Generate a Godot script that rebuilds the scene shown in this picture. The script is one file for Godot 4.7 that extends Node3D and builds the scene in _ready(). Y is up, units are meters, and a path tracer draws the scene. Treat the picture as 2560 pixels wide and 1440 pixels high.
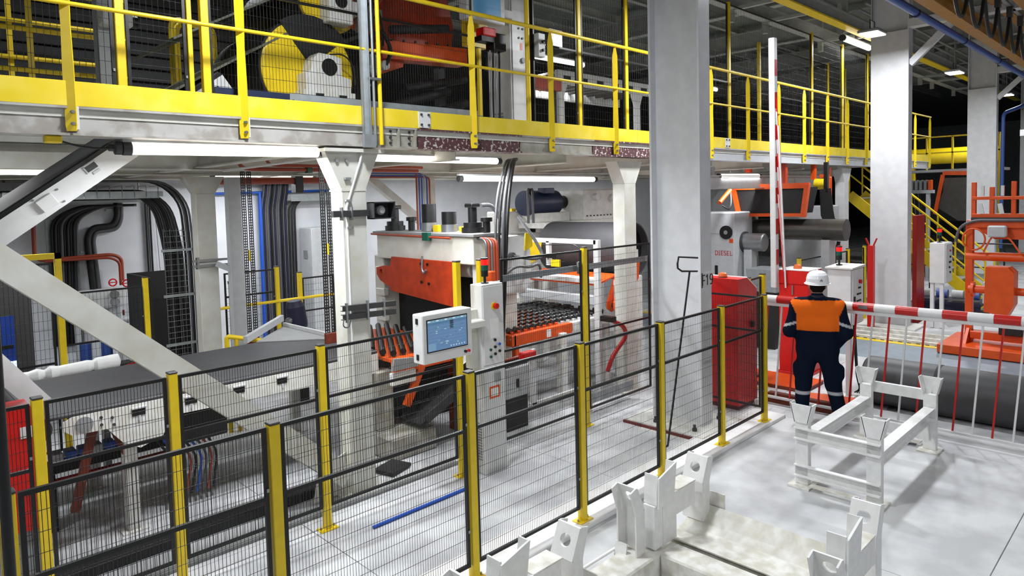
extends Node3D
# ---------------------------------------------------------------- geometry collector
class G:
	var v := PackedVector3Array()
	var n := PackedVector3Array()
	var c := PackedColorArray()
	func tri(a: Vector3, b: Vector3, d: Vector3, na: Vector3, nb: Vector3, nd: Vector3) -> void:
		v.append(a); v.append(d); v.append(b)
		n.append(na); n.append(nd); n.append(nb)
	func poly(p: Array, o: Vector3) -> void: # flat convex polygon, o points outwards
		var m: Vector3 = (p[1] - p[0]).cross(p[2] - p[0])
		if m.length_squared() < 1e-16 and p.size() > 3: m = (p[2] - p[0]).cross(p[3] - p[0])
		m = m.normalized()
		var q := p
		if m.dot(o) < 0.0:
			q = p.duplicate(); q.reverse(); m = -m
		for i in range(1, q.size() - 1): tri(q[0], q[i], q[i + 1], m, m, m)
	func box(ce: Vector3, s: Vector3, b := Basis(), bv := 0.0) -> G:
		var h := s * 0.5
		var ax := [b.x, b.y, b.z]
		bv = minf(bv, minf(h.x, minf(h.y, h.z)) * 0.9)
		for i in 3:
			var j := (i + 1) % 3
			var k := (i + 2) % 3
			for sg in [-1.0, 1.0]:
				var o: Vector3 = ax[i] * sg
				var f: Vector3 = ce + o * h[i]
				var u: Vector3 = ax[j] * (h[j] - bv)
				var w: Vector3 = ax[k] * (h[k] - bv)
				poly([f - u - w, f + u - w, f + u + w, f - u + w], o)
		if bv > 0.0:
			for i in 3:
				var j := (i + 1) % 3
				var k := (i + 2) % 3
				for a in [-1.0, 1.0]:
					for e in [-1.0, 1.0]:
						var p1: Vector3 = ce + ax[i] * a * h[i] + ax[j] * e * (h[j] - bv)
						var p2: Vector3 = ce + ax[i] * a * (h[i] - bv) + ax[j] * e * h[j]
						var w: Vector3 = ax[k] * (h[k] - bv)
						poly([p1 - w, p1 + w, p2 + w, p2 - w], ax[i] * a + ax[j] * e)
			for a in [-1.0, 1.0]:
				for e in [-1.0, 1.0]:
					for g in [-1.0, 1.0]:
						var hh := Vector3(h.x - bv, h.y - bv, h.z - bv)
						var px: Vector3 = ce + ax[0] * a * h.x + ax[1] * e * hh.y + ax[2] * g * hh.z
						var py: Vector3 = ce + ax[0] * a * hh.x + ax[1] * e * h.y + ax[2] * g * hh.z
						var pz: Vector3 = ce + ax[0] * a * hh.x + ax[1] * e * hh.y + ax[2] * g * h.z
						poly([px, py, pz], ax[0] * a + ax[1] * e + ax[2] * g)
		return self
	func bb(x0: float, x1: float, y0: float, y1: float, z0: float, z1: float, bv := 0.0) -> G:
		return box(Vector3(x0 + x1, y0 + y1, z0 + z1) * 0.5, Vector3(absf(x1 - x0), absf(y1 - y0), absf(z1 - z0)), Basis(), bv)
	static func frame(d: Vector3, up := Vector3.UP) -> Basis:
		var z := d.normalized()
		if absf(z.dot(up.normalized())) > 0.99: up = Vector3.RIGHT if absf(z.x) < 0.9 else Vector3.FORWARD
		var x := up.cross(z).normalized()
		return Basis(x, z.cross(x), z)
	func beam(a: Vector3, b: Vector3, w: float, h: float, up := Vector3.UP, bv := 0.0) -> G:
		return box((a + b) * 0.5, Vector3(w, h, a.distance_to(b)), frame(b - a, up), bv)
	func ibeam(a: Vector3, b: Vector3, w: float, h: float, tf := 0.02, tw := 0.015, up := Vector3.UP) -> G:
		var f := frame(b - a, up)
		var l := a.distance_to(b)
		var m := (a + b) * 0.5
		box(m + f.y * (h - tf) * 0.5, Vector3(w, tf, l), f)
		box(m - f.y * (h - tf) * 0.5, Vector3(w, tf, l), f)
		return box(m, Vector3(tw, h - 2.0 * tf, l), f)
	func channel(a: Vector3, b: Vector3, w: float, h: float, t := 0.012, up := Vector3.UP, side := 1.0) -> G:
		var f := frame(b - a, up)
		var l := a.distance_to(b)
		var m := (a + b) * 0.5
		box(m + f.y * (h - t) * 0.5, Vector3(w, t, l), f)
		box(m - f.y * (h - t) * 0.5, Vector3(w, t, l), f)
		return box(m - f.x * side * (w - t) * 0.5, Vector3(t, h - 2.0 * t, l), f)
	func tube(p: Array, r: float, seg := 8, caps := true, closed := false) -> G:
		var m := p.size()
		var rings := []
		var nrm := Vector3.ZERO
		for i in m:
			var d: Vector3
			if closed: d = p[(i + 1) % m] - p[(i + m - 1) % m]
			elif i == 0: d = p[1] - p[0]
			elif i == m - 1: d = p[m - 1] - p[m - 2]
			else: d = (p[i + 1] - p[i]).normalized() + (p[i] - p[i - 1]).normalized()
			d = d.normalized()
			if i == 0: nrm = frame(d).x
			else:
				nrm = nrm - d * nrm.dot(d)
				if nrm.length() < 0.001: nrm = frame(d).x
				nrm = nrm.normalized()
			var bi := d.cross(nrm)
			var ring := []
			for k in seg:
				var t := TAU * k / seg
				ring.append(nrm * cos(t) + bi * sin(t))
			rings.append(ring)
		for i in (m if closed else m - 1):
			var i2 := (i + 1) % m
			for k in seg:
				var k2 := (k + 1) % seg
				var a: Vector3 = rings[i][k]
				var b: Vector3 = rings[i][k2]
				var e: Vector3 = rings[i2][k2]
				var g: Vector3 = rings[i2][k]
				tri(p[i] + a * r, p[i] + b * r, p[i2] + e * r, a, b, e)
				tri(p[i] + a * r, p[i2] + e * r, p[i2] + g * r, a, e, g)
		if caps and not closed:
			for q in [[0, p[0] - p[1]], [m - 1, p[m - 1] - p[m - 2]]]:
				var pts := []
				for k in seg: pts.append(p[q[0]] + rings[q[0]][k] * r)
				poly(pts, q[1])
		return self
	func cyl(a: Vector3, b: Vector3, r: float, seg := 16) -> G: return tube([a, b], r, seg)
	func lathe(o: Vector3, ax: Vector3, prof: Array, seg := 24) -> G: # prof: Vector2(radius, along axis)
		var f := frame(ax)
		for i in prof.size() - 1:
			var a: Vector2 = prof[i]
			var b: Vector2 = prof[i + 1]
			var t := b - a
			if t.length() < 1e-6: continue
			var nl := Vector2(t.y, -t.x).normalized()
			for k in seg:
				var t0 := TAU * k / seg
				var t1 := TAU * (k + 1) / seg
				var d0 := f.x * cos(t0) + f.y * sin(t0)
				var d1 := f.x * cos(t1) + f.y * sin(t1)
				var n0 := d0 * nl.x + f.z * nl.y
				var n1 := d1 * nl.x + f.z * nl.y
				var p00 := o + d0 * a.x + f.z * a.y
				var p01 := o + d1 * a.x + f.z * a.y
				var p10 := o + d0 * b.x + f.z * b.y
				var p11 := o + d1 * b.x + f.z * b.y
				if a.x > 1e-5: tri(p00, p01, p11, n0, n1, n1)
				if b.x > 1e-5: tri(p00, p11, p10, n0, n1, n0)
		return self
	func prism(pts: PackedVector2Array, o: Vector3, ux: Vector3, uy: Vector3, dv: Vector3) -> G:
		var idx := Geometry2D.triangulate_polygon(pts)
		var w := []
		for p in pts: w.append(o + ux * p.x + uy * p.y)
		for i in range(0, idx.size(), 3):
			var a: Vector3 = w[idx[i]]
			var b: Vector3 = w[idx[i + 1]]
			var d: Vector3 = w[idx[i + 2]]
			poly([a, b, d], -dv)
			poly([a + dv, b + dv, d + dv], dv)
		var ccw := not Geometry2D.is_polygon_clockwise(pts)
		for i in pts.size():
			var j := (i + 1) % pts.size()
			var e := pts[j] - pts[i]
			var nn := Vector2(e.y, -e.x) * (1.0 if ccw else -1.0)
			poly([w[i], w[j], w[j] + dv, w[i] + dv], ux * nn.x + uy * nn.y)
		return self
	func holed(pts: PackedVector2Array, hc: Vector2, hr: float, o: Vector3, ux: Vector3, uy: Vector3, dv: Vector3) -> G: # plate with a round hole, outline star-shaped about it
		var angs := []
		for i in 20: angs.append(-PI + TAU * i / 20.0)
		for p in pts: angs.append((p - hc).angle())
		angs.sort()
		var out := []
		var inn := []
		for t in angs:
			var d := Vector2.from_angle(t)
			var best := 1e9
			for i in pts.size():
				var r = Geometry2D.segment_intersects_segment(hc, hc + d * 100.0, pts[i], pts[(i + 1) % pts.size()])
				if r != null: best = minf(best, hc.distance_to(r))
			if best > 1e8: continue
			var po := hc + d * best
			var pi := hc + d * hr
			out.append(o + ux * po.x + uy * po.y); inn.append(o + ux * pi.x + uy * pi.y)
		var m := out.size()
		var cc := o + ux * hc.x + uy * hc.y
		for i in m:
			var j := (i + 1) % m
			if out[i].distance_to(out[j]) < 1e-6: continue
			poly([inn[i], inn[j], out[j], out[i]], -dv)
			poly([inn[i] + dv, inn[j] + dv, out[j] + dv, out[i] + dv], dv)
			poly([out[i], out[j], out[j] + dv, out[i] + dv], (out[i] + out[j]) * 0.5 - cc)
			poly([inn[i], inn[j], inn[j] + dv, inn[i] + dv], cc - (inn[i] + inn[j]) * 0.5)
		return self
	func mesh() -> ArrayMesh:
		var a := []
		a.resize(Mesh.ARRAY_MAX)
		a[Mesh.ARRAY_VERTEX] = v
		a[Mesh.ARRAY_NORMAL] = n
		if c.size() == v.size() and c.size() > 0: a[Mesh.ARRAY_COLOR] = c
		var m := ArrayMesh.new()
		m.add_surface_from_arrays(Mesh.PRIMITIVE_TRIANGLES, a)
		return m
static func V(x: float, y: float, z: float) -> Vector3: return Vector3(x, y, z)
static func fillet(p: Array, r: float, k := 4) -> Array: # polyline with rounded corners
	var o := [p[0]]
	for i in range(1, p.size() - 1):
		var a: Vector3 = p[i - 1] - p[i]
		var b: Vector3 = p[i + 1] - p[i]
		var rr := minf(r, minf(a.length(), b.length()) * 0.49)
		var s: Vector3 = p[i] + a.normalized() * rr
		var e: Vector3 = p[i] + b.normalized() * rr
		for j in k + 1:
			var t := float(j) / k
			o.append(s.lerp(p[i], t).lerp(p[i].lerp(e, t), t))
	o.append(p[p.size() - 1])
	return o
static func sag(a: Vector3, b: Vector3, d: float, k := 8) -> Array:
	var o := []
	for i in k + 1:
		var t := float(i) / k
		o.append(a.lerp(b, t) - Vector3(0, d * 4.0 * t * (1.0 - t), 0))
	return o
# ---------------------------------------------------------------- naming and tree
var taken := {}
var M := {}
func numbered(s: String) -> String:
	var k: int = taken.get(s, -1) + 1
	taken[s] = k
	return s if k == 0 else "%s_%03d" % [s, k]
func T(called: String, label: String, cat: String, base: Vector3, group := "") -> Node3D: # a thing: parts are given in world coordinates
	var o := Node3D.new()
	o.name = numbered(called)
	add_child(o)
	o.position = base
	o.set_meta("label", label); o.set_meta("category", cat)
	if group: o.set_meta("group", group)
	return o
func P(root: Node, called: String, g, mat: String, label := "") -> MeshInstance3D: # a part, or a sub-part when root is a part
	var o := MeshInstance3D.new()
	o.name = called
	o.mesh = g if g is Mesh else g.mesh()
	o.material_override = M[mat]
	if root is Node3D and not root is MeshInstance3D and root != self: o.position = -root.position
	root.add_child(o, true)
	if label: o.set_meta("label", label)
	return o
func S(called: String, g, mat: String) -> MeshInstance3D: # a piece of the setting
	var o := P(self, numbered(called), g, mat)
	o.set_meta("kind", "structure")
	return o
func one(called: String, label: String, cat: String, g, mat: String, group := "") -> MeshInstance3D: # a thing that is one mesh
	var o := P(self, numbered(called), g, mat)
	o.set_meta("label", label); o.set_meta("category", cat)
	if group: o.set_meta("group", group)
	return o
func copy(o: Node3D, called: String, at: Vector3, label := "") -> Node3D:
	var k: Node3D = o.duplicate()
	k.name = numbered(called)
	add_child(k)
	k.position = at
	if label: k.set_meta("label", label)
	return k
func stuff(o: Node) -> Node:
	o.set_meta("kind", "stuff")
	return o
# ---------------------------------------------------------------- materials
func noise_tex(freq: float, lo: float, hi: float, seedv: int, oct := 4, typ := FastNoiseLite.TYPE_SIMPLEX_SMOOTH, size := 512, tint := Color(1, 1, 1)) -> NoiseTexture2D:
	var f := FastNoiseLite.new()
	f.noise_type = typ
	f.seed = seedv
	f.frequency = freq
	f.fractal_octaves = oct
	var g := Gradient.new()
	g.offsets = PackedFloat32Array([0.25, 0.75])
	g.colors = PackedColorArray([Color(lo * tint.r, lo * tint.g, lo * tint.b), Color(hi, hi, hi)])
	var t := NoiseTexture2D.new()
	t.width = size; t.height = size
	t.seamless = true
	t.noise = f
	t.color_ramp = g
	return t
func mk(called: String, col: Color, rough := 0.5, metal := 0.0, tex = null, sc := 1.0) -> StandardMaterial3D:
	var m := StandardMaterial3D.new()
	m.albedo_color = col
	m.roughness = rough
	m.metallic = metal
	if tex != null:
		m.albedo_texture = tex
		m.uv1_triplanar = true
		m.uv1_world_triplanar = true
		m.uv1_scale = Vector3.ONE * sc
	M[called] = m
	return m
func glow(called: String, col: Color, e: float) -> void:
	var m := mk(called, col, 0.4)
	m.emission_enabled = true
	m.emission = col
	m.emission_energy_multiplier = e
func make_materials() -> void:
	var grain := noise_tex(0.02, 0.965, 1.0, 1, 6)
	var dirt := noise_tex(0.01, 0.95, 1.0, 2, 6, FastNoiseLite.TYPE_SIMPLEX_SMOOTH, 512, Color(1, 0.99, 0.965))
	var stain := noise_tex(0.012, 0.87, 1.0, 3, 7, FastNoiseLite.TYPE_SIMPLEX_SMOOTH, 512, Color(1, 0.985, 0.94))
	var conc := noise_tex(0.006, 0.87, 1.0, 4, 7, FastNoiseLite.TYPE_SIMPLEX_SMOOTH, 1024, Color(0.99, 0.99, 1.0))
	mk("concrete", Color(0.83, 0.835, 0.84), 0.5, 0.0, conc, 0.22)
	mk("joint", Color(0.3, 0.3, 0.3), 0.9)
	mk("floorwhite", Color(0.93, 0.93, 0.94), 0.45, 0.0, dirt, 0.5)
	mk("white", Color(0.86, 0.86, 0.86), 0.4, 0.0, grain, 0.5)
	mk("column", Color(0.85, 0.855, 0.87), 0.4, 0.0, grain, 0.4)
	mk("cream", Color(0.85, 0.85, 0.825), 0.45, 0.0, dirt, 0.6)
	mk("dirtywhite", Color(0.87, 0.87, 0.86), 0.5, 0.0, dirt, 1.2)
	mk("wornwhite", Color(0.91, 0.905, 0.885), 0.55, 0.0, stain, 1.0)
	mk("rackwhite", Color(0.92, 0.92, 0.915), 0.4, 0.0, grain, 1.0)
	mk("wall", Color(0.86, 0.87, 0.89), 0.7, 0.0, grain, 0.2)
	mk("greybeam", Color(0.66, 0.65, 0.62), 0.5, 0.0, stain, 0.8)
	mk("grey", Color(0.55, 0.56, 0.57), 0.45, 0.0, dirt, 0.8)
	mk("lightgrey", Color(0.74, 0.75, 0.76), 0.45, 0.0, grain, 0.8)
	mk("darkgrey", Color(0.22, 0.22, 0.23), 0.5, 0.0, dirt, 0.8)
	mk("soot", Color(0.10, 0.10, 0.105), 0.6, 0.0, dirt, 0.8)
	mk("black", Color(0.045, 0.045, 0.05), 0.42)
	mk("rubber", Color(0.075, 0.075, 0.08), 0.65, 0.0, dirt, 1.0)
	mk("belt", Color(0.235, 0.235, 0.25), 0.6, 0.0, dirt, 0.9)
	mk("belt_old", Color(0.40, 0.41, 0.36), 0.6, 0.0, dirt, 0.9)
	mk("cable", Color(0.06, 0.06, 0.065), 0.5)
	mk("cablegrey", Color(0.33, 0.33, 0.34), 0.5)
	mk("steel", Color(0.62, 0.63, 0.64), 0.35, 0.85, grain, 1.0)
	mk("galv", Color(0.66, 0.69, 0.71), 0.42, 0.6, dirt, 2.0)
	mk("rollsteel", Color(0.24, 0.24, 0.25), 0.5, 0.1, dirt, 1.0)
	mk("drumsteel", Color(0.36, 0.35, 0.34), 0.35, 0.7, dirt, 1.0)
	mk("yellow", Color(0.93, 0.80, 0.10), 0.4, 0.0, grain, 0.7)
	mk("yellowworn", Color(0.93, 0.83, 0.28), 0.45, 0.0, noise_tex(0.01, 0.97, 1.0, 11, 3, FastNoiseLite.TYPE_SIMPLEX_SMOOTH, 512, Color(1, 0.99, 0.55)), 0.6)
	mk("orange", Color(0.88, 0.33, 0.06), 0.4, 0.0, dirt, 0.8)
	mk("orangedark", Color(0.72, 0.22, 0.045), 0.45, 0.0, stain, 0.8)
	mk("red", Color(0.82, 0.06, 0.035), 0.38, 0.0, grain, 0.7)
	mk("stripe", Color(0.72, 0.07, 0.045), 0.35)
	mk("maroon", Color(0.42, 0.14, 0.11), 0.55, 0.0, dirt, 1.5)
	mk("rust", Color(0.45, 0.17, 0.08), 0.6, 0.0, stain, 1.5)
	mk("copper", Color(0.60, 0.24, 0.14), 0.45, 0.0, grain, 1.0)
	mk("blue", Color(0.10, 0.32, 0.72), 0.4)
	mk("bluepipe", Color(0.22, 0.34, 0.62), 0.4, 0.0, grain, 1.0)
	mk("navy", Color(0.07, 0.08, 0.20), 0.6, 0.0, grain, 2.0)
	mk("green", Color(0.05, 0.30, 0.24), 0.35)
	mk("amber", Color(0.86, 0.42, 0.20), 0.3)
	mk("ceil", Color(0.46, 0.48, 0.47), 0.8, 0.0, dirt, 0.3)
	mk("darkwall", Color(0.26, 0.265, 0.275), 0.8, 0.0, dirt, 0.3)
	var sp := noise_tex(0.03, 0.0, 1.0, 21, 6)
	sp.color_ramp.offsets = PackedFloat32Array([0.0, 0.64, 0.68])
	sp.color_ramp.colors = PackedColorArray([Color(0.33, 0.20, 0.21), Color(0.37, 0.24, 0.25), Color(0.80, 0.78, 0.76)])
	mk("primer", Color(1, 1, 1), 0.6, 0.0, sp, 1.1)
	var sr := noise_tex(0.012, 0.0, 1.0, 23, 5)
	sr.color_ramp.offsets = PackedFloat32Array([0.0, 0.35, 0.5, 1.0])
	sr.color_ramp.colors = PackedColorArray([Color(0.55, 0.52, 0.49), Color(0.62, 0.60, 0.575), Color(0.69, 0.68, 0.665), Color(0.73, 0.725, 0.71)])
	mk("beamgrime", Color(1, 1, 1), 0.55, 0.0, sr, 0.5)
	mk("navyblue", Color(0.13, 0.17, 0.28), 0.4, 0.2, dirt, 1.0)
	glow("screenblue", Color(0.28, 0.48, 0.62), 0.35)
	glow("bluewindow", Color(0.05, 0.16, 0.42), 0.5)
	glow("screenlight", Color(0.8, 0.9, 1.0), 1.2)
	mk("bluegrey", Color(0.52, 0.57, 0.62), 0.5, 0.0, dirt, 0.8)
	mk("ceilbeam", Color(0.66, 0.67, 0.66), 0.6, 0.0, dirt, 0.5)
	mk("ochre", Color(0.66, 0.46, 0.12), 0.5, 0.0, dirt, 0.6)
	screen_material()
	var vc := mk("vcol", Color(1, 1, 1), 0.9)
	vc.metallic_specular = 0.2
	vc.vertex_color_use_as_albedo = true
	mk("helmet", Color(0.93, 0.93, 0.94), 0.25)
	mk("suit", Color(0.07, 0.085, 0.16), 0.8)
	glow("lamp", Color(1.0, 0.98, 0.94), 7.0)
	glow("tubelight", Color(1.0, 0.97, 0.92), 4.0)
	glow("redlight", Color(1.0, 0.06, 0.05), 2.0)
	var gl := mk("glass", Color(0.75, 0.85, 0.9, 0.12), 0.05)
	gl.transparency = BaseMaterial3D.TRANSPARENCY_ALPHA
const LAMP_E := 16.5
const TUBE_E := 4.0
func area(at: Vector3, size: Vector2, e: float, dir := Vector3.DOWN, col := Color(0.97, 0.985, 1.0)) -> void:
	var l := AreaLight3D.new()
	l.name = numbered("lamp_light")
	l.area_size = size
	l.light_energy = e
	l.light_color = col
	l.shadow_enabled = true
	l.set("area_range", 60.0)
	add_child(l)
	l.position = at
	l.look_at_from_position(at, at + dir, Vector3.RIGHT if absf(dir.y) > 0.9 else Vector3.UP)
func high_bay(at: Vector3, label: String, e := LAMP_E) -> void:
	var t := T("high_bay_lamp", label, "lamp", at, "hanging high bay lamps")
	P(t, "housing", G.new().bb(at.x - 0.24, at.x + 0.24, at.y + 0.02, at.y + 0.07, at.z - 0.17, at.z + 0.17, 0.012), "grey")
	P(t, "diffuser", G.new().bb(at.x - 0.22, at.x + 0.22, at.y, at.y + 0.02, at.z - 0.15, at.z + 0.15, 0.004), "lamp")
	P(t, "bracket", G.new().tube([at + V(-0.12, 0.07, 0), at + V(-0.12, 0.24, 0), at + V(0.12, 0.24, 0), at + V(0.12, 0.07, 0)], 0.008, 6), "darkgrey")
	P(t, "hanger", G.new().tube([at + V(0, 0.24, 0), V(at.x, 7.3, at.z)], 0.012, 6), "grey")
	area(at - V(0, 0.012, 0), Vector2(0.44, 0.3), e)
func tube_lamp(a: Vector3, b: Vector3, label: String, e := TUBE_E, r := 0.035) -> void:
	var t := T("tube_lamp", label, "lamp", a, "tube lamps below the mezzanine")
	var d := (b - a).normalized()
	P(t, "diffuser", G.new().tube([a + d * 0.06, b - d * 0.06], r, 12), "tubelight")
	P(t, "end_cap", G.new().cyl(a, a + d * 0.06, r * 1.15, 12), "darkgrey")
	P(t, "end_cap", G.new().cyl(b - d * 0.06, b, r * 1.15, 12), "darkgrey")
	P(t, "mounting_rail", G.new().beam(a + V(0, r + 0.012, 0), b + V(0, r + 0.012, 0), 0.05, 0.022), "lightgrey")
	var l := AreaLight3D.new()
	l.name = numbered("lamp_light")
	var ln := a.distance_to(b) - 0.14
	l.area_size = Vector2(ln, r * 1.8)
	l.light_energy = e * ln
	l.light_color = Color(0.97, 0.985, 1.0)
	l.shadow_enabled = true
	add_child(l)
	var m := (a + b) * 0.5 - V(0, r + 0.004, 0)
	var x := d
	var z := Vector3.UP # the light leaves along -z
	l.transform = Transform3D(Basis(x, z.cross(x).normalized(), z), m)
func _ready() -> void:
	# camera
	var yaw := deg_to_rad(45.5387)
	var pitch := deg_to_rad(3.2185)
	var roll := deg_to_rad(-1.4708)
	var fwd := V(cos(yaw) * cos(pitch), -sin(pitch), -sin(yaw) * cos(pitch))
	var rt := fwd.cross(Vector3.UP).normalized()
	var up := rt.cross(fwd)
	var cr := rt * cos(roll) + up * sin(roll)
	var cu := -rt * sin(roll) + up * cos(roll)
	var cam := Camera3D.new()
	cam.name = "camera"
	add_child(cam)
	cam.transform = Transform3D(Basis(cr, cu, -fwd), V(0, 2.75, 0))
	cam.projection = Camera3D.PROJECTION_FRUSTUM
	cam.near = 0.05
	cam.far = 200.0
	cam.size = cam.near * 1440.0 / 1700.1
	cam.frustum_offset = Vector2(0, -(720.0 - 589.0) / 1700.1 * cam.near)
	cam.current = true
	# environment
	var we := WorldEnvironment.new()
	we.name = "environment"
	var env := Environment.new()
	env.background_mode = Environment.BG_COLOR
	env.background_color = Color(0.05, 0.05, 0.06)
	env.tonemap_mode = Environment.TONE_MAPPER_LINEAR
	env.tonemap_exposure = 1.0
	env.sdfgi_enabled = true
	env.ssao_enabled = true
	env.ssil_enabled = true
	we.environment = env
	add_child(we)
	make_materials()
	# the lamps of the hall
	var hb := [[-3.3, -4.1, "panel lamp hanging before the mezzanine, past the belt conveyor"], [2.4, -4.1, "panel lamp hanging above the belt conveyor and mezzanine kick plate"], [8.1, -4.1, "panel lamp hanging past the column marked F19"], [12.9, -4.1, "bright panel lamp hanging right before the second white column"], [18.9, -4.2, "panel lamp hanging before the third column with the blue pipe"], [24.9, -4.2, "small panel lamp hanging past the third column"]]
	for h in hb: high_bay(V(h[0], 5.4, h[1]), h[2])
	for h in [[-3.0, 2.5], [4.5, 2.5], [12.0, 2.5], [20.0, 2.5]]: high_bay(V(h[0], 6.2, h[1]), "panel lamp over the open floor beside the drum cradles", LAMP_E * 0.8)
	build_all()
func wire_panel(g: G, a: Vector3, b: Vector3, y0: float, y1: float, dv := 0.02, dh := 0.095, r := 0.0016) -> void: # welded wire between two points
	var l := Vector2(a.x, a.z).distance_to(Vector2(b.x, b.z))
	var nv := int(l / dv)
	for i in range(1, nv):
		var p := a.lerp(b, float(i) / nv)
		g.tube([V(p.x, y0, p.z), V(p.x, y1, p.z)], r, 4, false)
	var nh := int((y1 - y0) / dh)
	for i in range(1, nh):
		var y := lerpf(y0, y1, float(i) / nh)
		g.tube([V(a.x, y, a.z), V(b.x, y, b.z)], r, 4, false)
func fence_post(t: Node3D, x: float, z: float, y0: float, y1: float, w := 0.06, base := true) -> void:
	var p := P(t, "post", G.new().bb(x - w / 2, x + w / 2, y0, y1 - 0.008, z - w / 2, z + w / 2, 0.004), "yellow", "yellow square post")
	P(p, "cap", G.new().bb(x - w / 2 - 0.002, x + w / 2 + 0.002, y1 - 0.008, y1 + 0.006, z - w / 2 - 0.002, z + w / 2 + 0.002, 0.004), "darkgrey")
	if base:
		P(p, "base_plate", G.new().bb(x - 0.08, x + 0.08, y0, y0 + 0.01, z - 0.05, z + 0.05, 0.002), "yellow")
		P(p, "bolt", G.new().cyl(V(x + 0.06, y0 + 0.01, z), V(x + 0.06, y0 + 0.028, z), 0.009, 6), "steel")
		P(p, "bolt", G.new().cyl(V(x - 0.06, y0 + 0.01, z), V(x - 0.06, y0 + 0.028, z), 0.009, 6), "steel")
func fence_panel(t: Node3D, a: Vector3, b: Vector3, ys: Array, dv := 0.02, dh := 0.095, r := 0.0016, fr := 0.022) -> void: # ys: heights of bottom, middle..., top rails
	var d := (b - a).normalized()
	var y0: float = ys[0]
	var y1: float = ys[ys.size() - 1]
	var g := G.new()
	for p in [a + d * fr / 2, b - d * fr / 2]: g.beam(V(p.x, y0 - fr / 2, p.z), V(p.x, y1 + fr / 2, p.z), fr, fr, d)
	g.beam(V(a.x, y0, a.z) + d * fr, V(b.x, y0, b.z) - d * fr, fr, fr).beam(V(a.x, y1, a.z) + d * fr, V(b.x, y1, b.z) - d * fr, fr, fr)
	var f := P(t, "panel_frame", g, "black")
	for i in range(1, ys.size() - 1): P(f, "rail", G.new().beam(V(a.x, ys[i], a.z) + d * fr, V(b.x, ys[i], b.z) - d * fr, fr, fr), "black")
	g = G.new()
	wire_panel(g, a + d * fr, b - d * fr, y0, y1, dv, dh, r)
	stuff(P(f, "wire_mesh", g, "black"))
	for y in [y0 + 0.25, y0 + (y1 - y0) * 0.75]: P(f, "clip", G.new().box(V(b.x, y, b.z) - d * 0.01 + V(0, 0, 0.014), V(0.014, 0.02, 0.012)), "steel")
func h_column(x0: float, x1: float, z0: float, z1: float, y1: float, tf := 0.028, tw := 0.02) -> G: # flanges at z0 and z1
	var g := G.new()
	g.bb(x0, x1, 0.04, y1, z1 - tf, z1, 0.003)
	g.bb(x0, x1, 0.04, y1, z0, z0 + tf, 0.003)
	var xm := (x0 + x1) / 2
	g.bb(xm - tw / 2, xm + tw / 2, 0.04, y1, z0 + tf, z1 - tf)
	return g
func build_hall() -> void:
	# floor: slabs with open joints over a dark bed
	var fl := S("floor", G.new().bb(-14, 62, -0.3, -0.03, -17.3, 14), "joint")
	var xs := [-14.0, -2.6, 0.0, 2.65, 5.2, 8.05, 10.7, 13.4, 16.0, 21.3, 29.2, 62.0]
	var zs := [-17.3, -9.0, -5.3, -3.95, -1.0, 2.5, 6.0, 14.0]
	for i in xs.size() - 1:
		for j in zs.size() - 1:
			P(fl, "slab", G.new().bb(xs[i] + 0.003, xs[i + 1] - 0.003, -0.03, 0.0, zs[j] + 0.003, zs[j + 1] - 0.003, 0.002), "concrete")
	S("wall_back", G.new().bb(-14, 62, 0, 7.45, -17.3, -17.0), "darkwall")
	S("wall_left", G.new().bb(-14.3, -14, 0, 7.45, -17.3, 14.3), "wall")
	S("wall_right", G.new().bb(62, 62.3, 0, 7.45, -17.3, 14.3), "wall")
	S("wall_front", G.new().bb(-14, 62, 0, 7.45, 14.0, 14.3), "wall")
	S("ceiling", G.new().bb(-14.3, 62.3, 7.45, 7.8, -17.3, 14.3), "ceil")
	# white wall under the mezzanine
	S("wall_machine", G.new().bb(-14, 24, 0, 3.38, -11.7, -11.5), "wall")
	# white plinth under the front fence
	S("trim_1", G.new().bb(-3, 8.0, 0, 0.04, -3.92, -3.5, 0.004), "floorwhite")
func column_f19() -> void:
	var t := T("column", "white steel column marked F19 with red-edged base plate", "column", V(7.04, 0, -4.33))
	P(t, "shaft", h_column(6.92, 7.16, -4.67, -4.0, 7.4), "column")
	var bp := P(t, "base_plate", G.new().bb(6.52, 6.98, 0, 0.001, -4.6, -3.8).bb(6.6, 7.48, 0.03, 0.05, -4.86, -3.81, 0.003), "dirtywhite")
	P(t, "base_edge", G.new().bb(6.585, 7.495, 0.0, 0.03, -4.875, -3.795), "maroon")
	for p in [[6.72, -4.5], [6.75, -4.0], [7.3, -4.0]]:
		P(bp, "anchor_bolt", G.new().cyl(V(p[0], 0.05, p[1]), V(p[0], 0.12, p[1]), 0.016, 8).cyl(V(p[0], 0.05, p[1]), V(p[0], 0.08, p[1]), 0.03, 6), "darkgrey")
	var s := T("number_sign", "white plate with black text F19 on the column", "sign", V(7.045, 1.66, -3.99))
	P(s, "plate", G.new().bb(6.95, 7.15, 1.66, 1.83, -3.999, -3.994), "white")
	P(s, "lettering", text_mesh("F19", 0.125, 0.004), "black").position = -s.position + V(7.055, 1.742, -3.992)
	P(s, "edge_bar", G.new().bb(6.938, 6.945, 1.66, 1.83, -3.999, -3.991), "black")
func text_mesh(s: String, h: float, d: float) -> TextMesh:
	var m := TextMesh.new()
	m.text = s
	var f := SystemFont.new()
	f.font_names = PackedStringArray(["Droid Sans"])
	m.font = f
	m.font_size = 32
	m.pixel_size = h / 24.0
	m.depth = d
	m.curve_step = 2.0
	return m
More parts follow.
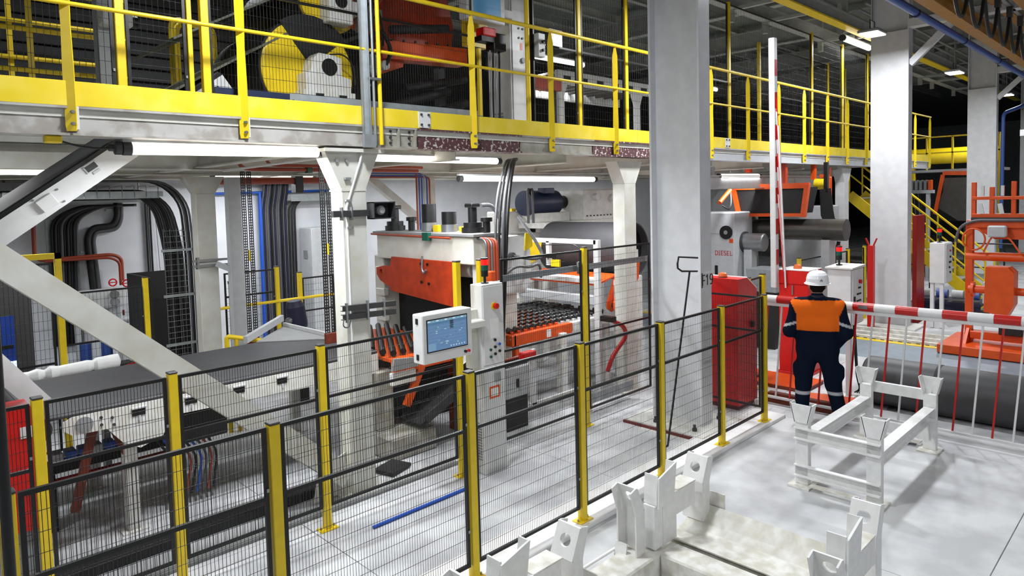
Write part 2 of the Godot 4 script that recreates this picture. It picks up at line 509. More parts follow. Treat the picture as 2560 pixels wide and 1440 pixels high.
func big_column(x: float, label: String, top: float) -> void:
	var t := T("column", label, "column", V(x + 0.12, 0, -4.33))
	P(t, "shaft", h_column(x, x + 0.24, -4.67, -4.0, 7.4), "column")
	P(t, "base_plate", G.new().bb(x - 0.25, x + 0.5, 0, 0.04, -4.9, -3.8, 0.003), "dirtywhite")
	P(t, "cover_plate", G.new().bb(x - 0.008, x, 0.3, top, -4.668, -4.002), "column")
func front_fence() -> void:
	var X := [-0.76, 0.43, 1.626, 3.06, 4.265, 5.45, 6.61, 7.62]
	var z := -3.587
	var t := T("safety_fence", "low yellow and black mesh fence on the white plinth, ending at the barrier", "fence", V(3.4, 0.04, z))
	for x in X: fence_post(t, x, z, 0.04, 1.54)
	for i in X.size() - 1: fence_panel(t, V(X[i] + 0.04, 0, z), V(X[i + 1] - 0.04, 0, z), [0.16, 1.13, 1.515])
	fence_panel(t, V(7.62, 0, z - 0.04), V(7.62, 0, -4.6), [0.2, 1.1, 1.5], 0.03)
	t = T("safety_fence", "pair of yellow posts with a narrow mesh panel between the red barrier boxes", "fence", V(8.8, 0.0, -4.27))
	fence_post(t, 8.55, -4.25, 0.0, 1.6, 0.07)
	fence_post(t, 9.05, -4.28, 0.0, 1.6, 0.07)
	fence_panel(t, V(8.6, 0, -4.25), V(9.0, 0, -4.28), [0.2, 1.1, 1.56], 0.03)
	# hook rod leaning on the column
	var h := T("hook_rod", "black hook rod with square handle leaning on the column", "tool", V(6.4, 0.04, -3.97))
	P(h, "rod", G.new().tube([V(6.15, 0.045, -3.97), V(6.63, 1.88, -3.97)], 0.011, 8), "black")
	P(h, "handle", G.new().tube([V(6.79, 1.87, -3.97), V(6.63, 1.885, -3.97), V(6.47, 1.90, -3.97), V(6.39, 1.94, -3.97), V(6.385, 1.99, -3.97), V(6.41, 2.06, -3.97), V(6.8, 2.02, -3.97)], 0.011, 8), "black")
	P(h, "foot", G.new().tube([V(6.15, 0.052, -3.97), V(6.06, 0.052, -3.97)], 0.011, 8), "black")
	one("blue_rod", "thin blue rod lying on the floor between the fences", "rod", G.new().tube([V(3.02, 0.016, -4.83), V(4.16, 0.016, -4.83)], 0.015, 8), "blue")
func barrier() -> void:
	var x := 8.4
	var t := T("barrier_boom", "lowered white and red barrier boom with hanging rods", "barrier", V(x, 0.08, -2.0))
	var g := G.new()
	g.tube([V(x, 1.37, -3.95), V(x, 1.37, 1.4)], 0.05, 20)
	var boom := P(t, "boom", g, "white")
	var k := 0
	for z in [-3.77, -2.86, -2.41, -1.95, -1.49, -1.03, -0.57, -0.11, 0.35]:
		P(boom, "red_stripe", G.new().tube([V(x, 1.37, z), V(x, 1.37, z + 0.23)], 0.0508, 20, false), "stripe", "red reflective stripe")
		k += 1
	P(boom, "type_plate", G.new().box(V(x - 0.049, 1.375, -2.745), V(0.008, 0.04, 0.1)), "steel")
	P(boom, "under_rail", G.new().bb(x - 0.02, x + 0.02, 1.285, 1.325, -3.93, 1.4, 0.003), "white")
	P(t, "bottom_rail", G.new().bb(x - 0.015, x + 0.015, 0.085, 0.115, -3.93, 1.4, 0.003), "white")
	var i := 0
	for j in range(-6, 24):
		var zt := -2.83 + 0.1775 * j
		if zt < -3.9 or zt > 1.3: continue
		P(t, "rod", G.new().beam(V(x, 0.115, zt - 0.085), V(x, 1.285, zt), 0.018, 0.018, Vector3.RIGHT), "stripe" if posmod(j, 2) == 0 else "white", "red hanging rod" if posmod(j, 2) == 0 else "white hanging rod")
	# barrier boxes
	t = T("barrier_box", "red barrier box with sloped pink top behind the fence end", "cabinet", V(8.1, 0, -4.3))
	var x0 := 7.86
	var x1 := 8.36
	var z1 := -4.03
	var z0 := -4.5
	P(t, "body", G.new().prism(PackedVector2Array([Vector2(x0, 0.06), Vector2(x1, 0.06), Vector2(x1, 1.5), Vector2(x1 - 0.26, 1.66), Vector2(x0, 1.66)]), V(0, 0, z0), Vector3.RIGHT, Vector3.UP, V(0, 0, z1 - z0)), "red")
	P(t, "foot", G.new().bb(x0 + 0.03, x1 - 0.03, 0, 0.06, z0 + 0.03, z1 - 0.03), "maroon")
	P(t, "slanted_lid", G.new().beam(V(x1 + 0.004, 1.502, (z0 + z1) / 2), V(x1 - 0.262, 1.666, (z0 + z1) / 2), 0.47, 0.012), "floorwhite", "pale worn lid")
	var lp := P(t, "beacon", G.new().lathe(V(7.98, 1.66, -4.3), Vector3.UP, [Vector2(0.055, 0), Vector2(0.055, 0.02), Vector2(0.048, 0.05), Vector2(0.03, 0.062), Vector2(0, 0.066)], 20), "amber", "orange flat beacon")
	P(lp, "beacon_base", G.new().cyl(V(7.98, 1.655, -4.3), V(7.98, 1.67, -4.3), 0.06, 20), "darkgrey")
	P(t, "lock", G.new().bb(8.17, 8.23, 1.02, 1.1, z1, z1 + 0.04, 0.006), "black")
	P(t, "keyhole", G.new().cyl(V(8.22, 1.25, z1), V(8.22, 1.25, z1 + 0.008), 0.015, 12), "steel")
	t = T("barrier_box", "tall red barrier box carrying the upright boom", "cabinet", V(10.15, 0, -4.25))
	x0 = 9.98; x1 = 10.42; z1 = -4.02; z0 = -4.46
	P(t, "body", G.new().bb(x0, x1, 0.04, 1.36, z0, z1, 0.006), "red")
	P(t, "hood", G.new().bb(x0 - 0.012, x1 + 0.012, 1.36, 1.56, z0 - 0.012, z1 + 0.012, 0.006), "red")
	P(t, "lid", G.new().bb(x0 - 0.016, x1 + 0.016, 1.56, 1.575, z0 - 0.016, z1 + 0.016, 0.004), "floorwhite", "pale lid")
	P(t, "foot", G.new().bb(x0 - 0.02, x1 + 0.02, 0, 0.04, z0 - 0.02, z1 + 0.02, 0.004), "red")
	P(t, "seam", G.new().bb(x0 - 0.004, x0, 0.58, 0.59, z0, z1), "maroon")
	P(t, "key", G.new().beam(V(x0 - 0.012, 1.34, -4.25), V(x0 - 0.012, 1.2, -4.25), 0.02, 0.015), "steel", "metal key handle")
	lp = P(t, "beacon", G.new().lathe(V(10.15, 1.575, -4.25), Vector3.UP, [Vector2(0.06, 0), Vector2(0.06, 0.02), Vector2(0.05, 0.05), Vector2(0.03, 0.065), Vector2(0, 0.07)], 20), "amber", "orange flat beacon")
	# upright boom of the second barrier
	t = T("barrier_boom", "raised white and red barrier boom standing upright", "barrier", V(10.05, 1.3, -4.43))
	var a := V(9.93, 1.3, -4.5)
	var b := V(9.62, 4.93, -4.38)
	P(t, "boom", G.new().beam(a, b, 0.085, 0.11, Vector3.RIGHT, 0.01), "white")
	var d := (b - a).normalized()
	var L := a.distance_to(b)
	var s := 0.35
	while s < L - 0.1:
		P(t, "red_stripe", G.new().beam(a + d * s + V(0.0, 0, 0.0), a + d * (s + 0.23), 0.0875, 0.09, Vector3.RIGHT), "stripe")
		s += 0.46
	var o := V(0.015, 0, 0.1)
	var i2 := 0
	for u in 9:
		var f0 := a + d * (0.05 + 0.2 * u) + o * (1.35 - 0.07 * u)
		P(t, "rod", G.new().beam(f0, a + d * (1.2 + 0.2 * u) + o * (0.62 - 0.02 * u), 0.014, 0.014), "stripe" if u % 2 == 0 else "white")
	P(t, "rod", G.new().beam(a + o * 1.55, a + d * 2.4 + o * 0.7, 0.02, 0.02), "white")
	# orange ramp plates on the floor
	t = T("ramp_plate", "flat orange ramp plate lying under the lowered barrier boom", "ramp", V(9.0, 0, -4.0))
	P(t, "deck", G.new().bb(9.12, 9.75, 0.045, 0.06, -4.75, -3.72, 0.003), "orange")
	P(t, "skirt", G.new().bb(9.12, 9.75, 0.0, 0.045, -4.75, -3.72), "rust")
	t = T("ramp_plate", "angled orange ramp plate beside the worker's boots", "ramp", V(8.9, 0, -3.3))
	P(t, "deck", G.new().box(V(8.86, 0.05, -3.32), V(0.5, 0.014, 0.62), Basis(Vector3.UP, 0.35) * Basis(Vector3.RIGHT, 0.03), 0.003), "orange")
	P(t, "skirt", G.new().box(V(8.86, 0.021, -3.32), V(0.46, 0.042, 0.58), Basis(Vector3.UP, 0.35)), "rust")
	one("bumper_beam", "rusty steel bumper beam under the barrier boom", "beam", G.new().bb(8.47, 8.57, 0, 0.13, -3.95, -2.95, 0.006), "rust")
	# control cabinet behind the worker
	t = T("control_cabinet", "white control cabinet with buttons on its side behind the worker", "cabinet", V(9.45, 0, -3.3))
	P(t, "body", G.new().bb(9.3, 9.72, 0.95, 1.7, -3.5, -3.2, 0.008), "white")
	P(t, "door", G.new().bb(9.32, 9.71, 0.97, 1.69, -3.2, -3.182, 0.005), "white")
	P(t, "rain_roof", G.new().prism(PackedVector2Array([Vector2(9.27, 1.7), Vector2(9.75, 1.7), Vector2(9.75, 1.735), Vector2(9.27, 1.72)]), V(0, 0, -3.52), Vector3.RIGHT, Vector3.UP, V(0, 0, 0.35)), "dirtywhite")
	P(t, "lock_handle", G.new().bb(9.345, 9.375, 1.22, 1.34, -3.182, -3.165, 0.004), "black")
	P(t, "emergency_stop", G.new().cyl(V(9.55, 1.52, -3.182), V(9.55, 1.52, -3.15), 0.026, 14), "red")
	for q in [[9.52, 1.44], [9.57, 1.44], [9.47, 1.36], [9.52, 1.36], [9.58, 1.36], [9.46, 1.27], [9.52, 1.27], [9.58, 1.27], [9.55, 1.12]]:
		P(t, "button", G.new().cyl(V(q[0], q[1], -3.182), V(q[0], q[1], -3.17), 0.013, 10), "black")
	for q in [[9.34, -3.46], [9.34, -3.26]]:
		P(t, "leg", G.new().bb(q[0], q[0] + 0.06, 0.012, 0.95, q[1] - 0.02, q[1] + 0.04, 0.003), "white")
	P(t, "foot_plate", G.new().bb(9.27, 9.47, 0, 0.012, -3.55, -3.17), "dirtywhite")
	for q in [0.0, 0.03, 0.06]:
		P(t, "cable", G.new().tube(fillet([V(9.5 + q, 0.96, -3.24), V(9.5 + q, 0.25, -3.2), V(9.52 + q, 0.08, -3.16), V(9.44, 0.05, -3.2 + q)], 0.1), 0.009, 6), "green" if q == 0.03 else "cable")
	stack_light(t, V(9.5, 1.73, -3.42), 1.0)
	t = T("guard_bollard", "thin red bollard with forked tip before the second column", "bollard", V(13.9, 0, -4.42))
	P(t, "post", G.new().bb(13.84, 13.96, 0, 1.66, -4.47, -4.37, 0.004), "red")
	P(t, "fork", G.new().beam(V(13.9, 1.66, -4.46), V(13.9, 1.8, -4.52), 0.025, 0.025).beam(V(13.9, 1.66, -4.38), V(13.9, 1.8, -4.32), 0.025, 0.025), "stripe")
	t = T("column_guard", "red sheet guard standing right behind the second column", "guard", V(15.6, 0, -4.05))
	P(t, "sheet", G.new().bb(15.3, 15.85, 0, 2.18, -4.1, -4.02, 0.006), "stripe")
	P(t, "foot", G.new().bb(15.25, 15.9, 0, 0.02, -4.2, -3.95), "maroon")
func stack_light(t: Node3D, p: Vector3, k: float) -> void:
	var s := P(t, "stack_light", G.new().cyl(p, p + V(0, 0.012, 0) * k, 0.04 * k, 14).cyl(p, p + V(0, 0.07, 0) * k, 0.014 * k, 10).cyl(p + V(0, 0.07, 0) * k, p + V(0, 0.13, 0) * k, 0.036 * k, 16), "black", "black stack light")
	P(s, "green_lens", G.new().cyl(p + V(0, 0.13, 0) * k, p + V(0, 0.185, 0) * k, 0.036 * k, 16), "green")
	P(s, "red_lens", G.new().cyl(p + V(0, 0.185, 0) * k, p + V(0, 0.24, 0) * k, 0.036 * k, 16), "redlight", "lit red lens")
	P(s, "lens_cap", G.new().cyl(p + V(0, 0.24, 0) * k, p + V(0, 0.255, 0) * k, 0.037 * k, 16), "black")
func small_rack() -> void:
	var t := T("drum_cradle", "small white four-legged cradle frame with flared tops beside the barrier", "rack", V(7.1, 0, -2.25))
	var za := -2.57
	var zb := -1.95
	for q in [[6.25, za, 1], [6.25, zb, 1], [7.95, za, -1], [7.95, zb, -1]]:
		var x: float = q[0]
		var z: float = q[1]
		var leg := P(t, "leg", G.new().bb(x - 0.035, x + 0.035, 0.02, 0.6, z - 0.06, z + 0.06, 0.003), "rackwhite")
		P(leg, "foot_plate", G.new().bb(x - 0.12, x + 0.1, 0, 0.02, z - 0.1, z + 0.1, 0.002), "wornwhite")
		var cr := P(t, "cradle", G.new().prism(PackedVector2Array([Vector2(-0.06, 0), Vector2(0.06, 0), Vector2(0.1, 0.17), Vector2(-0.1, 0.17)]), V(x - 0.05 * q[2], 0.6, z), Vector3.BACK, Vector3.UP, V(0.012 * q[2], 0, 0)), "rackwhite")
		for s in [-1, 1]: P(cr, "wing", G.new().beam(V(x, 0.6, z + 0.06 * s), V(x, 0.775, z + 0.1 * s), 0.1, 0.01, V(0, 0, 1)), "rackwhite")
		P(t, "gusset", G.new().prism(PackedVector2Array([Vector2(0, 0), Vector2(0.1 * q[2], 0), Vector2(0.02 * q[2], -0.22), Vector2(0, -0.22)]), V(x + 0.036 * q[2], 0.34, z - 0.005), Vector3.RIGHT, Vector3.UP, V(0, 0, 0.01)), "rackwhite")
	for z in [za, zb]: P(t, "long_beam", G.new().ibeam(V(6.29, 0.405, z), V(7.91, 0.405, z), 0.1, 0.12, 0.012, 0.01), "rackwhite")
	for h in [0.5, 0.15]: P(t, "cross_channel", G.new().channel(V(6.2, h, za - 0.06), V(6.2, h, zb + 0.06), 0.05, 0.11, 0.01, Vector3.UP, -1.0), "rackwhite")
	P(t, "cross_channel", G.new().channel(V(8.0, 0.57, za), V(8.0, 0.57, zb), 0.05, 0.11, 0.01, Vector3.UP, 1.0), "rackwhite")
	P(t, "cross_channel", G.new().channel(V(8.0, 0.15, za), V(8.0, 0.15, zb), 0.05, 0.11, 0.01, Vector3.UP, 1.0), "rackwhite")
	P(t, "lower_strip", G.new().beam(V(6.16, 0.05, za + 0.1), V(6.16, 0.05, zb - 0.1), 0.07, 0.012), "wornwhite")
	P(t, "lower_strip", G.new().beam(V(8.0, 0.05, za + 0.1), V(8.0, 0.05, zb - 0.1), 0.1, 0.012), "wornwhite")
func lug(t: Node3D, x: float, z: float, w: float, y0: float, s: float) -> void: # holed lug bent towards s
	var l := P(t, "lug", G.new().bb(x - 0.008, x + 0.008, y0, y0 + 0.31, z - w / 2, z + w / 2, 0.002), "rackwhite")
	var bx := V(0.42 * s, 0.907, 0)
	P(l, "holed_tip", G.new().holed(PackedVector2Array([Vector2(-w / 2, 0), Vector2(w / 2, 0), Vector2(w / 2, 0.2), Vector2(-w / 2, 0.2)]), Vector2(0, 0.105), 0.042, V(x - 0.008, y0 + 0.305, z), Vector3.BACK, bx, V(0.016, 0, 0)), "rackwhite")
	for e in [-1, 1]:
		var zz: float = z + e * (w / 2 - 0.006)
		P(l, "side_plate", G.new().prism(PackedVector2Array([Vector2(0, 0), Vector2(0.09 * s, 0), Vector2(0.09 * s, 0.29), Vector2(0.15 * s, 0.47), Vector2(0.085 * s, 0.49), Vector2(0, 0.305)]), V(x + 0.008 * s, y0, zz - 0.006), Vector3.RIGHT, Vector3.UP, V(0, 0, 0.012)), "rackwhite")
func cradle_stand(t: Node3D, x: float, z: float, s: float) -> void:
	lug(t, x - 0.06, z - 0.05 * s, 0.17, 0.2, -1.0)
	lug(t, x + 0.62, z + 0.02 * s, 0.18, 0.2, 1.0)
	var zp := z + 0.085
	P(t, "post", G.new().bb(x, x + 0.1, 0.2, 0.52, zp - 0.1, zp, 0.004), "rackwhite")
	P(t, "web_plate", G.new().prism(PackedVector2Array([Vector2(0.1, 0.0), Vector2(0.28, 0), Vector2(0.28, 0.17), Vector2(0.54, 0.17), Vector2(0.54, 0.34), Vector2(0.36, 0.34), Vector2(0.1, 0.36)]), V(x, 0.2, zp - 0.012), Vector3.RIGHT, Vector3.UP, V(0, 0, 0.012)), "rackwhite")
	P(t, "ledge", G.new().bb(x + 0.3, x + 0.56, 0.54, 0.55, zp - 0.14, zp, 0.002), "wornwhite")
	var v := P(t, "stop_block", G.new().prism(PackedVector2Array([Vector2(0.02, 0.5), Vector2(0.22, 0.53), Vector2(0.26, 0.78), Vector2(0.03, 0.72)]), V(x, 0, zp + 0.006), Vector3.RIGHT, Vector3.UP, V(0.0, 0, 0.014)), "rackwhite")
	P(v, "side_fin", G.new().box(V(x + 0.03, 0.63, zp - 0.05), V(0.012, 0.21, 0.11), Basis(Vector3.FORWARD, 0.08)), "rackwhite")
	P(v, "side_fin", G.new().box(V(x + 0.235, 0.66, zp - 0.03), V(0.012, 0.24, 0.07), Basis(Vector3.FORWARD, 0.15)), "rackwhite")
	P(t, "stub_plate", G.new().box(V(x - 0.17, 0.16, z - 0.1), V(0.012, 0.2, 0.1), Basis(Vector3.FORWARD, 0.2)), "rackwhite")
func big_rack() -> void:
	var t := T("drum_cradle", "large low white cradle with trough and holed lugs in the foreground", "rack", V(3.7, 0, -2.15))
	var zl := -2.78
	var zr := -1.5
	for z in [zl, zr]: P(t, "long_beam", G.new().bb(1.6, 4.22, 0, 0.19, z - 0.12, z + 0.12, 0.012), "wornwhite")
	P(t, "edge_bar", G.new().tube([V(2.3, 0.19, zl - 0.16), V(3.95, 0.19, zl - 0.16)], 0.012, 6), "rackwhite")
	for x in [4.0, 2.45]:
		P(t, "cross_beam", G.new().bb(x, x + 0.22, 0, 0.19, zl + 0.12, zr - 0.12, 0.012), "wornwhite")
		var pts := PackedVector2Array()
		var prof := [[0.0, 0.2], [0.03, 0.19], [0.2, 0.165], [0.3, 0.17], [0.38, 0.2], [0.45, 0.25], [0.49, 0.29]]
		for q in prof: pts.append(Vector2(q[0], q[1]))
		for i in range(prof.size() - 1, -1, -1): pts.append(Vector2(prof[i][0] + 0.004, prof[i][1] - 0.012))
		P(t, "trough", G.new().prism(pts, V(x + 0.25, 0, zl - 0.03), Vector3.RIGHT, Vector3.UP, V(0, 0, zr - zl + 0.06)), "wornwhite")
		P(t, "trough_base", G.new().bb(x + 0.22, x + 0.72, 0, 0.15, zl + 0.02, zr - 0.02, 0.006), "wornwhite")
		P(t, "back_flange", G.new().bb(x + 0.72, x + 0.745, 0.0, 0.27, zl - 0.05, zr + 0.05, 0.004), "rackwhite")
		P(t, "end_tab", G.new().bb(x + 0.75, x + 0.76, 0.05, 0.4, zl + 0.05, zl + 0.22), "wornwhite")
		cradle_stand(t, x, zl, 1.0)
		cradle_stand(t, x, zr, -1.0)
func roll() -> void:
	var t := T("dark_roll", "dark grey steel roll lying on the floor behind the barrier", "roll", V(9.25, 0, -1.5))
	var c := V(9.3, 0.30, 0)
	P(t, "shell", G.new().lathe(V(c.x, c.y, -3.02), Vector3.BACK, [Vector2(0, 0), Vector2(0.2, 0), Vector2(0.2, 0.02), Vector2(0.27, 0.02), Vector2(0.295, 0.045), Vector2(0.3, 0.08), Vector2(0.3, 4.2), Vector2(0.27, 4.24), Vector2(0, 4.24)], 40), "rollsteel")
	P(t, "band", G.new().lathe(V(c.x, c.y, -2.2), Vector3.BACK, [Vector2(0.301, 0), Vector2(0.304, 0.004), Vector2(0.304, 0.04), Vector2(0.301, 0.044)], 40), "rubber")
	P(t, "saddle", G.new().bb(9.08, 9.52, 0, 0.02, -2.7, -2.6), "darkgrey")
	P(t, "saddle", G.new().bb(9.08, 9.52, 0, 0.02, 0.3, 0.4), "darkgrey")
	one("floor_plate", "small folded metal strip on the floor below the roll rack", "plate", G.new().box(V(8.02, 0.008, -2.25), V(0.06, 0.014, 0.3), Basis(Vector3.UP, 0.2)), "grey")
# ---------------------------------------------------------------- bodies
func sdf_mesh(bones: Array, cell: float, k: float, col: Callable) -> G: # bones: [a, b, ra, rb]
	var lo := Vector3.INF
	var hi := -Vector3.INF
	for b in bones:
		var m: float = maxf(b[2], b[3]) + 4.0 * cell
		lo = lo.min(b[0] - Vector3.ONE * m).min(b[1] - Vector3.ONE * m)
		hi = hi.max(b[0] + Vector3.ONE * m).max(b[1] + Vector3.ONE * m)
	var nx := int((hi.x - lo.x) / cell) + 2
	var ny := int((hi.y - lo.y) / cell) + 2
	var nz := int((hi.z - lo.z) / cell) + 2
	var f := PackedFloat32Array()
	f.resize(nx * ny * nz)
	f.fill(1e-9)
	for b in bones:
		var a: Vector3 = b[0]
		var ab: Vector3 = b[1] - a
		var l2 := maxf(ab.length_squared(), 1e-9)
		var ra: float = b[2]
		var rb: float = b[3]
		var m := maxf(ra, rb) + 5.0 / k
		var p0: Vector3 = ((a.min(b[1]) - Vector3.ONE * m - lo) / cell).floor().max(Vector3.ZERO)
		var p1: Vector3 = ((a.max(b[1]) + Vector3.ONE * m - lo) / cell).ceil()
		for ix in range(int(p0.x), mini(int(p1.x), nx - 1) + 1):
			for iy in range(int(p0.y), mini(int(p1.y), ny - 1) + 1):
				for iz in range(int(p0.z), mini(int(p1.z), nz - 1) + 1):
					var p := lo + V(ix, iy, iz) * cell
					var t := clampf((p - a).dot(ab) / l2, 0.0, 1.0)
					var d := p.distance_to(a + ab * t) - lerpf(ra, rb, t)
					if d < 5.0 / k: f[(ix * ny + iy) * nz + iz] += exp(-k * d)
	for i in f.size(): f[i] = -log(f[i]) / k
	var vid := {}
	var pos := PackedVector3Array()
	var off := [0, nz * ny, nz, nz * ny + nz, 1, nz * ny + 1, nz + 1, nz * ny + nz + 1]
	var edges := [[0, 1], [2, 3], [4, 5], [6, 7], [0, 2], [1, 3], [4, 6], [5, 7], [0, 4], [1, 5], [2, 6], [3, 7]]
	var cor := [V(0, 0, 0), V(1, 0, 0), V(0, 1, 0), V(1, 1, 0), V(0, 0, 1), V(1, 0, 1), V(0, 1, 1), V(1, 1, 1)]
	for ix in nx - 1:
		for iy in ny - 1:
			for iz in nz - 1:
				var id := (ix * ny + iy) * nz + iz
				var v0 := f[id]
				if absf(v0) > cell * 2.5: continue
				var s := 0
				for q in 8:
					if f[id + off[q]] < 0.0: s += 1
				if s == 0 or s == 8: continue
				var sum := Vector3.ZERO
				var cnt := 0
				for e in edges:
					var fa := f[id + off[e[0]]]
					var fb := f[id + off[e[1]]]
					if (fa < 0.0) != (fb < 0.0):
						sum += cor[e[0]].lerp(cor[e[1]], fa / (fa - fb)); cnt += 1
				vid[id] = pos.size()
				pos.append(lo + (V(ix, iy, iz) + sum / cnt) * cell)
	var quads := []
	var st := [nz * ny, nz, 1]
	for id in vid:
		var v0 := f[id]
		for ax in 3:
			var s0: int = st[ax]
			if id + s0 >= f.size(): continue
			var v1 := f[id + s0]
			if (v0 < 0.0) == (v1 < 0.0): continue
			var u: int = st[(ax + 1) % 3]
			var w: int = st[(ax + 2) % 3]
			if vid.has(id - u) and vid.has(id - w) and vid.has(id - u - w):
				var q := [vid[id], vid[id - u], vid[id - u - w], vid[id - w]]
				if v0 < 0.0: q.reverse()
				quads.append(q)
	var nr := PackedVector3Array()
	nr.resize(pos.size())
	for q in quads:
		var nn: Vector3 = (pos[q[2]] - pos[q[0]]).cross(pos[q[3]] - pos[q[1]])
		for i in q: nr[i] += nn
	var flip := 0.0
	var ce := (lo + hi) * 0.5
	for i in pos.size(): flip += signf(nr[i].dot(pos[i] - ce))
	var g := G.new()
	for q in quads:
		var nn := []
		for i in q: nn.append(nr[i].normalized() * (1.0 if flip > 0.0 else -1.0))
		var rev := flip < 0.0
		for tr in [[0, 1, 2], [0, 2, 3]]:
			var ids := [q[tr[0]], q[tr[1]], q[tr[2]]]
			var ns := [nn[tr[0]], nn[tr[1]], nn[tr[2]]]
			if rev:
				ids.reverse(); ns.reverse()
			g.tri(pos[ids[0]], pos[ids[1]], pos[ids[2]], ns[0], ns[1], ns[2])
			for i in [ids[0], ids[2], ids[1]]: g.c.append(col.call(pos[i]))
	return g
func person() -> void:
	var t := T("person", "person in navy coverall with orange back and white hard hat, seen from behind", "person", V(8.02, 0, -3.13))
	t.rotation.y = -atan2(0.93, 0.363) + 0.06
	var b := []
	# torso and legs: x right, y up, -z forward
	b.append([V(-0.14, 1.37, 0.0), V(0.14, 1.37, 0.0), 0.118, 0.118])
	b.append([V(-0.12, 1.2, -0.01), V(0.12, 1.2, -0.01), 0.128, 0.128])
	b.append([V(-0.105, 1.02, -0.015), V(0.105, 1.02, -0.015), 0.128, 0.128])
	b.append([V(-0.1, 0.9, 0.01), V(0.1, 0.9, 0.01), 0.13, 0.13])
	b.append([V(0, 1.42, 0.0), V(0, 1.52, -0.01), 0.075, 0.06])
	for s in [-1.0, 1.0]:
		b.append([V(0.0, 1.42, 0), V(0.21 * s, 1.4, 0), 0.085, 0.08])
		b.append([V(0.215 * s, 1.39, 0), V(0.3 * s, 1.1, 0.03), 0.078, 0.07])
	b.append([V(-0.3, 1.1, 0.03), V(-0.15, 1.02, -0.2), 0.064, 0.048])
	b.append([V(0.3, 1.1, 0.03), V(0.2, 0.9, -0.13), 0.064, 0.05])
	b.append([V(-0.1, 0.87, 0.0), V(-0.15, 0.48, -0.01), 0.115, 0.083])
	b.append([V(-0.15, 0.48, -0.01), V(-0.175, 0.13, 0.02), 0.083, 0.078])
	b.append([V(0.1, 0.87, 0.0), V(0.17, 0.48, -0.05), 0.115, 0.083])
	b.append([V(0.17, 0.48, -0.05), V(0.245, 0.13, -0.06), 0.083, 0.08])
	b.append([V(-0.205, 0.68, 0.0), V(-0.205, 0.6, 0.0), 0.06, 0.055]) # cargo pockets
	b.append([V(0.235, 0.66, -0.03), V(0.24, 0.58, -0.035), 0.055, 0.05])
	var suit := func(p: Vector3) -> Color:
		var navy := Color(0.006, 0.008, 0.022)
		var org := Color(0.78, 0.14, 0.012)
		var band := Color(0.42, 0.43, 0.46)
		if p.y > 1.12 and p.y < 1.475 and absf(p.x) < 0.225 + maxf(0.0, p.y - 1.3) * 0.45: return org
		if absf(p.x) > 0.22 and p.y > 1.0:
			var u := p.y + (absf(p.x) - 0.24) * 0.35
			if u > 1.195 and u < 1.225: return band
		if p.y < 0.4 and p.y > 0.36: return band
		return navy
	var body := P(t, "coverall", sdf_mesh(b, 0.0125, 55.0, suit), "vcol", "navy coverall, orange on the back, silver bands")
	body.position = Vector3.ZERO
	# head, neck, ears
	var h := [[V(0, 1.5, -0.01), V(0, 1.58, -0.02), 0.055, 0.055], [V(0, 1.63, -0.01), V(0, 1.67, 0.0), 0.083, 0.088], [V(0, 1.58, -0.06), V(0, 1.56, -0.075), 0.05, 0.04], [V(0, 1.63, -0.1), V(0, 1.6, -0.118), 0.012, 0.014]]
	for s in [-1.0, 1.0]: h.append([V(0.086 * s, 1.655, 0.0), V(0.084 * s, 1.61, -0.006), 0.014, 0.01])
	var skin := func(p: Vector3) -> Color:
		if p.y > 1.56 and p.z > 0.005 and absf(p.x) < 0.082: return Color(0.012, 0.01, 0.009)
		if p.z < -0.09 and absf(absf(p.x) - 0.033) < 0.014 and absf(p.y - 1.645) < 0.008: return Color(0.03, 0.025, 0.02)
		if p.z < -0.095 and absf(p.x) < 0.024 and absf(p.y - 1.568) < 0.005: return Color(0.32, 0.1, 0.08)
		return Color(0.48, 0.27, 0.18)
	var head := P(t, "head", sdf_mesh(h, 0.007, 120.0, skin), "vcol")
	head.position = Vector3.ZERO
	for m in [[-1.0, V(-0.15, 1.02, -0.2), V(-0.06, 1.0, -0.235)], [1.0, V(0.2, 0.9, -0.13), V(0.155, 0.84, -0.16)]]:
		var w: Vector3 = m[1]
		var pd: Vector3 = (m[2] - w).normalized()
		var sd := pd.cross(Vector3.UP).normalized()
		var upv := sd.cross(pd)
		var hb := [[w, w + pd * 0.03, 0.026, 0.03], [w + pd * 0.03 + upv * 0.025, w + pd * 0.085 + upv * 0.03, 0.017, 0.017], [w + pd * 0.03 - upv * 0.025, w + pd * 0.085 - upv * 0.03, 0.017, 0.016]]
		for q in 4:
			var r0 := w + pd * 0.085 + upv * (0.03 - 0.02 * q)
			var ln: float = [0.07, 0.08, 0.074, 0.058][q]
			var r1: Vector3 = r0 + pd * ln * 0.45 - sd * 0.008 * m[0]
			var r2: Vector3 = r1 + pd * ln * 0.4 - sd * 0.028 * m[0]
			hb.append([r0, r1, 0.009, 0.0085]); hb.append([r1, r2, 0.0085, 0.007])
		var t0 := w + pd * 0.03 + upv * 0.03
		hb.append([t0, t0 + pd * 0.03 + upv * 0.022, 0.012, 0.01]); hb.append([t0 + pd * 0.03 + upv * 0.022, t0 + pd * 0.06 + upv * 0.026, 0.01, 0.008])
		var hd := P(t, "hand", sdf_mesh(hb, 0.004, 260.0, func(_p: Vector3) -> Color: return Color(0.48, 0.27, 0.18)), "vcol")
		hd.position = Vector3.ZERO
	var hel := P(t, "hard_hat", G.new().lathe(V(0, 1.665, -0.003), V(0, 1, 0.04), [Vector2(0.128, 0.0), Vector2(0.129, 0.012), Vector2(0.122, 0.02), Vector2(0.12, 0.06), Vector2(0.108, 0.1), Vector2(0.085, 0.128), Vector2(0.05, 0.145), Vector2(0, 0.15)], 32), "helmet", "white hard hat")
	hel.position = Vector3.ZERO
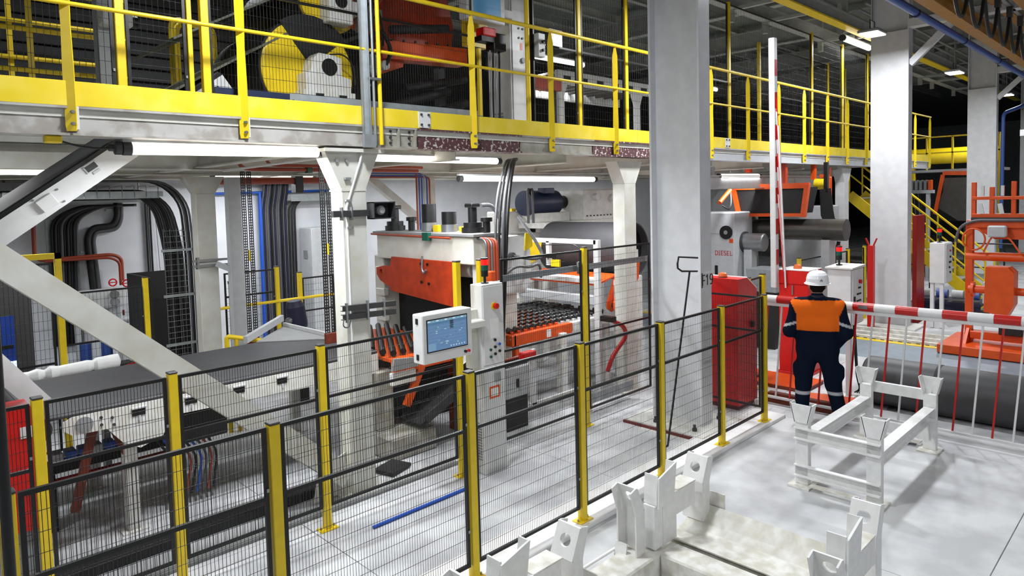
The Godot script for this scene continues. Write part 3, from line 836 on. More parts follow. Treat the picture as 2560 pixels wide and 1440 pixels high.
	P(hel, "brim", G.new().lathe(V(0, 1.658, -0.006), V(0, 1, 0.06), [Vector2(0.105, 0.006), Vector2(0.142, 0.0), Vector2(0.143, 0.006), Vector2(0.12, 0.016)], 32), "helmet")
	P(hel, "badge", G.new().prism(PackedVector2Array([Vector2(-0.02, 0), Vector2(0.02, 0), Vector2(0, 0.028)]), V(0.035, 1.7, 0.1185), V(0.96, 0, -0.28), V(0, 1, -0.12), V(0, 0, 0.004)), "grey")
	P(hel, "ridge", G.new().tube([V(0, 1.72, 0.12), V(0, 1.78, 0.09), V(0, 1.817, 0.03), V(0, 1.817, -0.035), V(0, 1.78, -0.09)], 0.008, 6), "helmet")
	var col := P(t, "collar", G.new().lathe(V(0, 1.47, -0.005), V(0, 1, -0.05), [Vector2(0.085, 0), Vector2(0.078, 0.05), Vector2(0.072, 0.055), Vector2(0.07, 0.0)], 24), "suit")
	col.position = Vector3.ZERO
	for q in [[-0.18, 0.025, 0.0], [0.25, -0.055, 0.0]]:
		var bo := P(t, "boot", sdf_mesh([[V(q[0], 0.12, q[1]), V(q[0], 0.05, q[1]), 0.056, 0.05], [V(q[0], 0.045, q[1] + 0.02), V(q[0], 0.045, q[1] - 0.13), 0.045, 0.04], [V(q[0], 0.035, q[1] - 0.12), V(q[0], 0.035, q[1] - 0.16), 0.042, 0.034]], 0.008, 90.0, func(p: Vector3) -> Color: return Color(0.012, 0.012, 0.012) if p.y > 0.02 else Color(0.05, 0.045, 0.04)), "vcol")
		bo.position = V(0, 0.006, 0)
const MZ := -5.45
func mezz() -> void:
	# deck with a slot for the inclined conveyor
	var dk := S("mezzanine_deck", G.new().bb(-10, 0.2, 3.38, 3.46, -11.5, MZ - 0.03).bb(2.7, 22.0, 3.38, 3.46, -11.5, MZ - 0.03).bb(0.2, 2.7, 3.38, 3.46, -6.15, MZ - 0.03).bb(0.2, 2.7, 3.38, 3.46, -11.5, -7.7), "cream")
	for x in [-2.1, -0.3, 2.85, 4.7, 6.5, 8.3, 10.1, 11.9, 13.7, 15.5]:
		P(dk, "cross_beam", G.new().ibeam(V(x, 3.27, -11.0), V(x, 3.27, -5.62), 0.12, 0.22, 0.014, 0.01), "cream")
	for z in [-7.85, -9.15, -10.6]:
		P(dk, "long_beam", G.new().ibeam(V(-10, 3.255, z), V(22, 3.255, z), 0.12, 0.24, 0.014, 0.01), "cream")
	# edge beam in bolted lengths
	var eb := T("edge_beam", "grimy grey steel edge beam of the mezzanine with primer patches", "beam", V(5, 3.25, MZ))
	for s in [[-10.0, 3.5, "beamgrime"], [3.5, 4.08, "greybeam"], [4.08, 5.55, "primer"], [5.55, 6.86, "greybeam"], [6.86, 8.2, "primer"], [8.2, 16.2, "lightgrey"], [16.2, 22.0, "lightgrey"]]:
		P(eb, "beam_length", G.new().ibeam(V(s[0], 3.352, MZ - 0.1), V(s[1], 3.352, MZ - 0.1), 0.2, 0.2, 0.016, 0.012).bb(s[0] + 0.01, s[1] - 0.01, 3.268, 3.436, MZ - 0.05, MZ - 0.038), s[2])
	for x in [3.55, 3.86, 4.06]: P(eb, "stiffener", G.new().bb(x - 0.008, x + 0.008, 3.268, 3.436, MZ - 0.04, MZ), "greybeam")
	for x in [3.68, 3.78, 4.0, 4.35]:
		for y in [3.3, 3.355, 3.41]:
			if x > 4.2: continue
			P(eb, "bolt", G.new().cyl(V(x, y, MZ - 0.04), V(x, y, MZ - 0.02), 0.014, 6), "darkgrey")
	# kick plate
	var kp := T("kick_plate", "long yellow kick plate along the mezzanine edge", "kick plate", V(5, 3.455, MZ))
	for s in [[-10.0, -1.2], [-1.195, 2.352], [2.357, 4.12], [4.22, 7.8], [7.805, 10.25], [10.35, 16.2], [16.205, 22.0]]:
		P(kp, "plate", G.new().bb(s[0], s[1], 3.452, 3.622, MZ - 0.008, MZ, 0.002), "yellowworn")
	for x in [4.17, 10.3]:
		var pl := P(kp, "splice_plate", G.new().bb(x - 0.075, x + 0.075, 3.46, 3.618, MZ - 0.008, MZ + 0.008, 0.002), "white", "white splice plate")
		for q in [[-0.045, 3.49], [0.045, 3.49], [-0.045, 3.59], [0.045, 3.59]]: P(pl, "bolt", G.new().cyl(V(x + q[0], q[1], MZ + 0.008), V(x + q[0], q[1], MZ + 0.022), 0.012, 6), "darkgrey")
	# railing
	var rl := T("railing", "yellow railing along the mezzanine edge", "railing", V(5, 3.27, MZ + 0.02))
	P(rl, "top_rail", G.new().tube([V(-10, 4.69, MZ + 0.02), V(21.9, 4.69, MZ + 0.02)], 0.022, 10), "yellow")
	P(rl, "mid_rail", G.new().tube([V(-10, 4.14, MZ + 0.02), V(21.9, 4.14, MZ + 0.02)], 0.016, 8), "yellow")
	for x in [-2.45, -1.25, -0.05, 1.153, 2.352, 4.817, 6.052, 7.308, 8.55, 9.78, 11.01, 12.2, 13.32, 14.476, 15.593, 16.764, 18.0, 19.2, 20.5, 21.88]:
		var ps := P(rl, "post", G.new().prism(PackedVector2Array([Vector2(-0.03, 3.28), Vector2(0.03, 3.28), Vector2(0.036, 3.32), Vector2(0.036, 3.7), Vector2(0.03, 4.0), Vector2(0.036, 4.3), Vector2(0.034, 4.55), Vector2(0.014, 4.67), Vector2(-0.014, 4.67), Vector2(-0.034, 4.55), Vector2(-0.036, 4.3), Vector2(-0.03, 4.0), Vector2(-0.036, 3.7), Vector2(-0.036, 3.32)]), V(x, 0, MZ + 0.003), V(0.8, 0, 0.6), Vector3.UP, V(-0.006, 0, 0.008)), "yellow")
		P(ps, "back_plate", G.new().bb(x + 0.01, x + 0.045, 3.29, 3.45, MZ - 0.035, MZ + 0.012, 0.002), "white")
		for y in [3.33, 3.41]: P(ps, "bolt", G.new().cyl(V(x, y, MZ + 0.012), V(x + 0.006, y, MZ + 0.035), 0.012, 6), "steel")
	# galvanised cable riser at the corner
	var cr := T("cable_riser", "galvanised cable channel with conduit rising beside the railing", "cable duct", V(3.49, 3.2, MZ + 0.05))
	P(cr, "channel", G.new().channel(V(3.47, 3.26, MZ + 0.05), V(3.47, 7.4, MZ + 0.05), 0.05, 0.075, 0.004, V(1, 0, 0.25)), "galv")
	P(cr, "conduit", G.new().tube([V(3.545, 3.26, MZ + 0.07), V(3.545, 7.4, MZ + 0.07)], 0.012, 8), "galv")
	P(cr, "foot_plate", G.new().bb(3.42, 3.54, 3.24, 3.36, MZ + 0.05, MZ + 0.085), "galv")
	P(cr, "clamp", G.new().bb(3.5, 3.62, 3.86, 3.88, MZ + 0.05, MZ + 0.09), "steel")
	one("pole", "thin yellow pole beside the galvanised cable channel", "pole", G.new().tube([V(3.625, 3.27, MZ + 0.05), V(3.625, 7.4, MZ + 0.05)], 0.02, 10), "yellow")
	# tall mesh fence on the deck
	var z := -5.7
	var tf := T("tall_fence", "tall mesh fence on the deck before the dark stair railings", "fence", V(1, 3.46, z))
	for x in [0.35, 1.545, 2.045, 2.165]: P(tf, "post", G.new().bb(x - (0.03 if x != 2.045 else 0.018), x + (0.03 if x != 2.045 else 0.018), 3.46, 6.0, z - 0.03, z + 0.03, 0.004), "yellow")
	fence_panel(tf, V(-1.9, 0, z), V(0.31, 0, z), [3.52, 4.9, 5.9], 0.04, 0.1, 0.0018)
	fence_panel(tf, V(0.39, 0, z), V(1.505, 0, z), [3.52, 4.9, 5.9], 0.04, 0.1, 0.0018)
	fence_panel(tf, V(1.59, 0, z), V(2.02, 0, z), [3.52, 4.9, 5.9], 0.04, 0.1, 0.0018)
	fence_panel(tf, V(2.2, 0, z), V(3.72, 0, z), [3.62, 4.53, 5.9], 0.03, 0.1, 0.0018)
	fence_panel(tf, V(3.76, 0, z), V(5.05, 0, z), [3.62, 4.53, 5.9], 0.03, 0.1, 0.0018)
	tf = T("tall_fence", "tall mesh fence on the deck before the upper control cabinet tables", "fence", V(7.5, 3.46, z))
	for x in [6.87, 7.89, 9.3, 10.83]: P(tf, "post", G.new().bb(x - 0.03, x + 0.03, 3.46, 5.94, z - 0.03, z + 0.03, 0.004), "yellow")
	P(tf, "post", G.new().cyl(V(5.93, 3.6, z), V(5.93, 6.2, z), 0.03, 12), "yellow")
	for q in [[5.98, 6.83], [6.93, 7.85], [7.93, 9.26], [9.34, 10.79]]: fence_panel(tf, V(q[0], 0, z), V(q[1], 0, z), [3.56, 4.6, 5.9], 0.05, 0.1, 0.0018)
	tf = T("tall_fence", "tall mesh fence on the deck behind the upright barrier boom", "fence", V(14.5, 3.46, z))
	for x in [14.3, 15.98, 17.59]: P(tf, "post", G.new().bb(x - 0.03, x + 0.03, 3.46, 5.94, z - 0.03, z + 0.03, 0.004), "yellow")
	for q in [[10.87, 14.26], [14.34, 15.94], [16.02, 17.55]]: fence_panel(tf, V(q[0], 0, z), V(q[1], 0, z), [3.56, 4.8, 5.9], 0.06, 0.12, 0.0018)
	tf = T("tall_fence", "lower yellow-posted mesh fence set back on the deck", "fence", V(14, 3.46, -6.6))
	for x in [13.85, 17.55, 18.7]: P(tf, "post", G.new().bb(x - 0.03, x + 0.03, 3.46, 5.85, -6.63, -6.57, 0.004), "yellow")
	for q in [[13.89, 17.51], [17.59, 18.66]]: fence_panel(tf, V(q[0], 0, -6.6), V(q[1], 0, -6.6), [3.56, 4.8, 5.8], 0.06, 0.12, 0.0018)
	one("sill_channel", "dark blue steel channel lying on the deck edge", "channel", G.new().channel(V(2.17, 3.52, -5.56), V(2.8, 3.52, -5.56), 0.04, 0.1, 0.006, Vector3.UP, -1.0).bb(2.17, 2.8, 3.46, 3.47, -5.58, -5.5).bb(2.17, 2.8, 3.63, 3.69, -5.56, -5.54), "navyblue")
	one("sill_channel", "galvanised cable tray along the deck edge below the drum", "cable tray", G.new().bb(2.82, 5.0, 3.62, 3.64, -5.58, -5.5).bb(2.82, 5.0, 3.64, 3.7, -5.585, -5.575).bb(2.82, 5.0, 3.46, 3.62, -5.57, -5.55), "galv")
	upper_machines()
func upper_machines() -> void:
	# head drum of the inclined conveyor
	var t := T("head_drum", "large head drum with yellow end disc and black belt on the deck", "drum", V(3.45, 3.46, -6.8))
	P(t, "disc", G.new().lathe(V(3.45, 4.08, -6.42), Vector3.BACK, [Vector2(0, 0), Vector2(0.5, 0), Vector2(0.5, 0.03), Vector2(0.48, 0.04), Vector2(0, 0.04)], 48), "yellow", "yellow end disc")
	P(t, "shell", G.new().lathe(V(3.45, 4.08, -7.6), Vector3.BACK, [Vector2(0.0, 0), Vector2(0.52, 0), Vector2(0.52, 1.19), Vector2(0.4, 1.19)], 48), "rubber")
	var pts := PackedVector2Array([Vector2(0, 0)])
	for i in 9: pts.append(Vector2.from_angle(deg_to_rad(38.0 + 90.0 * i / 8.0)) * 0.51)
	P(t, "black_sector", G.new().prism(pts, V(3.46, 4.13, -6.382), Vector3.RIGHT, Vector3.UP, V(0, 0, 0.012)), "rubber", "black guard sector")
	var b := P(t, "bearing_block", G.new().prism(PackedVector2Array([Vector2(3.3, 3.86), Vector2(3.8, 3.86), Vector2(3.8, 4.0), Vector2(3.7, 4.02), Vector2(3.7, 4.2), Vector2(3.62, 4.22), Vector2(3.45, 4.23), Vector2(3.38, 4.16), Vector2(3.36, 4.05), Vector2(3.3, 4.02)]), V(0, 0, -6.36), Vector3.RIGHT, Vector3.UP, V(0, 0, 0.18)), "dirtywhite", "white bearing block")
	P(b, "bore", G.new().cyl(V(3.56, 4.1, -6.18), V(3.56, 4.1, -6.172), 0.085, 24), "black")
	P(t, "pedestal", G.new().prism(PackedVector2Array([Vector2(3.05, 3.46), Vector2(3.85, 3.46), Vector2(3.85, 3.86), Vector2(3.28, 3.86), Vector2(3.28, 3.78), Vector2(3.05, 3.74)]), V(0, 0, -6.38), Vector3.RIGHT, Vector3.UP, V(0, 0, 0.2)), "dirtywhite")
	for x in [3.4, 3.66]: P(t, "pocket", G.new().bb(x, x + 0.09, 3.66, 3.83, -6.182, -6.176), "soot")
	P(t, "hose", G.new().tube(fillet([V(3.58, 4.23, -6.2), V(3.72, 4.25, -6.17), V(3.83, 4.15, -6.16), V(3.84, 3.95, -6.16)], 0.1), 0.008, 6), "cable")
	# belt running up to a second, higher drum
	t = T("rising_belt", "wide olive grey rubber belt rising to the upper drum", "belt", V(2.6, 3.9, -7.0))
	P(t, "belt", G.new().beam(V(1.9, 3.62, -7.0), V(3.55, 4.62, -7.0), 1.25, 0.02), "belt_old")
	P(t, "upper_belt", G.new().beam(V(2.2, 4.25, -7.15), V(4.0, 5.25, -7.15), 1.3, 0.02), "belt_old")
	t = T("upper_drum", "upper drum with yellow rim and white bearing beside the orange machine", "drum", V(3.8, 4.5, -7.0))
	P(t, "shell", G.new().lathe(V(3.75, 4.85, -7.8), Vector3.BACK, [Vector2(0, 0), Vector2(0.36, 0), Vector2(0.36, 1.32), Vector2(0, 1.32)], 36), "rubber")
	P(t, "disc", G.new().cyl(V(3.75, 4.85, -6.48), V(3.75, 4.85, -6.44), 0.345, 36), "yellow")
	P(t, "bearing_block", G.new().bb(3.62, 3.9, 4.58, 4.92, -6.44, -6.24, 0.01), "dirtywhite")
	P(t, "bore", G.new().cyl(V(3.76, 4.8, -6.24), V(3.76, 4.8, -6.232), 0.07, 20), "black")
	P(t, "support", G.new().bb(4.0, 4.14, 3.46, 4.9, -7.6, -7.4).bb(3.9, 4.14, 4.7, 4.84, -7.6, -6.3), "dirtywhite")
	# orange machine
	t = T("orange_machine", "orange steel machine with slanted hood behind the mesh fence", "machine", V(4.9, 3.46, -6.8))
	P(t, "side_plate", G.new().prism(PackedVector2Array([Vector2(3.92, 4.62), Vector2(4.25, 4.52), Vector2(4.25, 5.6), Vector2(3.92, 5.6)]), V(0, 0, -6.45), Vector3.RIGHT, Vector3.UP, V(0, 0, 0.04)), "orange")
	P(t, "hood", G.new().prism(PackedVector2Array([Vector2(4.42, 4.42), Vector2(5.55, 4.42), Vector2(5.62, 4.9), Vector2(5.45, 5.6), Vector2(4.9, 5.5), Vector2(4.42, 4.85)]), V(0, 0, -6.75), Vector3.RIGHT, Vector3.UP, V(0, 0, 0.06)), "orangedark")
	P(t, "lower_beam", G.new().prism(PackedVector2Array([Vector2(4.28, 4.3), Vector2(5.5, 4.36), Vector2(5.5, 4.56), Vector2(4.3, 4.5)]), V(0, 0, -6.5), Vector3.RIGHT, Vector3.UP, V(0, 0, 0.2)), "orange")
	for i in 7: P(t, "bolt", G.new().cyl(V(4.4 + 0.16 * i, 4.51 + 0.01 * i, -6.3), V(4.4 + 0.16 * i, 4.51 + 0.01 * i, -6.28), 0.014, 6), "black")
	P(t, "nose_plate", G.new().prism(PackedVector2Array([Vector2(4.15, 4.08), Vector2(4.6, 4.25), Vector2(4.62, 4.34), Vector2(4.3, 4.4)]), V(0, 0, -6.42), Vector3.RIGHT, Vector3.UP, V(0, 0, 0.05)), "orange")
	P(t, "frame", G.new().bb(4.2, 4.3, 3.46, 4.3, -6.9, -6.8).bb(5.45, 5.55, 3.46, 4.4, -6.9, -6.8).bb(4.2, 5.55, 3.46, 3.56, -6.9, -6.75), "soot")
	P(t, "bracket", G.new().bb(4.05, 4.2, 4.1, 4.3, -6.35, -6.2, 0.01).cyl(V(4.24, 4.2, -6.3), V(4.24, 4.2, -6.18), 0.05, 14), "dirtywhite")
	for q in [[4.6, 4.0, 5.5, 4.2, -6.35], [4.35, 3.78, 5.2, 4.02, -6.3], [4.5, 3.62, 5.45, 3.9, -6.28], [4.4, 4.62, 5.2, 4.75, -6.3]]:
		P(t, "roller", G.new().cyl(V(q[0], q[1], q[4]), V(q[2], q[3], q[4]), 0.05, 14), "rubber", "black roller")
	P(t, "hose", G.new().tube(fillet([V(3.95, 4.25, -6.2), V(4.05, 4.5, -6.15), V(4.2, 4.55, -6.15), V(4.3, 4.35, -6.15), V(4.25, 4.2, -6.2)], 0.15), 0.022, 8), "cable")
	P(t, "hose", G.new().tube(fillet([V(3.98, 4.75, -6.22), V(4.1, 4.85, -6.15), V(4.2, 4.6, -6.15), V(4.22, 4.4, -6.2)], 0.12), 0.014, 8), "cable")
	P(t, "valve_block", G.new().bb(4.0, 4.12, 4.55, 4.9, -6.4, -6.25, 0.01).bb(4.14, 4.26, 4.68, 4.8, -6.38, -6.24, 0.008), "steel")
	# red tool head on the pole
	t = T("marking_head", "red and black tool head on a thin yellow pole", "tool", V(5.75, 3.46, -6.1))
	P(t, "pole", G.new().bb(5.4, 5.44, 3.46, 4.5, -6.02, -5.98), "yellow")
	P(t, "head", G.new().bb(5.42, 5.62, 4.64, 4.74, -6.05, -5.9, 0.012), "red")
	P(t, "body", G.new().bb(5.6, 5.8, 4.5, 4.7, -6.08, -5.92, 0.01).bb(5.4, 5.62, 4.58, 4.64, -6.06, -5.92), "black")
	for i in 4: P(t, "hose", G.new().tube([V(5.6 + 0.05 * i, 4.5, -6.0), V(5.58 + 0.055 * i, 4.1, -6.0), V(5.6 + 0.05 * i, 3.5, -6.02)], 0.012, 6), "cable" if i % 2 else "steel")
	t = T("junction_box", "yellow corrugated guard box behind the red tool head", "box", V(5.75, 3.46, -6.4))
	P(t, "box", G.new().bb(5.55, 5.9, 4.62, 5.0, -6.45, -6.35), "yellow")
	P(t, "stand", G.new().bb(5.68, 5.76, 3.46, 4.62, -6.44, -6.36), "soot")
	# upper control cabinet
	t = T("control_cabinet", "tall white control cabinet with screen on the mezzanine", "cabinet", V(6.25, 3.46, -6.5))
	P(t, "body", G.new().bb(6.13, 6.55, 3.46, 5.7, -6.62, -6.2, 0.01), "white")
	P(t, "door", G.new().bb(6.16, 6.53, 3.5, 5.66, -6.2, -6.185, 0.006), "white")
	P(t, "vent", G.new().bb(6.121, 6.129, 3.62, 3.64, -6.5, -6.35).bb(6.121, 6.129, 3.66, 3.68, -6.5, -6.35).bb(6.121, 6.129, 3.7, 3.72, -6.5, -6.35).bb(6.121, 6.129, 3.74, 3.76, -6.5, -6.35).bb(6.121, 6.129, 3.78, 3.8, -6.5, -6.35).bb(6.121, 6.129, 3.82, 3.84, -6.5, -6.35), "grey")
	P(t, "switch", G.new().cyl(V(6.34, 4.5, -6.185), V(6.34, 4.5, -6.16), 0.035, 14), "grey")
	P(t, "warning_label", G.new().bb(6.3, 6.34, 4.63, 4.72, -6.185, -6.182), "orange")
	for q in [[6.28, 4.78], [6.34, 4.78], [6.28, 4.9], [6.35, 4.9], [6.41, 4.9]]: P(t, "button", G.new().cyl(V(q[0], q[1], -6.185), V(q[0], q[1], -6.172), 0.014, 10), "black")
	var s := T("operator_screen", "operator screen on an arm of the upper control cabinet", "screen", V(5.65, 4.9, -6.15))
	var f := P(s, "case", G.new().bb(5.3, 5.92, 4.85, 5.35, -6.2, -6.05, 0.012), "white")
	P(f, "display", G.new().bb(5.4, 5.84, 4.94, 5.3, -6.05, -6.045), "screenblue")
	P(s, "arm", G.new().bb(5.92, 6.13, 4.98, 5.08, -6.4, -6.12, 0.01), "white")
	# switch box and warning sign at the fence
	t = T("switch_box", "grey switch box with black knobs on the round yellow post", "switch box", V(6.2, 4.4, -5.66))
	P(t, "box", G.new().bb(6.02, 6.14, 4.42, 4.7, -5.68, -5.6, 0.006), "lightgrey")
	P(t, "pole", G.new().bb(6.0, 6.02, 3.46, 6.0, -5.7, -5.67), "black")
	for y in [4.5, 4.6]: P(t, "knob", G.new().cyl(V(6.09, y, -5.6), V(6.09, y, -5.57), 0.018, 12), "black")
	t = T("warning_sign", "white warning sign with yellow triangle hung on the upper fence", "sign", V(6.42, 4.68, -5.66))
	P(t, "plate", G.new().bb(6.28, 6.52, 4.6, 4.8, -5.665, -5.66), "white")
	P(t, "triangle", G.new().prism(PackedVector2Array([Vector2(-0.035, 0), Vector2(0.035, 0), Vector2(0, 0.06)]), V(6.33, 4.71, -5.66), Vector3.RIGHT, Vector3.UP, V(0, 0, 0.002)), "yellow")
	P(t, "orange_panel", G.new().prism(PackedVector2Array([Vector2(0.02, 0), Vector2(0.11, 0), Vector2(0.11, 0.1)]), V(6.4, 4.69, -5.66), Vector3.RIGHT, Vector3.UP, V(0, 0, 0.002)), "amber")
	# white roller table frames behind
	t = T("roller_table", "white roller table on flared legs set back on the deck", "table", V(11, 3.46, -8.5))
	P(t, "side_beam", G.new().bb(9.6, 13.6, 4.86, 5.1, -8.55, -8.45, 0.006), "white")
	for i in 8: P(t, "bracket", G.new().bb(9.75 + 0.5 * i, 9.95 + 0.5 * i, 4.92, 5.0, -8.45, -8.44), "soot")
	for x in [9.7, 12.15]:
		P(t, "leg", G.new().prism(PackedVector2Array([Vector2(-0.07, 3.46), Vector2(0.07, 3.46), Vector2(0.07, 4.62), Vector2(0.17, 4.86), Vector2(-0.17, 4.86), Vector2(-0.07, 4.62)]), V(x, 0, -8.54), Vector3.RIGHT, Vector3.UP, V(0, 0, 0.08)), "white")
	for i in 12: P(t, "roller", G.new().cyl(V(9.8 + 0.32 * i, 5.06, -8.56), V(9.8 + 0.32 * i, 5.06, -10.0), 0.06, 10), "drumsteel")
	P(t, "side_beam", G.new().bb(9.6, 13.6, 4.86, 5.1, -10.1, -10.0, 0.006), "white")
	P(t, "cross_tie", G.new().bb(9.66, 9.74, 3.46, 4.9, -10.1, -10.0).bb(12.1, 12.2, 3.46, 4.9, -10.1, -10.0), "white")
	t = T("orange_stand", "small orange stand with dark openings below the roller table", "stand", V(10.3, 3.46, -7.8))
	P(t, "body", G.new().prism(PackedVector2Array([Vector2(-0.3, 0), Vector2(0.3, 0), Vector2(0.22, 0.36), Vector2(0.0, 0.5), Vector2(-0.22, 0.36)]), V(10.4, 3.46, -7.9), Vector3.RIGHT, Vector3.UP, V(0, 0, 0.3)), "orangedark")
	P(t, "opening", G.new().bb(10.3, 10.42, 3.55, 3.75, -7.6, -7.595), "dirtywhite")
	t = T("crate_beam", "dull orange beam lying behind the upper fence", "beam", V(8.2, 3.46, -7.9))
	P(t, "beam", G.new().bb(7.9, 9.3, 4.62, 4.85, -8.3, -8.1, 0.01), "orangedark")
	P(t, "foot", G.new().bb(8.0, 8.1, 3.46, 4.62, -8.25, -8.15).bb(9.1, 9.2, 3.46, 4.62, -8.25, -8.15), "soot")
	# dark stair and railing zone at the far end of the deck
	for r in [[-9.2, 0.0], [-10.4, 0.35]]:
		var k := T("stair_railing", "dull yellow railing with several bars in front of dark louvres" if r[0] > -10 else "dull yellow railing raised behind the first stair railing", "railing", V(2, 3.46, r[0]))
		for y in [3.95, 4.3, 4.75, 5.2]: P(k, "rail", G.new().tube([V(-1.5, y + r[1], r[0]), V(2.9 if r[1] > 0 else 2.6, y + r[1], r[0])], 0.028, 8), "yellow")
		for x in [-0.9, 0.6, 1.6, 2.55]:
			P(k, "post", G.new().bb(x - 0.03, x + 0.03, 3.46, 5.2 + r[1], r[0] - 0.04, r[0] - 0.025), "yellow")
	var hp := T("hoop_rail", "yellow hooped rail end standing on the deck", "railing", V(3.2, 3.46, -8.9))
	P(hp, "hoop", G.new().tube(fillet([V(3.05, 3.46, -8.9), V(3.05, 5.0, -8.9), V(3.5, 5.0, -8.9), V(3.5, 3.46, -8.9)], 0.12), 0.035, 8), "yellow")
	P(hp, "bar", G.new().tube([V(3.05, 4.2, -8.9), V(3.5, 4.2, -8.9)], 0.03, 8), "yellow")
	hp = T("hoop_rail", "yellow hooped rail beside the rising belt", "railing", V(3.1, 3.46, -7.95))
	P(hp, "hoop", G.new().tube(fillet([V(2.62, 3.5, -7.8), V(2.62, 4.75, -7.8), V(2.95, 4.75, -7.8), V(2.95, 3.5, -7.8)], 0.1), 0.03, 8), "yellow")
	P(hp, "bar", G.new().tube([V(2.62, 3.9, -7.8), V(2.95, 3.9, -7.8)], 0.03, 8), "yellow")
	var lv := T("louvre_wall", "dark grey louvred cladding behind the stair railings", "cladding", V(1, 3.46, -11.6))
	for i in 22: P(lv, "slat", G.new().box(V(2.0, 3.6 + 0.2 * i, -11.7), V(9.0, 0.19, 0.02), Basis(Vector3.RIGHT, -0.35)), "darkwall")
	one("support_column", "grey steel column behind the stair railing on the deck", "column", G.new().ibeam(V(0.95, 3.46, -8.2), V(0.95, 7.4, -8.2), 0.2, 0.2, 0.015, 0.012, Vector3.FORWARD), "lightgrey")
	one("support_column", "grey steel column with a camera behind the hooped rail", "column", G.new().ibeam(V(2.2, 3.46, -8.6), V(2.2, 7.4, -8.6), 0.2, 0.2, 0.015, 0.012, Vector3.FORWARD), "lightgrey")
	var c := T("floodlight", "small white floodlight on the grey deck column", "lamp", V(2.3, 4.75, -8.45))
	P(c, "case", G.new().bb(2.1, 2.4, 4.72, 4.9, -8.5, -8.3, 0.02), "white")
	P(c, "lens", G.new().cyl(V(2.4, 4.8, -8.4), V(2.46, 4.8, -8.4), 0.07, 16), "black")
	one("panel_crate", "pale ribbed sheet panel leaning low behind the stair railing", "panel", G.new().bb(0.9, 1.9, 3.46, 4.0, -8.05, -8.0), "lightgrey")
	one("panel_crate", "grey ribbed sheet panel low behind the hooped rail", "panel", G.new().bb(2.45, 2.95, 3.46, 3.85, -7.75, -7.72), "lightgrey")
func belt_conveyor() -> void:
	var t := T("belt_conveyor", "flat white-framed conveyor with dark grey belt behind the fence", "conveyor", V(2.3, 0, -7.0))
	var z1 := -6.25
	var z0 := -7.78
	P(t, "belt", G.new().bb(0.95, 4.05, 1.1, 1.13, z0 + 0.03, z1 - 0.004, 0.008).cyl(V(0.98, 1.04, z0 + 0.03), V(0.98, 1.04, z1 - 0.004), 0.09, 24), "belt")
	for z in [z1, z0 + 0.03]:
		var f := P(t, "side_frame", G.new().prism(PackedVector2Array([Vector2(1.14, 1.0), Vector2(1.2, 0.95), Vector2(4.05, 0.885), Vector2(4.05, 1.095), Vector2(1.2, 1.1), Vector2(1.14, 1.07)]), V(0, 0, z - 0.03), Vector3.RIGHT, Vector3.UP, V(0, 0, 0.03)), "dirtywhite")
		if z == z1:
			P(f, "drum_plate", G.new().cyl(V(1.28, 1.02, z), V(1.28, 1.02, z + 0.01), 0.065, 20), "grey")
			for q in [[1.4, 1.05], [1.4, 0.99], [1.48, 1.03], [1.49, 0.97]]: P(f, "bolt", G.new().cyl(V(q[0], q[1], z), V(q[0], q[1], z + 0.012), 0.012, 8), "darkgrey")
			for x in [1.63, 2.05, 2.9, 3.32, 2.48]:
				var w := P(f, "access_window", G.new().bb(x, x + 0.1, 1.0, 1.06, z, z + 0.006), "black", "black slotted window")
				P(w, "lip", G.new().bb(x - 0.008, x + 0.11, 1.06, 1.072, z, z + 0.02).bb(x + 0.04, x + 0.06, 0.96, 1.0, z, z + 0.01), "lightgrey")
	P(t, "gusset", G.new().prism(PackedVector2Array([Vector2(1.42, 0.97), Vector2(1.95, 0.95), Vector2(1.86, 0.78), Vector2(1.68, 0.72), Vector2(1.55, 0.8)]), V(0, 0, z1 - 0.03), Vector3.RIGHT, Vector3.UP, V(0, 0, 0.026)), "dirtywhite")
	for q in [[1.62, z1 - 0.12], [1.62, z0 + 0.15], [3.75, z1 - 0.12], [3.75, z0 + 0.15]]:
		var l := P(t, "leg", G.new().bb(q[0] - 0.05, q[0] + 0.05, 0.012, 0.95, q[1] - 0.05, q[1] + 0.05, 0.004), "dirtywhite")
		P(l, "foot", G.new().bb(q[0] - 0.1, q[0] + 0.1, 0, 0.012, q[1] - 0.1, q[1] + 0.1), "dirtywhite")
	P(t, "strut", G.new().beam(V(1.36, 0.95, z1 - 0.1), V(1.2, 0.3, z1 - 0.1), 0.06, 0.06).beam(V(1.5, 0.93, z1 - 0.12), V(1.62, 0.6, z1 - 0.12), 0.05, 0.05), "rust")
	P(t, "roller_bed", G.new().bb(1.25, 4.0, 0.98, 1.09, z0 + 0.1, z1 - 0.08), "soot")
	P(t, "under_tray", G.new().bb(2.0, 2.45, 0.62, 0.9, z1 - 0.3, z1 - 0.1, 0.01), "soot")
	for i in 9: P(t, "hose", G.new().tube(fillet([V(1.78 + 0.05 * i, 0.95, z1 - 0.18), V(1.84 + 0.05 * i, 0.7, z1 - 0.16), V(2.02 + 0.045 * i, 0.45, z1 - 0.2), V(1.95 + 0.05 * i, 0.1, z1 - 0.25)], 0.1), 0.012, 6), ["cable", "blue", "cablegrey", "copper"][i % 4])
	P(t, "end_plate", G.new().prism(PackedVector2Array([Vector2(3.35, -7.72), Vector2(4.05, -8.45), Vector2(4.05, -7.1), Vector2(3.9, -7.3)]), V(0, 1.13, 0), Vector3.RIGHT, Vector3.BACK, V(0, 0.012, 0)), "grey", "grey transfer plate")
	P(t, "guide_rail", G.new().beam(V(3.28, 1.16, -7.85), V(4.05, 1.24, -8.5), 0.05, 0.08), "lightgrey")
	P(t, "edge_strip", G.new().beam(V(4.05, 1.16, -8.45), V(4.07, 1.16, -7.05), 0.03, 0.05), "white")
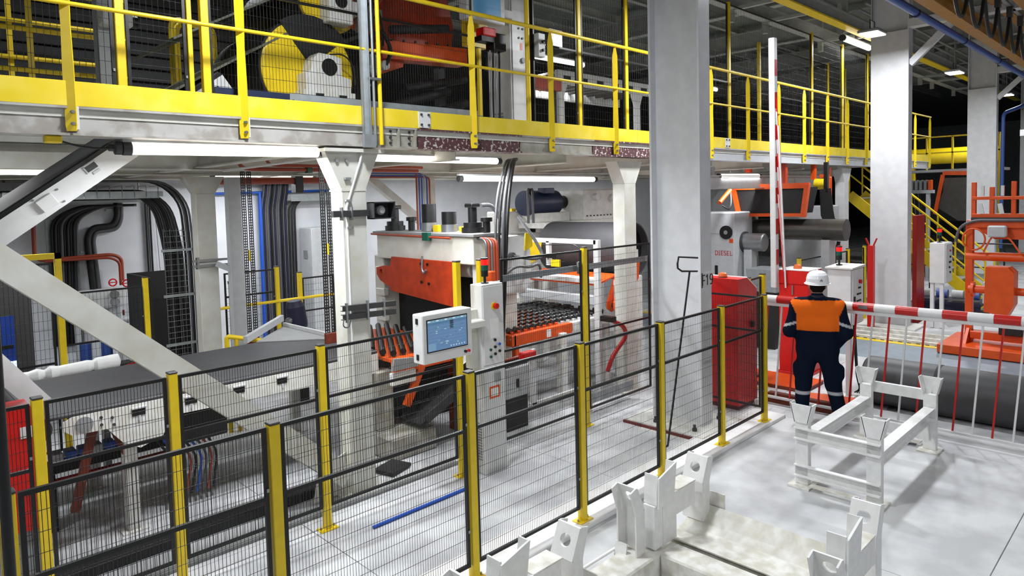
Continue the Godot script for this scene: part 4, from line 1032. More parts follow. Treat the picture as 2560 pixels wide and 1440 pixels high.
	var s := T("pneumatic_cylinder", "white crumpled covered cylinder lying behind the belt's far edge", "cylinder", V(1.6, 1.1, -8.0))
	P(s, "sleeve", G.new().lathe(V(1.0, 1.12, -8.0), V(1, 0.02, 0.0), [Vector2(0.03, 0), Vector2(0.06, 0.02), Vector2(0.05, 0.2), Vector2(0.065, 0.27), Vector2(0.04, 0.33), Vector2(0.07, 0.38), Vector2(0.055, 0.45), Vector2(0.062, 0.7), Vector2(0.05, 0.75), Vector2(0.07, 0.78), Vector2(0.075, 0.98), Vector2(0.03, 1.0)], 16), "rackwhite")
	P(s, "stand", G.new().bb(1.2, 1.26, 0, 1.08, -8.05, -7.95).bb(1.8, 1.86, 0, 1.08, -8.05, -7.95), "grey")
	# hydraulic valve rack under the belt
	s = T("valve_rack", "valve rack with blue and red hoses below the belt", "valve rack", V(1.7, 0, -6.9))
	P(s, "frame", G.new().bb(1.1, 2.2, 0.5, 0.56, -7.0, -6.8).bb(1.1, 1.16, 0, 0.5, -7.0, -6.8).bb(2.14, 2.2, 0, 0.5, -7.0, -6.8), "soot")
	for i in 10: P(s, "valve", G.new().bb(1.15 + 0.1 * i, 1.23 + 0.1 * i, 0.56, 0.66, -6.95, -6.82, 0.006), "blue" if i % 3 else "lightgrey")
	P(s, "manifold", G.new().bb(1.12, 2.18, 0.4, 0.46, -6.8, -6.74), "red")
	# the small conveyor with an olive belt and the red cabinet
	s = T("tail_conveyor", "white side plate of a small conveyor with olive belt", "conveyor", V(0.7, 0, -6.2))
	P(s, "side_plate", G.new().prism(PackedVector2Array([Vector2(0.55, 1.75), Vector2(0.74, 1.75), Vector2(1.06, 1.3), Vector2(0.9, 1.28)]), V(0, 0, -6.2), Vector3.RIGHT, Vector3.UP, V(0, 0, 0.03)), "white")
	P(s, "belt", G.new().cyl(V(0.62, 1.18, -6.2), V(0.62, 1.18, -7.0), 0.2, 28), "belt_old")
	P(s, "stand", G.new().bb(0.56, 0.68, 0, 1.0, -6.3, -6.2).bb(0.56, 0.68, 0, 1.0, -7.0, -6.9), "dirtywhite")
	s = T("red_cabinet", "red steel cabinet standing behind the mesh fence", "cabinet", V(0.75, 0, -5.85))
	P(s, "body", G.new().prism(PackedVector2Array([Vector2(0.45, 0.5), Vector2(0.9, 0.5), Vector2(0.9, 1.28), Vector2(0.86, 1.38), Vector2(0.45, 1.38)]), V(0, 0, -5.98), Vector3.RIGHT, Vector3.UP, V(0, 0, 0.25)), "red")
	P(s, "label_plate", G.new().bb(0.79, 0.87, 1.16, 1.24, -5.73, -5.725), "white")
	P(s, "stand", G.new().bb(0.48, 0.88, 0, 0.5, -5.95, -5.77, 0.01), "grey")
func inclined_conveyor() -> void:
	var t := T("inclined_conveyor", "inclined conveyor with white side panel climbing through the mezzanine", "conveyor", V(1.5, 0, -6.9))
	var d := V(0.806, 0.592, 0)
	var n := V(-0.592, 0.806, 0)
	var a := V(-2.9, -0.24, 0)
	var o := V(0.86, 2.49, 0) + n * 0.0
	a = o - d * 4.2
	var b := o + d * 2.2
	for z in [-6.3, -7.55]:
		var sp := P(t, "side_panel", G.new().beam(a + n * 0.085 + V(0, 0, z), b + n * 0.085 + V(0, 0, z), 0.03, 0.17, n), "white")
		if z > -7:
			P(sp, "black_edge", G.new().beam(a + n * 0.185 + V(0, 0, z - 0.02), b + n * 0.185 + V(0, 0, z - 0.02), 0.05, 0.03, n), "black")
			var p1 := o + d * 0.82 + n * 0.13 + V(0, 0, z)
			P(sp, "access_window", G.new().box(p1 + V(0, 0, 0.018), V(0.09, 0.05, 0.006), Basis(d, n, Vector3.BACK)), "black")
			P(sp, "window_lip", G.new().box(p1 + n * 0.03 + V(0, 0, 0.022), V(0.11, 0.012, 0.016), Basis(d, n, Vector3.BACK)).box(p1 - d * 0.052 + V(0, 0, 0.022), V(0.01, 0.06, 0.016), Basis(d, n, Vector3.BACK)).box(p1 - n * 0.05 + d * 0.01 + V(0, 0, 0.02), V(0.06, 0.02, 0.012), Basis(d, n, Vector3.BACK)), "lightgrey")
			var p2 := o + d * 0.4 + n * 0.09 + V(0, 0, z + 0.03)
			P(sp, "junction_box", G.new().box(p2, V(0.13, 0.1, 0.04), Basis(d, n, Vector3.BACK), 0.006), "white")
			for q in [[-0.06, 0.07], [0.12, 0.04], [0.1, -0.06]]: P(sp, "bolt", G.new().cyl(p2 + d * q[0] + n * q[1] - V(0, 0, 0.02), p2 + d * q[0] + n * q[1], 0.008, 8), "steel")
			var p3 := o + d * 2.02 + n * 0.1 + V(0, 0, z)
			P(sp, "tension_slot", G.new().box(p3 + V(0, 0, 0.018), V(0.16, 0.03, 0.006), Basis(d, n, Vector3.BACK)), "black")
	P(t, "belt", G.new().beam(a + n * 0.2 + V(0, 0, -6.93), b + n * 0.2 + V(0, 0, -6.93), 1.2, 0.02, n), "belt")
	P(t, "bed", G.new().beam(a + n * 0.12 + V(0, 0, -6.93), b + n * 0.12 + V(0, 0, -6.93), 1.2, 0.03, n), "grey")
	P(t, "leg", G.new().bb(-2.3, -2.18, 0, 0.12, -6.4, -6.3).bb(-2.3, -2.18, 0, 0.12, -7.6, -7.5), "white")
func deck_columns() -> void:
	var t := T("deck_column", "cream steel column with flared head carrying the mezzanine edge", "column", V(3.37, 0, -5.6))
	P(t, "shaft", G.new().bb(3.243, 3.495, 0.02, 2.86, -5.7, -5.5, 0.005), "cream")
	P(t, "base_plate", G.new().bb(3.14, 3.6, 0, 0.02, -5.8, -5.42), "cream")
	var hd := P(t, "head", G.new().prism(PackedVector2Array([Vector2(3.243, 2.86), Vector2(3.495, 2.86), Vector2(3.65, 3.2), Vector2(3.09, 3.2)]), V(0, 0, -5.7), Vector3.RIGHT, Vector3.UP, V(0, 0, 0.2)), "cream")
	P(hd, "seam", G.new().bb(3.235, 3.503, 2.845, 2.86, -5.705, -5.494), "cream")
	for x in [3.2, 3.3]: P(hd, "bolt", G.new().cyl(V(x, 3.12, -5.5), V(x, 3.12, -5.48), 0.016, 8), "grey")
	P(t, "cap_plate", G.new().bb(3.06, 3.68, 3.2, 3.23, -5.74, -5.44), "cream")
	P(t, "conduit", G.new().tube([V(3.29, 0.9, -5.488), V(3.28, 2.7, -5.488), V(3.43, 3.12, -5.47), V(3.45, 3.2, -5.47)], 0.012, 8), "white")
	for y in [2.5, 2.75, 2.95]: P(t, "conduit_clip", G.new().bb(3.27, 3.33, y, y + 0.02, -5.5, -5.47), "grey")
	var s := T("horn_speaker", "dark grey horn loudspeaker beside the flared column", "loudspeaker", V(3.56, 2.58, -5.45))
	P(s, "horn", G.new().prism(PackedVector2Array([Vector2(-0.12, -0.08), Vector2(0.12, -0.08), Vector2(0.12, 0.08), Vector2(-0.12, 0.08)]), V(3.62, 2.66, -5.5), Vector3.RIGHT, Vector3.UP, V(0, 0, 0.02)).bb(3.5, 3.51, 2.58, 2.74, -5.48, -5.38).bb(3.73, 3.74, 2.58, 2.74, -5.48, -5.38).bb(3.5, 3.74, 2.58, 2.59, -5.48, -5.38).bb(3.5, 3.74, 2.73, 2.74, -5.48, -5.38), "darkgrey")
	P(s, "driver", G.new().lathe(V(3.62, 2.66, -5.48), Vector3.BACK, [Vector2(0.045, 0), Vector2(0.045, 0.04), Vector2(0.03, 0.06), Vector2(0, 0.065)], 18), "lightgrey")
	P(s, "bracket", G.new().bb(3.12, 3.5, 2.61, 2.67, -5.49, -5.45, 0.004), "darkgrey")
	P(s, "strap", G.new().bb(3.2, 3.21, 2.58, 2.7, -5.48, -5.43).bb(3.3, 3.31, 2.58, 2.7, -5.48, -5.43), "steel")
	s = T("rail_bracket", "black double strut rail strapped to the flared column", "bracket", V(3.4, 1.68, -5.45))
	for y in [1.78, 1.70]: P(s, "strut_rail", G.new().channel(V(3.17, y, -5.46), V(3.75, y - 0.02, -5.46), 0.04, 0.05, 0.005, Vector3.UP, 1.0), "darkgrey")
	for x in [3.2, 3.42, 3.6]: P(s, "clamp", G.new().bb(x, x + 0.014, 1.65, 1.83, -5.45, -5.42), "steel")
	P(s, "cable_loop", G.new().tube(fillet([V(3.18, 1.69, -5.44), V(3.16, 1.62, -5.43), V(3.22, 1.6, -5.43), V(3.25, 1.67, -5.44)], 0.04), 0.006, 6), "cablegrey")
	# diagonal brace
	t = T("diagonal_brace", "cream diagonal H-beam brace running down to the flared column", "brace", V(1.5, 0.2, -5.62))
	P(t, "beam", G.new().ibeam(V(-0.15, 3.2, -5.66), V(3.2, 0.195, -5.66), 0.19, 0.32, 0.014, 0.012, V(0, 0, 1)), "cream")
	P(t, "end_plate", G.new().prism(PackedVector2Array([Vector2(2.9, 0.02), Vector2(3.24, 0.02), Vector2(3.24, 0.4), Vector2(2.95, 0.3)]), V(0, 0, -5.62), Vector3.RIGHT, Vector3.UP, V(0, 0, 0.014)), "cream")
	one("floor_sill", "dark steel floor sill below the belt conveyor", "sill", G.new().bb(-2, 3.1, 0, 0.08, -5.95, -5.75, 0.005), "soot")
	one("floor_sill", "worn steel angle along the floor edge under the fence", "sill", G.new().bb(-2, 4.4, 0, 0.03, -5.42, -5.36, 0.003), "grey")
	t = T("deck_column", "cream steel column under the mezzanine beside the cable ladder", "column", V(3.37, 0, -9.18))
	P(t, "shaft", G.new().bb(3.243, 3.49, 0.02, 2.9, -9.27, -9.09, 0.005), "cream")
	P(t, "base_plate", G.new().bb(3.15, 3.58, 0, 0.02, -9.35, -9.0), "cream")
	P(t, "head", G.new().prism(PackedVector2Array([Vector2(3.243, 2.9), Vector2(3.49, 2.9), Vector2(3.62, 3.12), Vector2(3.11, 3.12)]), V(0, 0, -9.27), Vector3.RIGHT, Vector3.UP, V(0, 0, 0.18)), "cream")
	s = T("camera_bracket", "small white camera on a clamp bracket of the rear column", "camera", V(3.4, 1.85, -8.95))
	P(s, "clamp", G.new().bb(3.15, 3.62, 1.95, 1.98, -9.08, -9.04).bb(3.15, 3.62, 2.02, 2.05, -9.08, -9.04).bb(3.2, 3.23, 1.93, 2.08, -9.09, -9.03), "steel")
	P(s, "camera", G.new().beam(V(3.42, 1.99, -8.98), V(3.62, 1.88, -8.9), 0.07, 0.07), "lightgrey")
	P(s, "lens", G.new().cyl(V(3.62, 1.88, -8.9), V(3.635, 1.872, -8.894), 0.028, 12), "black")
	t = T("machine_post", "slim pale machine post with roller chains beside it", "post", V(3.64, 0, -8.9))
	P(t, "post", G.new().bb(3.56, 3.73, 0.02, 3.1, -8.97, -8.85, 0.005), "lightgrey")
	P(t, "base_plate", G.new().bb(3.5, 3.8, 0, 0.02, -9.05, -8.78), "lightgrey")
	chain_pair(3.6, -8.55, 1.05, 3.37, "pair of long black roller chains hanging beside the slim machine post")
	chain_pair(3.72, -6.78, 1.3, 3.37, "pair of long black roller chains hanging behind the flared column")
func chain_pair(x: float, z: float, y0: float, y1: float, label: String) -> void:
	var t := T("roller_chain", label, "chain", V(x + 0.08, y0, z))
	var link := G.new().bb(-0.028, -0.02, -0.017, 0.017, -0.006, 0.006).bb(-0.004, 0.004, -0.017, 0.017, -0.006, 0.006).bb(0.02, 0.028, -0.017, 0.017, -0.006, 0.006).bb(-0.028, 0.028, -0.006, 0.006, -0.005, 0.005)
	var g := G.new()
	var n := int((y1 - y0) / 0.034)
	for dx in [0.035, 0.115]:
		g = G.new()
		for i in n:
			for q in link.v.size():
				g.v.append(link.v[q] + V(x + dx, y0 + 0.034 * i, z)); g.n.append(link.n[q])
		stuff(P(t, "chain", g, "black"))
	P(t, "end_anchor", G.new().bb(x, x + 0.15, y0 - 0.12, y0, z - 0.02, z + 0.02, 0.005), "rust")
	P(t, "tag", G.new().bb(x + 0.066, x + 0.084, lerpf(y0, y1, 0.42), lerpf(y0, y1, 0.48), z, z + 0.01), "yellow")
func bundle(t: Node3D, pts: Array, n: int, r: float, w: Vector3, mats: Array, rd := 0.15) -> void: # n parallel cables, spread along w
	for i in n:
		var o := w * (float(i) / maxf(n - 1, 1) - 0.5)
		var q := []
		for p in pts: q.append(p + o + V(0, 0, 0.012 * (i % 2)))
		P(t, "cable", G.new().tube(fillet(q, rd), r, 6), mats[i % mats.size()])
func wall_services() -> void:
	var zw := -11.5
	var t := T("cable_bundle", "thick bundle of black cables running down the white wall", "cables", V(2.2, 0.8, zw + 0.1))
	bundle(t, [V(3.0, 2.78, zw + 0.25), V(2.55, 2.78, zw + 0.2), V(2.24, 2.6, zw + 0.12), V(2.2, 0.8, zw + 0.12)], 9, 0.022, V(0.3, 0, 0), ["cable", "cable", "cable", "cablegrey", "cable"])
	P(t, "tray", G.new().bb(2.03, 2.42, 0.8, 2.6, zw + 0.02, zw + 0.03), "galv")
	t = T("duct_hose", "black ribbed hose bending in an S on the white wall", "hose", V(2.6, 1.6, zw + 0.1))
	P(t, "hose", G.new().tube(fillet([V(2.93, 2.85, zw + 0.08), V(2.93, 2.6, zw + 0.08), V(2.86, 2.48, zw + 0.08), V(2.58, 2.46, zw + 0.08), V(2.52, 2.3, zw + 0.08), V(2.56, 1.55, zw + 0.08)], 0.13, 6), 0.045, 12), "cable")
	P(t, "hose", G.new().tube(fillet([V(2.99, 2.85, zw + 0.06), V(2.99, 2.58, zw + 0.06), V(2.92, 2.42, zw + 0.06), V(2.64, 2.4, zw + 0.06), V(2.6, 2.28, zw + 0.06), V(2.64, 1.55, zw + 0.06)], 0.13, 6), 0.03, 10), "cablegrey")
	P(t, "wall_flange", G.new().bb(2.42, 2.78, 1.5, 1.55, zw + 0.0, zw + 0.2), "darkgrey")
	for p in [[2.88, 2.7], [2.52, 2.1]]: P(t, "clip", G.new().bb(p[0] - 0.09, p[0] + 0.12, p[1], p[1] + 0.03, zw, zw + 0.05), "steel")
	t = T("wall_cables", "few thin black cables on the white wall beside a wire ladder", "cables", V(3.35, 1.0, zw + 0.05))
	bundle(t, [V(3.36, 2.85, zw + 0.05), V(3.36, 1.0, zw + 0.05)], 3, 0.014, V(0.06, 0, 0), ["cable", "cablegrey"])
	P(t, "wire_ladder", G.new().tube([V(3.46, 2.8, zw + 0.04), V(3.5, 1.7, zw + 0.04)], 0.005, 4).tube([V(3.54, 2.8, zw + 0.04), V(3.58, 1.7, zw + 0.04)], 0.005, 4), "steel")
	t = T("cable_ladder", "wire cable ladder full of black cables before the rear column", "cable tray", V(3.1, 0.5, -9.6))
	bundle(t, [V(1.3, 2.96, -9.75), V(2.75, 2.96, -9.7), V(3.0, 2.75, -9.62), V(3.1, 2.2, -9.58), V(3.12, 0.5, -9.58)], 9, 0.017, V(0.22, 0, 0), ["cable", "cable", "cablegrey", "cable"], 0.25)
	bundle(t, [V(1.3, 3.08, -9.62), V(3.0, 3.08, -9.6), V(3.25, 2.8, -9.54), V(3.28, 2.2, -9.52), V(3.28, 0.5, -9.52)], 4, 0.016, V(0.08, 0, 0.05), ["cable", "cablegrey"], 0.3)
	for i in 26: P(t, "rung", G.new().tube([V(2.97, 0.55 + 0.075 * i, -9.53), V(3.26, 0.55 + 0.075 * i, -9.53)], 0.004, 4, false), "steel")
	for x in [2.97, 3.05, 3.13, 3.2, 3.26]: P(t, "side_wire", G.new().tube([V(x, 0.5, -9.53), V(x, 2.45, -9.53)], 0.004, 4, false), "steel")
	for y in [0.9, 1.55, 2.15]: P(t, "support_bar", G.new().bb(2.93, 3.34, y, y + 0.035, -9.52, -9.49), "galv")
	P(t, "tray_floor", G.new().bb(1.3, 2.95, 2.86, 2.88, -9.9, -9.55), "galv")
	P(t, "tray_side", G.new().bb(1.3, 3.0, 2.88, 2.95, -9.56, -9.55), "galv")
	for i in 12: P(t, "tray_wire", G.new().tube([V(1.4 + 0.14 * i, 3.02, -9.9), V(1.4 + 0.14 * i, 3.02, -9.55), V(1.4 + 0.14 * i, 2.87, -9.54)], 0.004, 4, false), "steel")
	t = T("wide_tray", "wide grey cable tray hung under the deck before the white wall", "cable tray", V(2.2, 2.7, -10.9))
	P(t, "tray", G.new().bb(1.0, 3.3, 2.82, 2.84, -11.3, -10.7).bb(1.0, 3.3, 2.84, 2.94, -10.71, -10.7), "galv")
	bundle(t, [V(1.0, 2.88, -10.95), V(3.2, 2.88, -10.95)], 8, 0.03, V(0, 0, 0.45), ["cablegrey", "cable", "cablegrey"])
	P(t, "hanger", G.new().tube([V(3.05, 3.4, -10.75), V(3.05, 2.84, -10.75)], 0.01, 6).tube([V(1.3, 3.4, -10.75), V(1.3, 2.84, -10.75)], 0.01, 6), "steel")
	# pipes
	t = T("rust_pipe", "rust brown pipe on the white wall with two red valve wheels", "pipe", V(2.5, 1.5, zw + 0.2))
	P(t, "pipe", G.new().tube(fillet([V(1.87, 3.2, zw + 0.2), V(1.85, 2.04, zw + 0.2), V(2.8, 2.06, zw + 0.2), V(2.92, 2.0, zw + 0.2), V(2.92, 1.66, zw + 0.2)], 0.12), 0.026, 10), "copper")
	P(t, "pipe", G.new().tube(fillet([V(1.95, 2.03, zw + 0.26), V(2.76, 2.02, zw + 0.26), V(2.88, 1.95, zw + 0.26), V(2.88, 1.6, zw + 0.26)], 0.1), 0.02, 10), "copper")
	for q in [[2.75, 1.66], [2.93, 1.63]]:
		var ring := []
		for i in 16: ring.append(V(q[0] + 0.05 * cos(TAU * i / 16), q[1] + 0.05 * sin(TAU * i / 16), zw + 0.36))
		P(t, "valve_wheel", G.new().tube(ring, 0.011, 6, false, true).beam(V(q[0] - 0.05, q[1], zw + 0.36), V(q[0] + 0.05, q[1], zw + 0.36), 0.012, 0.012), "red", "red valve wheel")
	t = T("water_manifold", "white pipe manifold with round gauges below the red wheels", "manifold", V(2.6, 1.2, zw + 0.3))
	P(t, "cabinet", G.new().bb(2.15, 2.95, 1.28, 1.56, zw + 0.02, zw + 0.22, 0.01), "white")
	for y in [1.47, 1.36]: P(t, "gauge", G.new().cyl(V(2.79, y, zw + 0.22), V(2.79, y, zw + 0.27), 0.06, 18), "grey")
	P(t, "label_plate", G.new().bb(2.84, 2.92, 1.14, 1.22, zw + 0.2, zw + 0.21), "maroon")
	P(t, "pipe", G.new().tube([V(2.6, 1.08, zw + 0.3), V(3.05, 1.08, zw + 0.3)], 0.05, 12).tube([V(2.3, 0, zw + 0.3), V(2.3, 1.28, zw + 0.2)], 0.04, 10).tube([V(2.85, 0, zw + 0.3), V(2.85, 1.28, zw + 0.2)], 0.04, 10), "lightgrey")
	t = T("pump_set", "small dark pump set with blue motors and red pipes on a plinth", "pump", V(2.3, 0, -10.4))
	P(t, "plinth", G.new().bb(1.9, 3.0, 0, 0.5, -10.7, -10.2, 0.01), "wornwhite")
	for x in [2.2, 2.45]: P(t, "motor", G.new().cyl(V(x, 0.62, -10.4), V(x, 0.95, -10.4), 0.07, 14), "bluepipe")
	P(t, "base", G.new().bb(2.05, 2.75, 0.5, 0.62, -10.55, -10.3, 0.01), "darkgrey")
	P(t, "pipe", G.new().tube(fillet([V(2.1, 0.55, -10.2), V(2.5, 0.55, -10.15), V(2.5, 0.2, -10.15)], 0.06), 0.035, 10).tube([V(2.6, 0.58, -10.2), V(3.0, 0.64, -10.3)], 0.035, 10), "stripe")
	t = T("blue_pipe", "thin bright blue pipe on the white wall", "pipe", V(5.1, 1.0, zw + 0.1))
	P(t, "pipe", G.new().tube([V(4.2, 2.93, zw + 0.12), V(6.9, 2.97, zw + 0.12)], 0.022, 8), "blue")
	P(t, "riser", G.new().tube([V(5.12, 2.94, zw + 0.12), V(5.1, 0.3, zw + 0.12)], 0.032, 10), "blue")
	t = T("cable_riser_bank", "broad bank of grey and navy cables down the white wall", "cables", V(5.4, 0.5, zw + 0.1))
	bundle(t, [V(5.4, 3.3, zw + 0.2), V(5.38, 2.95, zw + 0.18), V(5.36, 2.7, zw + 0.1), V(5.36, 0.4, zw + 0.1)], 14, 0.02, V(0.42, 0, 0), ["cablegrey", "navy", "cablegrey", "cablegrey", "navy", "cable"], 0.2)
	bundle(t, [V(6.3, 2.86, zw + 0.2), V(5.85, 2.86, zw + 0.18), V(5.68, 2.7, zw + 0.1), V(5.66, 0.4, zw + 0.1)], 6, 0.02, V(0.14, 0, 0), ["cablegrey", "cable"], 0.2)
	P(t, "tray", G.new().bb(5.6, 6.8, 2.78, 2.8, zw, zw + 0.3).bb(5.6, 6.8, 2.8, 2.88, zw + 0.29, zw + 0.3), "galv")
	t = T("copper_pipe", "orange brown pipe with turned-up ends under the deck", "pipe", V(3.8, 3.1, -7.5))
	P(t, "pipe", G.new().tube(fillet([V(3.15, 3.32, -7.5), V(3.16, 3.16, -7.5), V(3.3, 3.14, -7.5), V(5.6, 3.14, -7.5)], 0.08), 0.022, 8), "copper")
	P(t, "pipe", G.new().tube(fillet([V(3.42, 3.32, -7.4), V(3.44, 3.19, -7.4), V(3.56, 3.18, -7.4), V(5.6, 3.18, -7.4)], 0.08), 0.018, 8), "copper")
	P(t, "clamp", G.new().bb(3.96, 4.02, 3.1, 3.2, -7.54, -7.46), "green")
	t = T("copper_pipe", "thick orange brown pipe crossing behind the roller chains", "pipe", V(4.7, 3.0, -9.8))
	P(t, "pipe", G.new().tube([V(3.6, 3.08, -9.8), V(6.2, 3.1, -9.8)], 0.05, 12), "copper")
	P(t, "bracket", G.new().bb(4.95, 5.08, 2.9, 3.2, -9.88, -9.72, 0.01), "darkgrey")
	t = T("wall_cabinet", "grey electric cabinet against the white wall", "cabinet", V(6.1, 0, -11.2))
	P(t, "body", G.new().bb(5.85, 6.6, 0.1, 2.3, -11.45, -11.0, 0.01), "lightgrey")
	P(t, "plinth", G.new().bb(5.87, 6.58, 0, 0.1, -11.43, -11.02), "darkgrey")
	P(t, "vent", G.new().bb(5.842, 5.85, 1.75, 1.9, -11.3, -11.15), "grey")
	# second guard fence near the wall
	t = T("safety_fence", "yellow and black mesh fence before the wall cables", "fence", V(4.2, 0, -9.6))
	for q in [[2.74, 1.84], [4.52, 1.82], [4.88, 1.7], [5.5, 1.58]]: fence_post(t, q[0], -9.6, 0.0, q[1])
	fence_panel(t, V(1.75, 0, -9.6), V(2.7, 0, -9.6), [0.2, 1.1, 1.72], 0.04, 0.1)
	fence_panel(t, V(3.75, 0, -9.6), V(4.48, 0, -9.6), [0.2, 1.45, 1.78], 0.04, 0.1)
	fence_panel(t, V(4.92, 0, -9.6), V(5.46, 0, -9.6), [0.2, 1.1, 1.6], 0.04, 0.1)
	P(t, "handrail", G.new().tube([V(3.4, 1.31, -9.55), V(5.5, 1.31, -9.55)], 0.022, 8), "yellow")
	t = T("dark_screen", "dark mesh screen box beside the cable ladder", "screen", V(2.95, 0, -10.0))
	P(t, "screen", G.new().bb(2.8, 2.83, 0.2, 1.82, -10.6, -9.65).bb(2.8, 3.4, 0.2, 1.82, -10.62, -10.6), "soot")
	P(t, "foot", G.new().bb(2.8, 3.4, 0, 0.2, -10.6, -10.5), "soot")
	t = T("door_frame", "yellow door frame with mesh door near the wall", "gate", V(1.5, 0, -8.6))
	P(t, "frame", G.new().bb(1.58, 1.64, 0, 2.28, -8.63, -8.57).bb(0.4, 1.64, 2.22, 2.28, -8.63, -8.57).bb(0.4, 0.46, 0, 2.28, -8.63, -8.57), "yellow")
	fence_panel(t, V(0.5, 0, -8.6), V(1.55, 0, -8.6), [0.15, 1.1, 2.17], 0.04, 0.1)
	t = T("motor", "navy blue gear motor hung behind the belt conveyor", "motor", V(4.4, 0, -8.8))
	P(t, "body", G.new().lathe(V(4.42, 1.02, -8.8), V(-0.1, 1, 0.0), [Vector2(0, 0), Vector2(0.13, 0), Vector2(0.14, 0.05), Vector2(0.13, 0.3), Vector2(0.09, 0.38), Vector2(0, 0.4)], 20), "navy")
	P(t, "shaft", G.new().cyl(V(4.25, 1.13, -8.75), V(4.36, 1.16, -8.78), 0.05, 14), "steel")
	P(t, "stand", G.new().bb(4.34, 4.5, 0, 1.02, -8.9, -8.7), "soot")
	t = T("guard_rail", "small yellow guard rail at the belt's far corner", "railing", V(3.35, 0, -8.15))
	P(t, "rail", G.new().tube(fillet([V(3.2, 0, -8.2), V(3.2, 1.17, -8.2), V(3.56, 1.08, -8.05)], 0.04), 0.03, 8), "yellow")
	P(t, "post", G.new().tube([V(3.3, 0, -8.17), V(3.3, 1.14, -8.16)], 0.025, 8), "yellow")
	t = T("vertical_pipe", "white standing pipe behind the yellow handrail", "pipe", V(3.98, 0, -9.9))
	P(t, "pipe", G.new().cyl(V(3.98, 0, -9.9), V(3.98, 1.6, -9.9), 0.055, 16), "white")
	P(t, "cap", G.new().cyl(V(3.98, 1.6, -9.9), V(3.98, 1.64, -9.9), 0.06, 16), "darkgrey")
	t = T("blue_lit_rack", "machine window glowing blue beyond the yellow door frame", "machine", V(1.0, 0, -9.6))
	P(t, "case", G.new().bb(0.4, 1.5, 0, 2.0, -10.0, -9.5, 0.01), "darkgrey")
	P(t, "window", G.new().bb(0.75, 1.32, 0.75, 1.55, -9.5, -9.495), "bluewindow")
	P(t, "light_bar", G.new().bb(0.8, 1.32, 0.95, 1.03, -9.495, -9.485).bb(0.8, 1.32, 0.8, 0.84, -9.495, -9.485), "screenlight")
	P(t, "shelf", G.new().bb(0.8, 1.3, 1.18, 1.22, -9.495, -9.47).bb(0.98, 1.1, 0.85, 1.5, -9.495, -9.475), "black")
	P(t, "label_plate", G.new().bb(1.02, 1.2, 1.72, 1.84, -9.5, -9.49), "white")
func left_lamps() -> void:
	tube_lamp(V(1.5, 3.185, -5.62), V(3.14, 3.2, -5.62), "long bright tube lamp under the deck beside the inclined conveyor", TUBE_E, 0.045)
	tube_lamp(V(3.86, 3.19, -6.0), V(5.72, 3.19, -6.0), "bright tube lamp under the deck behind the flared column", TUBE_E)
	tube_lamp(V(5.47, 3.0, -6.5), V(8.2, 2.99, -6.5), "long bright tube lamp above the orange press plate", TUBE_E)
	tube_lamp(V(11.0, 3.03, -6.0), V(12.6, 3.04, -6.0), "bright tube lamp under the deck past the column marked F19", TUBE_E)
	tube_lamp(V(0.2, 3.21, -9.0), V(1.75, 3.23, -9.0), "bright tube lamp under the deck near the white wall", TUBE_E)
	tube_lamp(V(3.9, 3.2, -10.3), V(5.6, 3.2, -10.3), "tube lamp under the deck over the wall cables", TUBE_E)
	tube_lamp(V(7.2, 3.2, -9.6), V(9.0, 3.2, -9.6), "tube lamp under the deck near the drum and motors", TUBE_E)
	tube_lamp(V(12.5, 3.2, -9.2), V(14.3, 3.2, -9.2), "tube lamp under the deck near the grey mixer shaft", TUBE_E)
	var t := T("lamp_cable", "black lamp cable with socket sagging under the mezzanine edge", "cable", V(1.2, 3.15, -5.5))
	P(t, "cable", G.new().tube(sag(V(1.06, 3.23, -5.52), V(1.46, 3.19, -5.6), 0.03), 0.008, 6), "cable")
	P(t, "socket", G.new().lathe(V(1.46, 3.187, -5.615), V(1, 0, 0), [Vector2(0.012, -0.06), Vector2(0.025, -0.05), Vector2(0.025, -0.02), Vector2(0.05, -0.01), Vector2(0.05, 0.03), Vector2(0, 0.03)], 16), "darkgrey")
	P(t, "junction", G.new().bb(1.0, 1.1, 3.2, 3.25, -5.56, -5.48, 0.008), "yellow")
	t = T("conduit_run", "white conduit slanting under the deck to the flared column", "conduit", V(2.6, 3.1, -6.0))
	P(t, "conduit", G.new().tube([V(2.9, 3.11, -7.3), V(3.2, 3.16, -6.1), V(3.62, 3.21, -5.5)], 0.014, 8), "white")
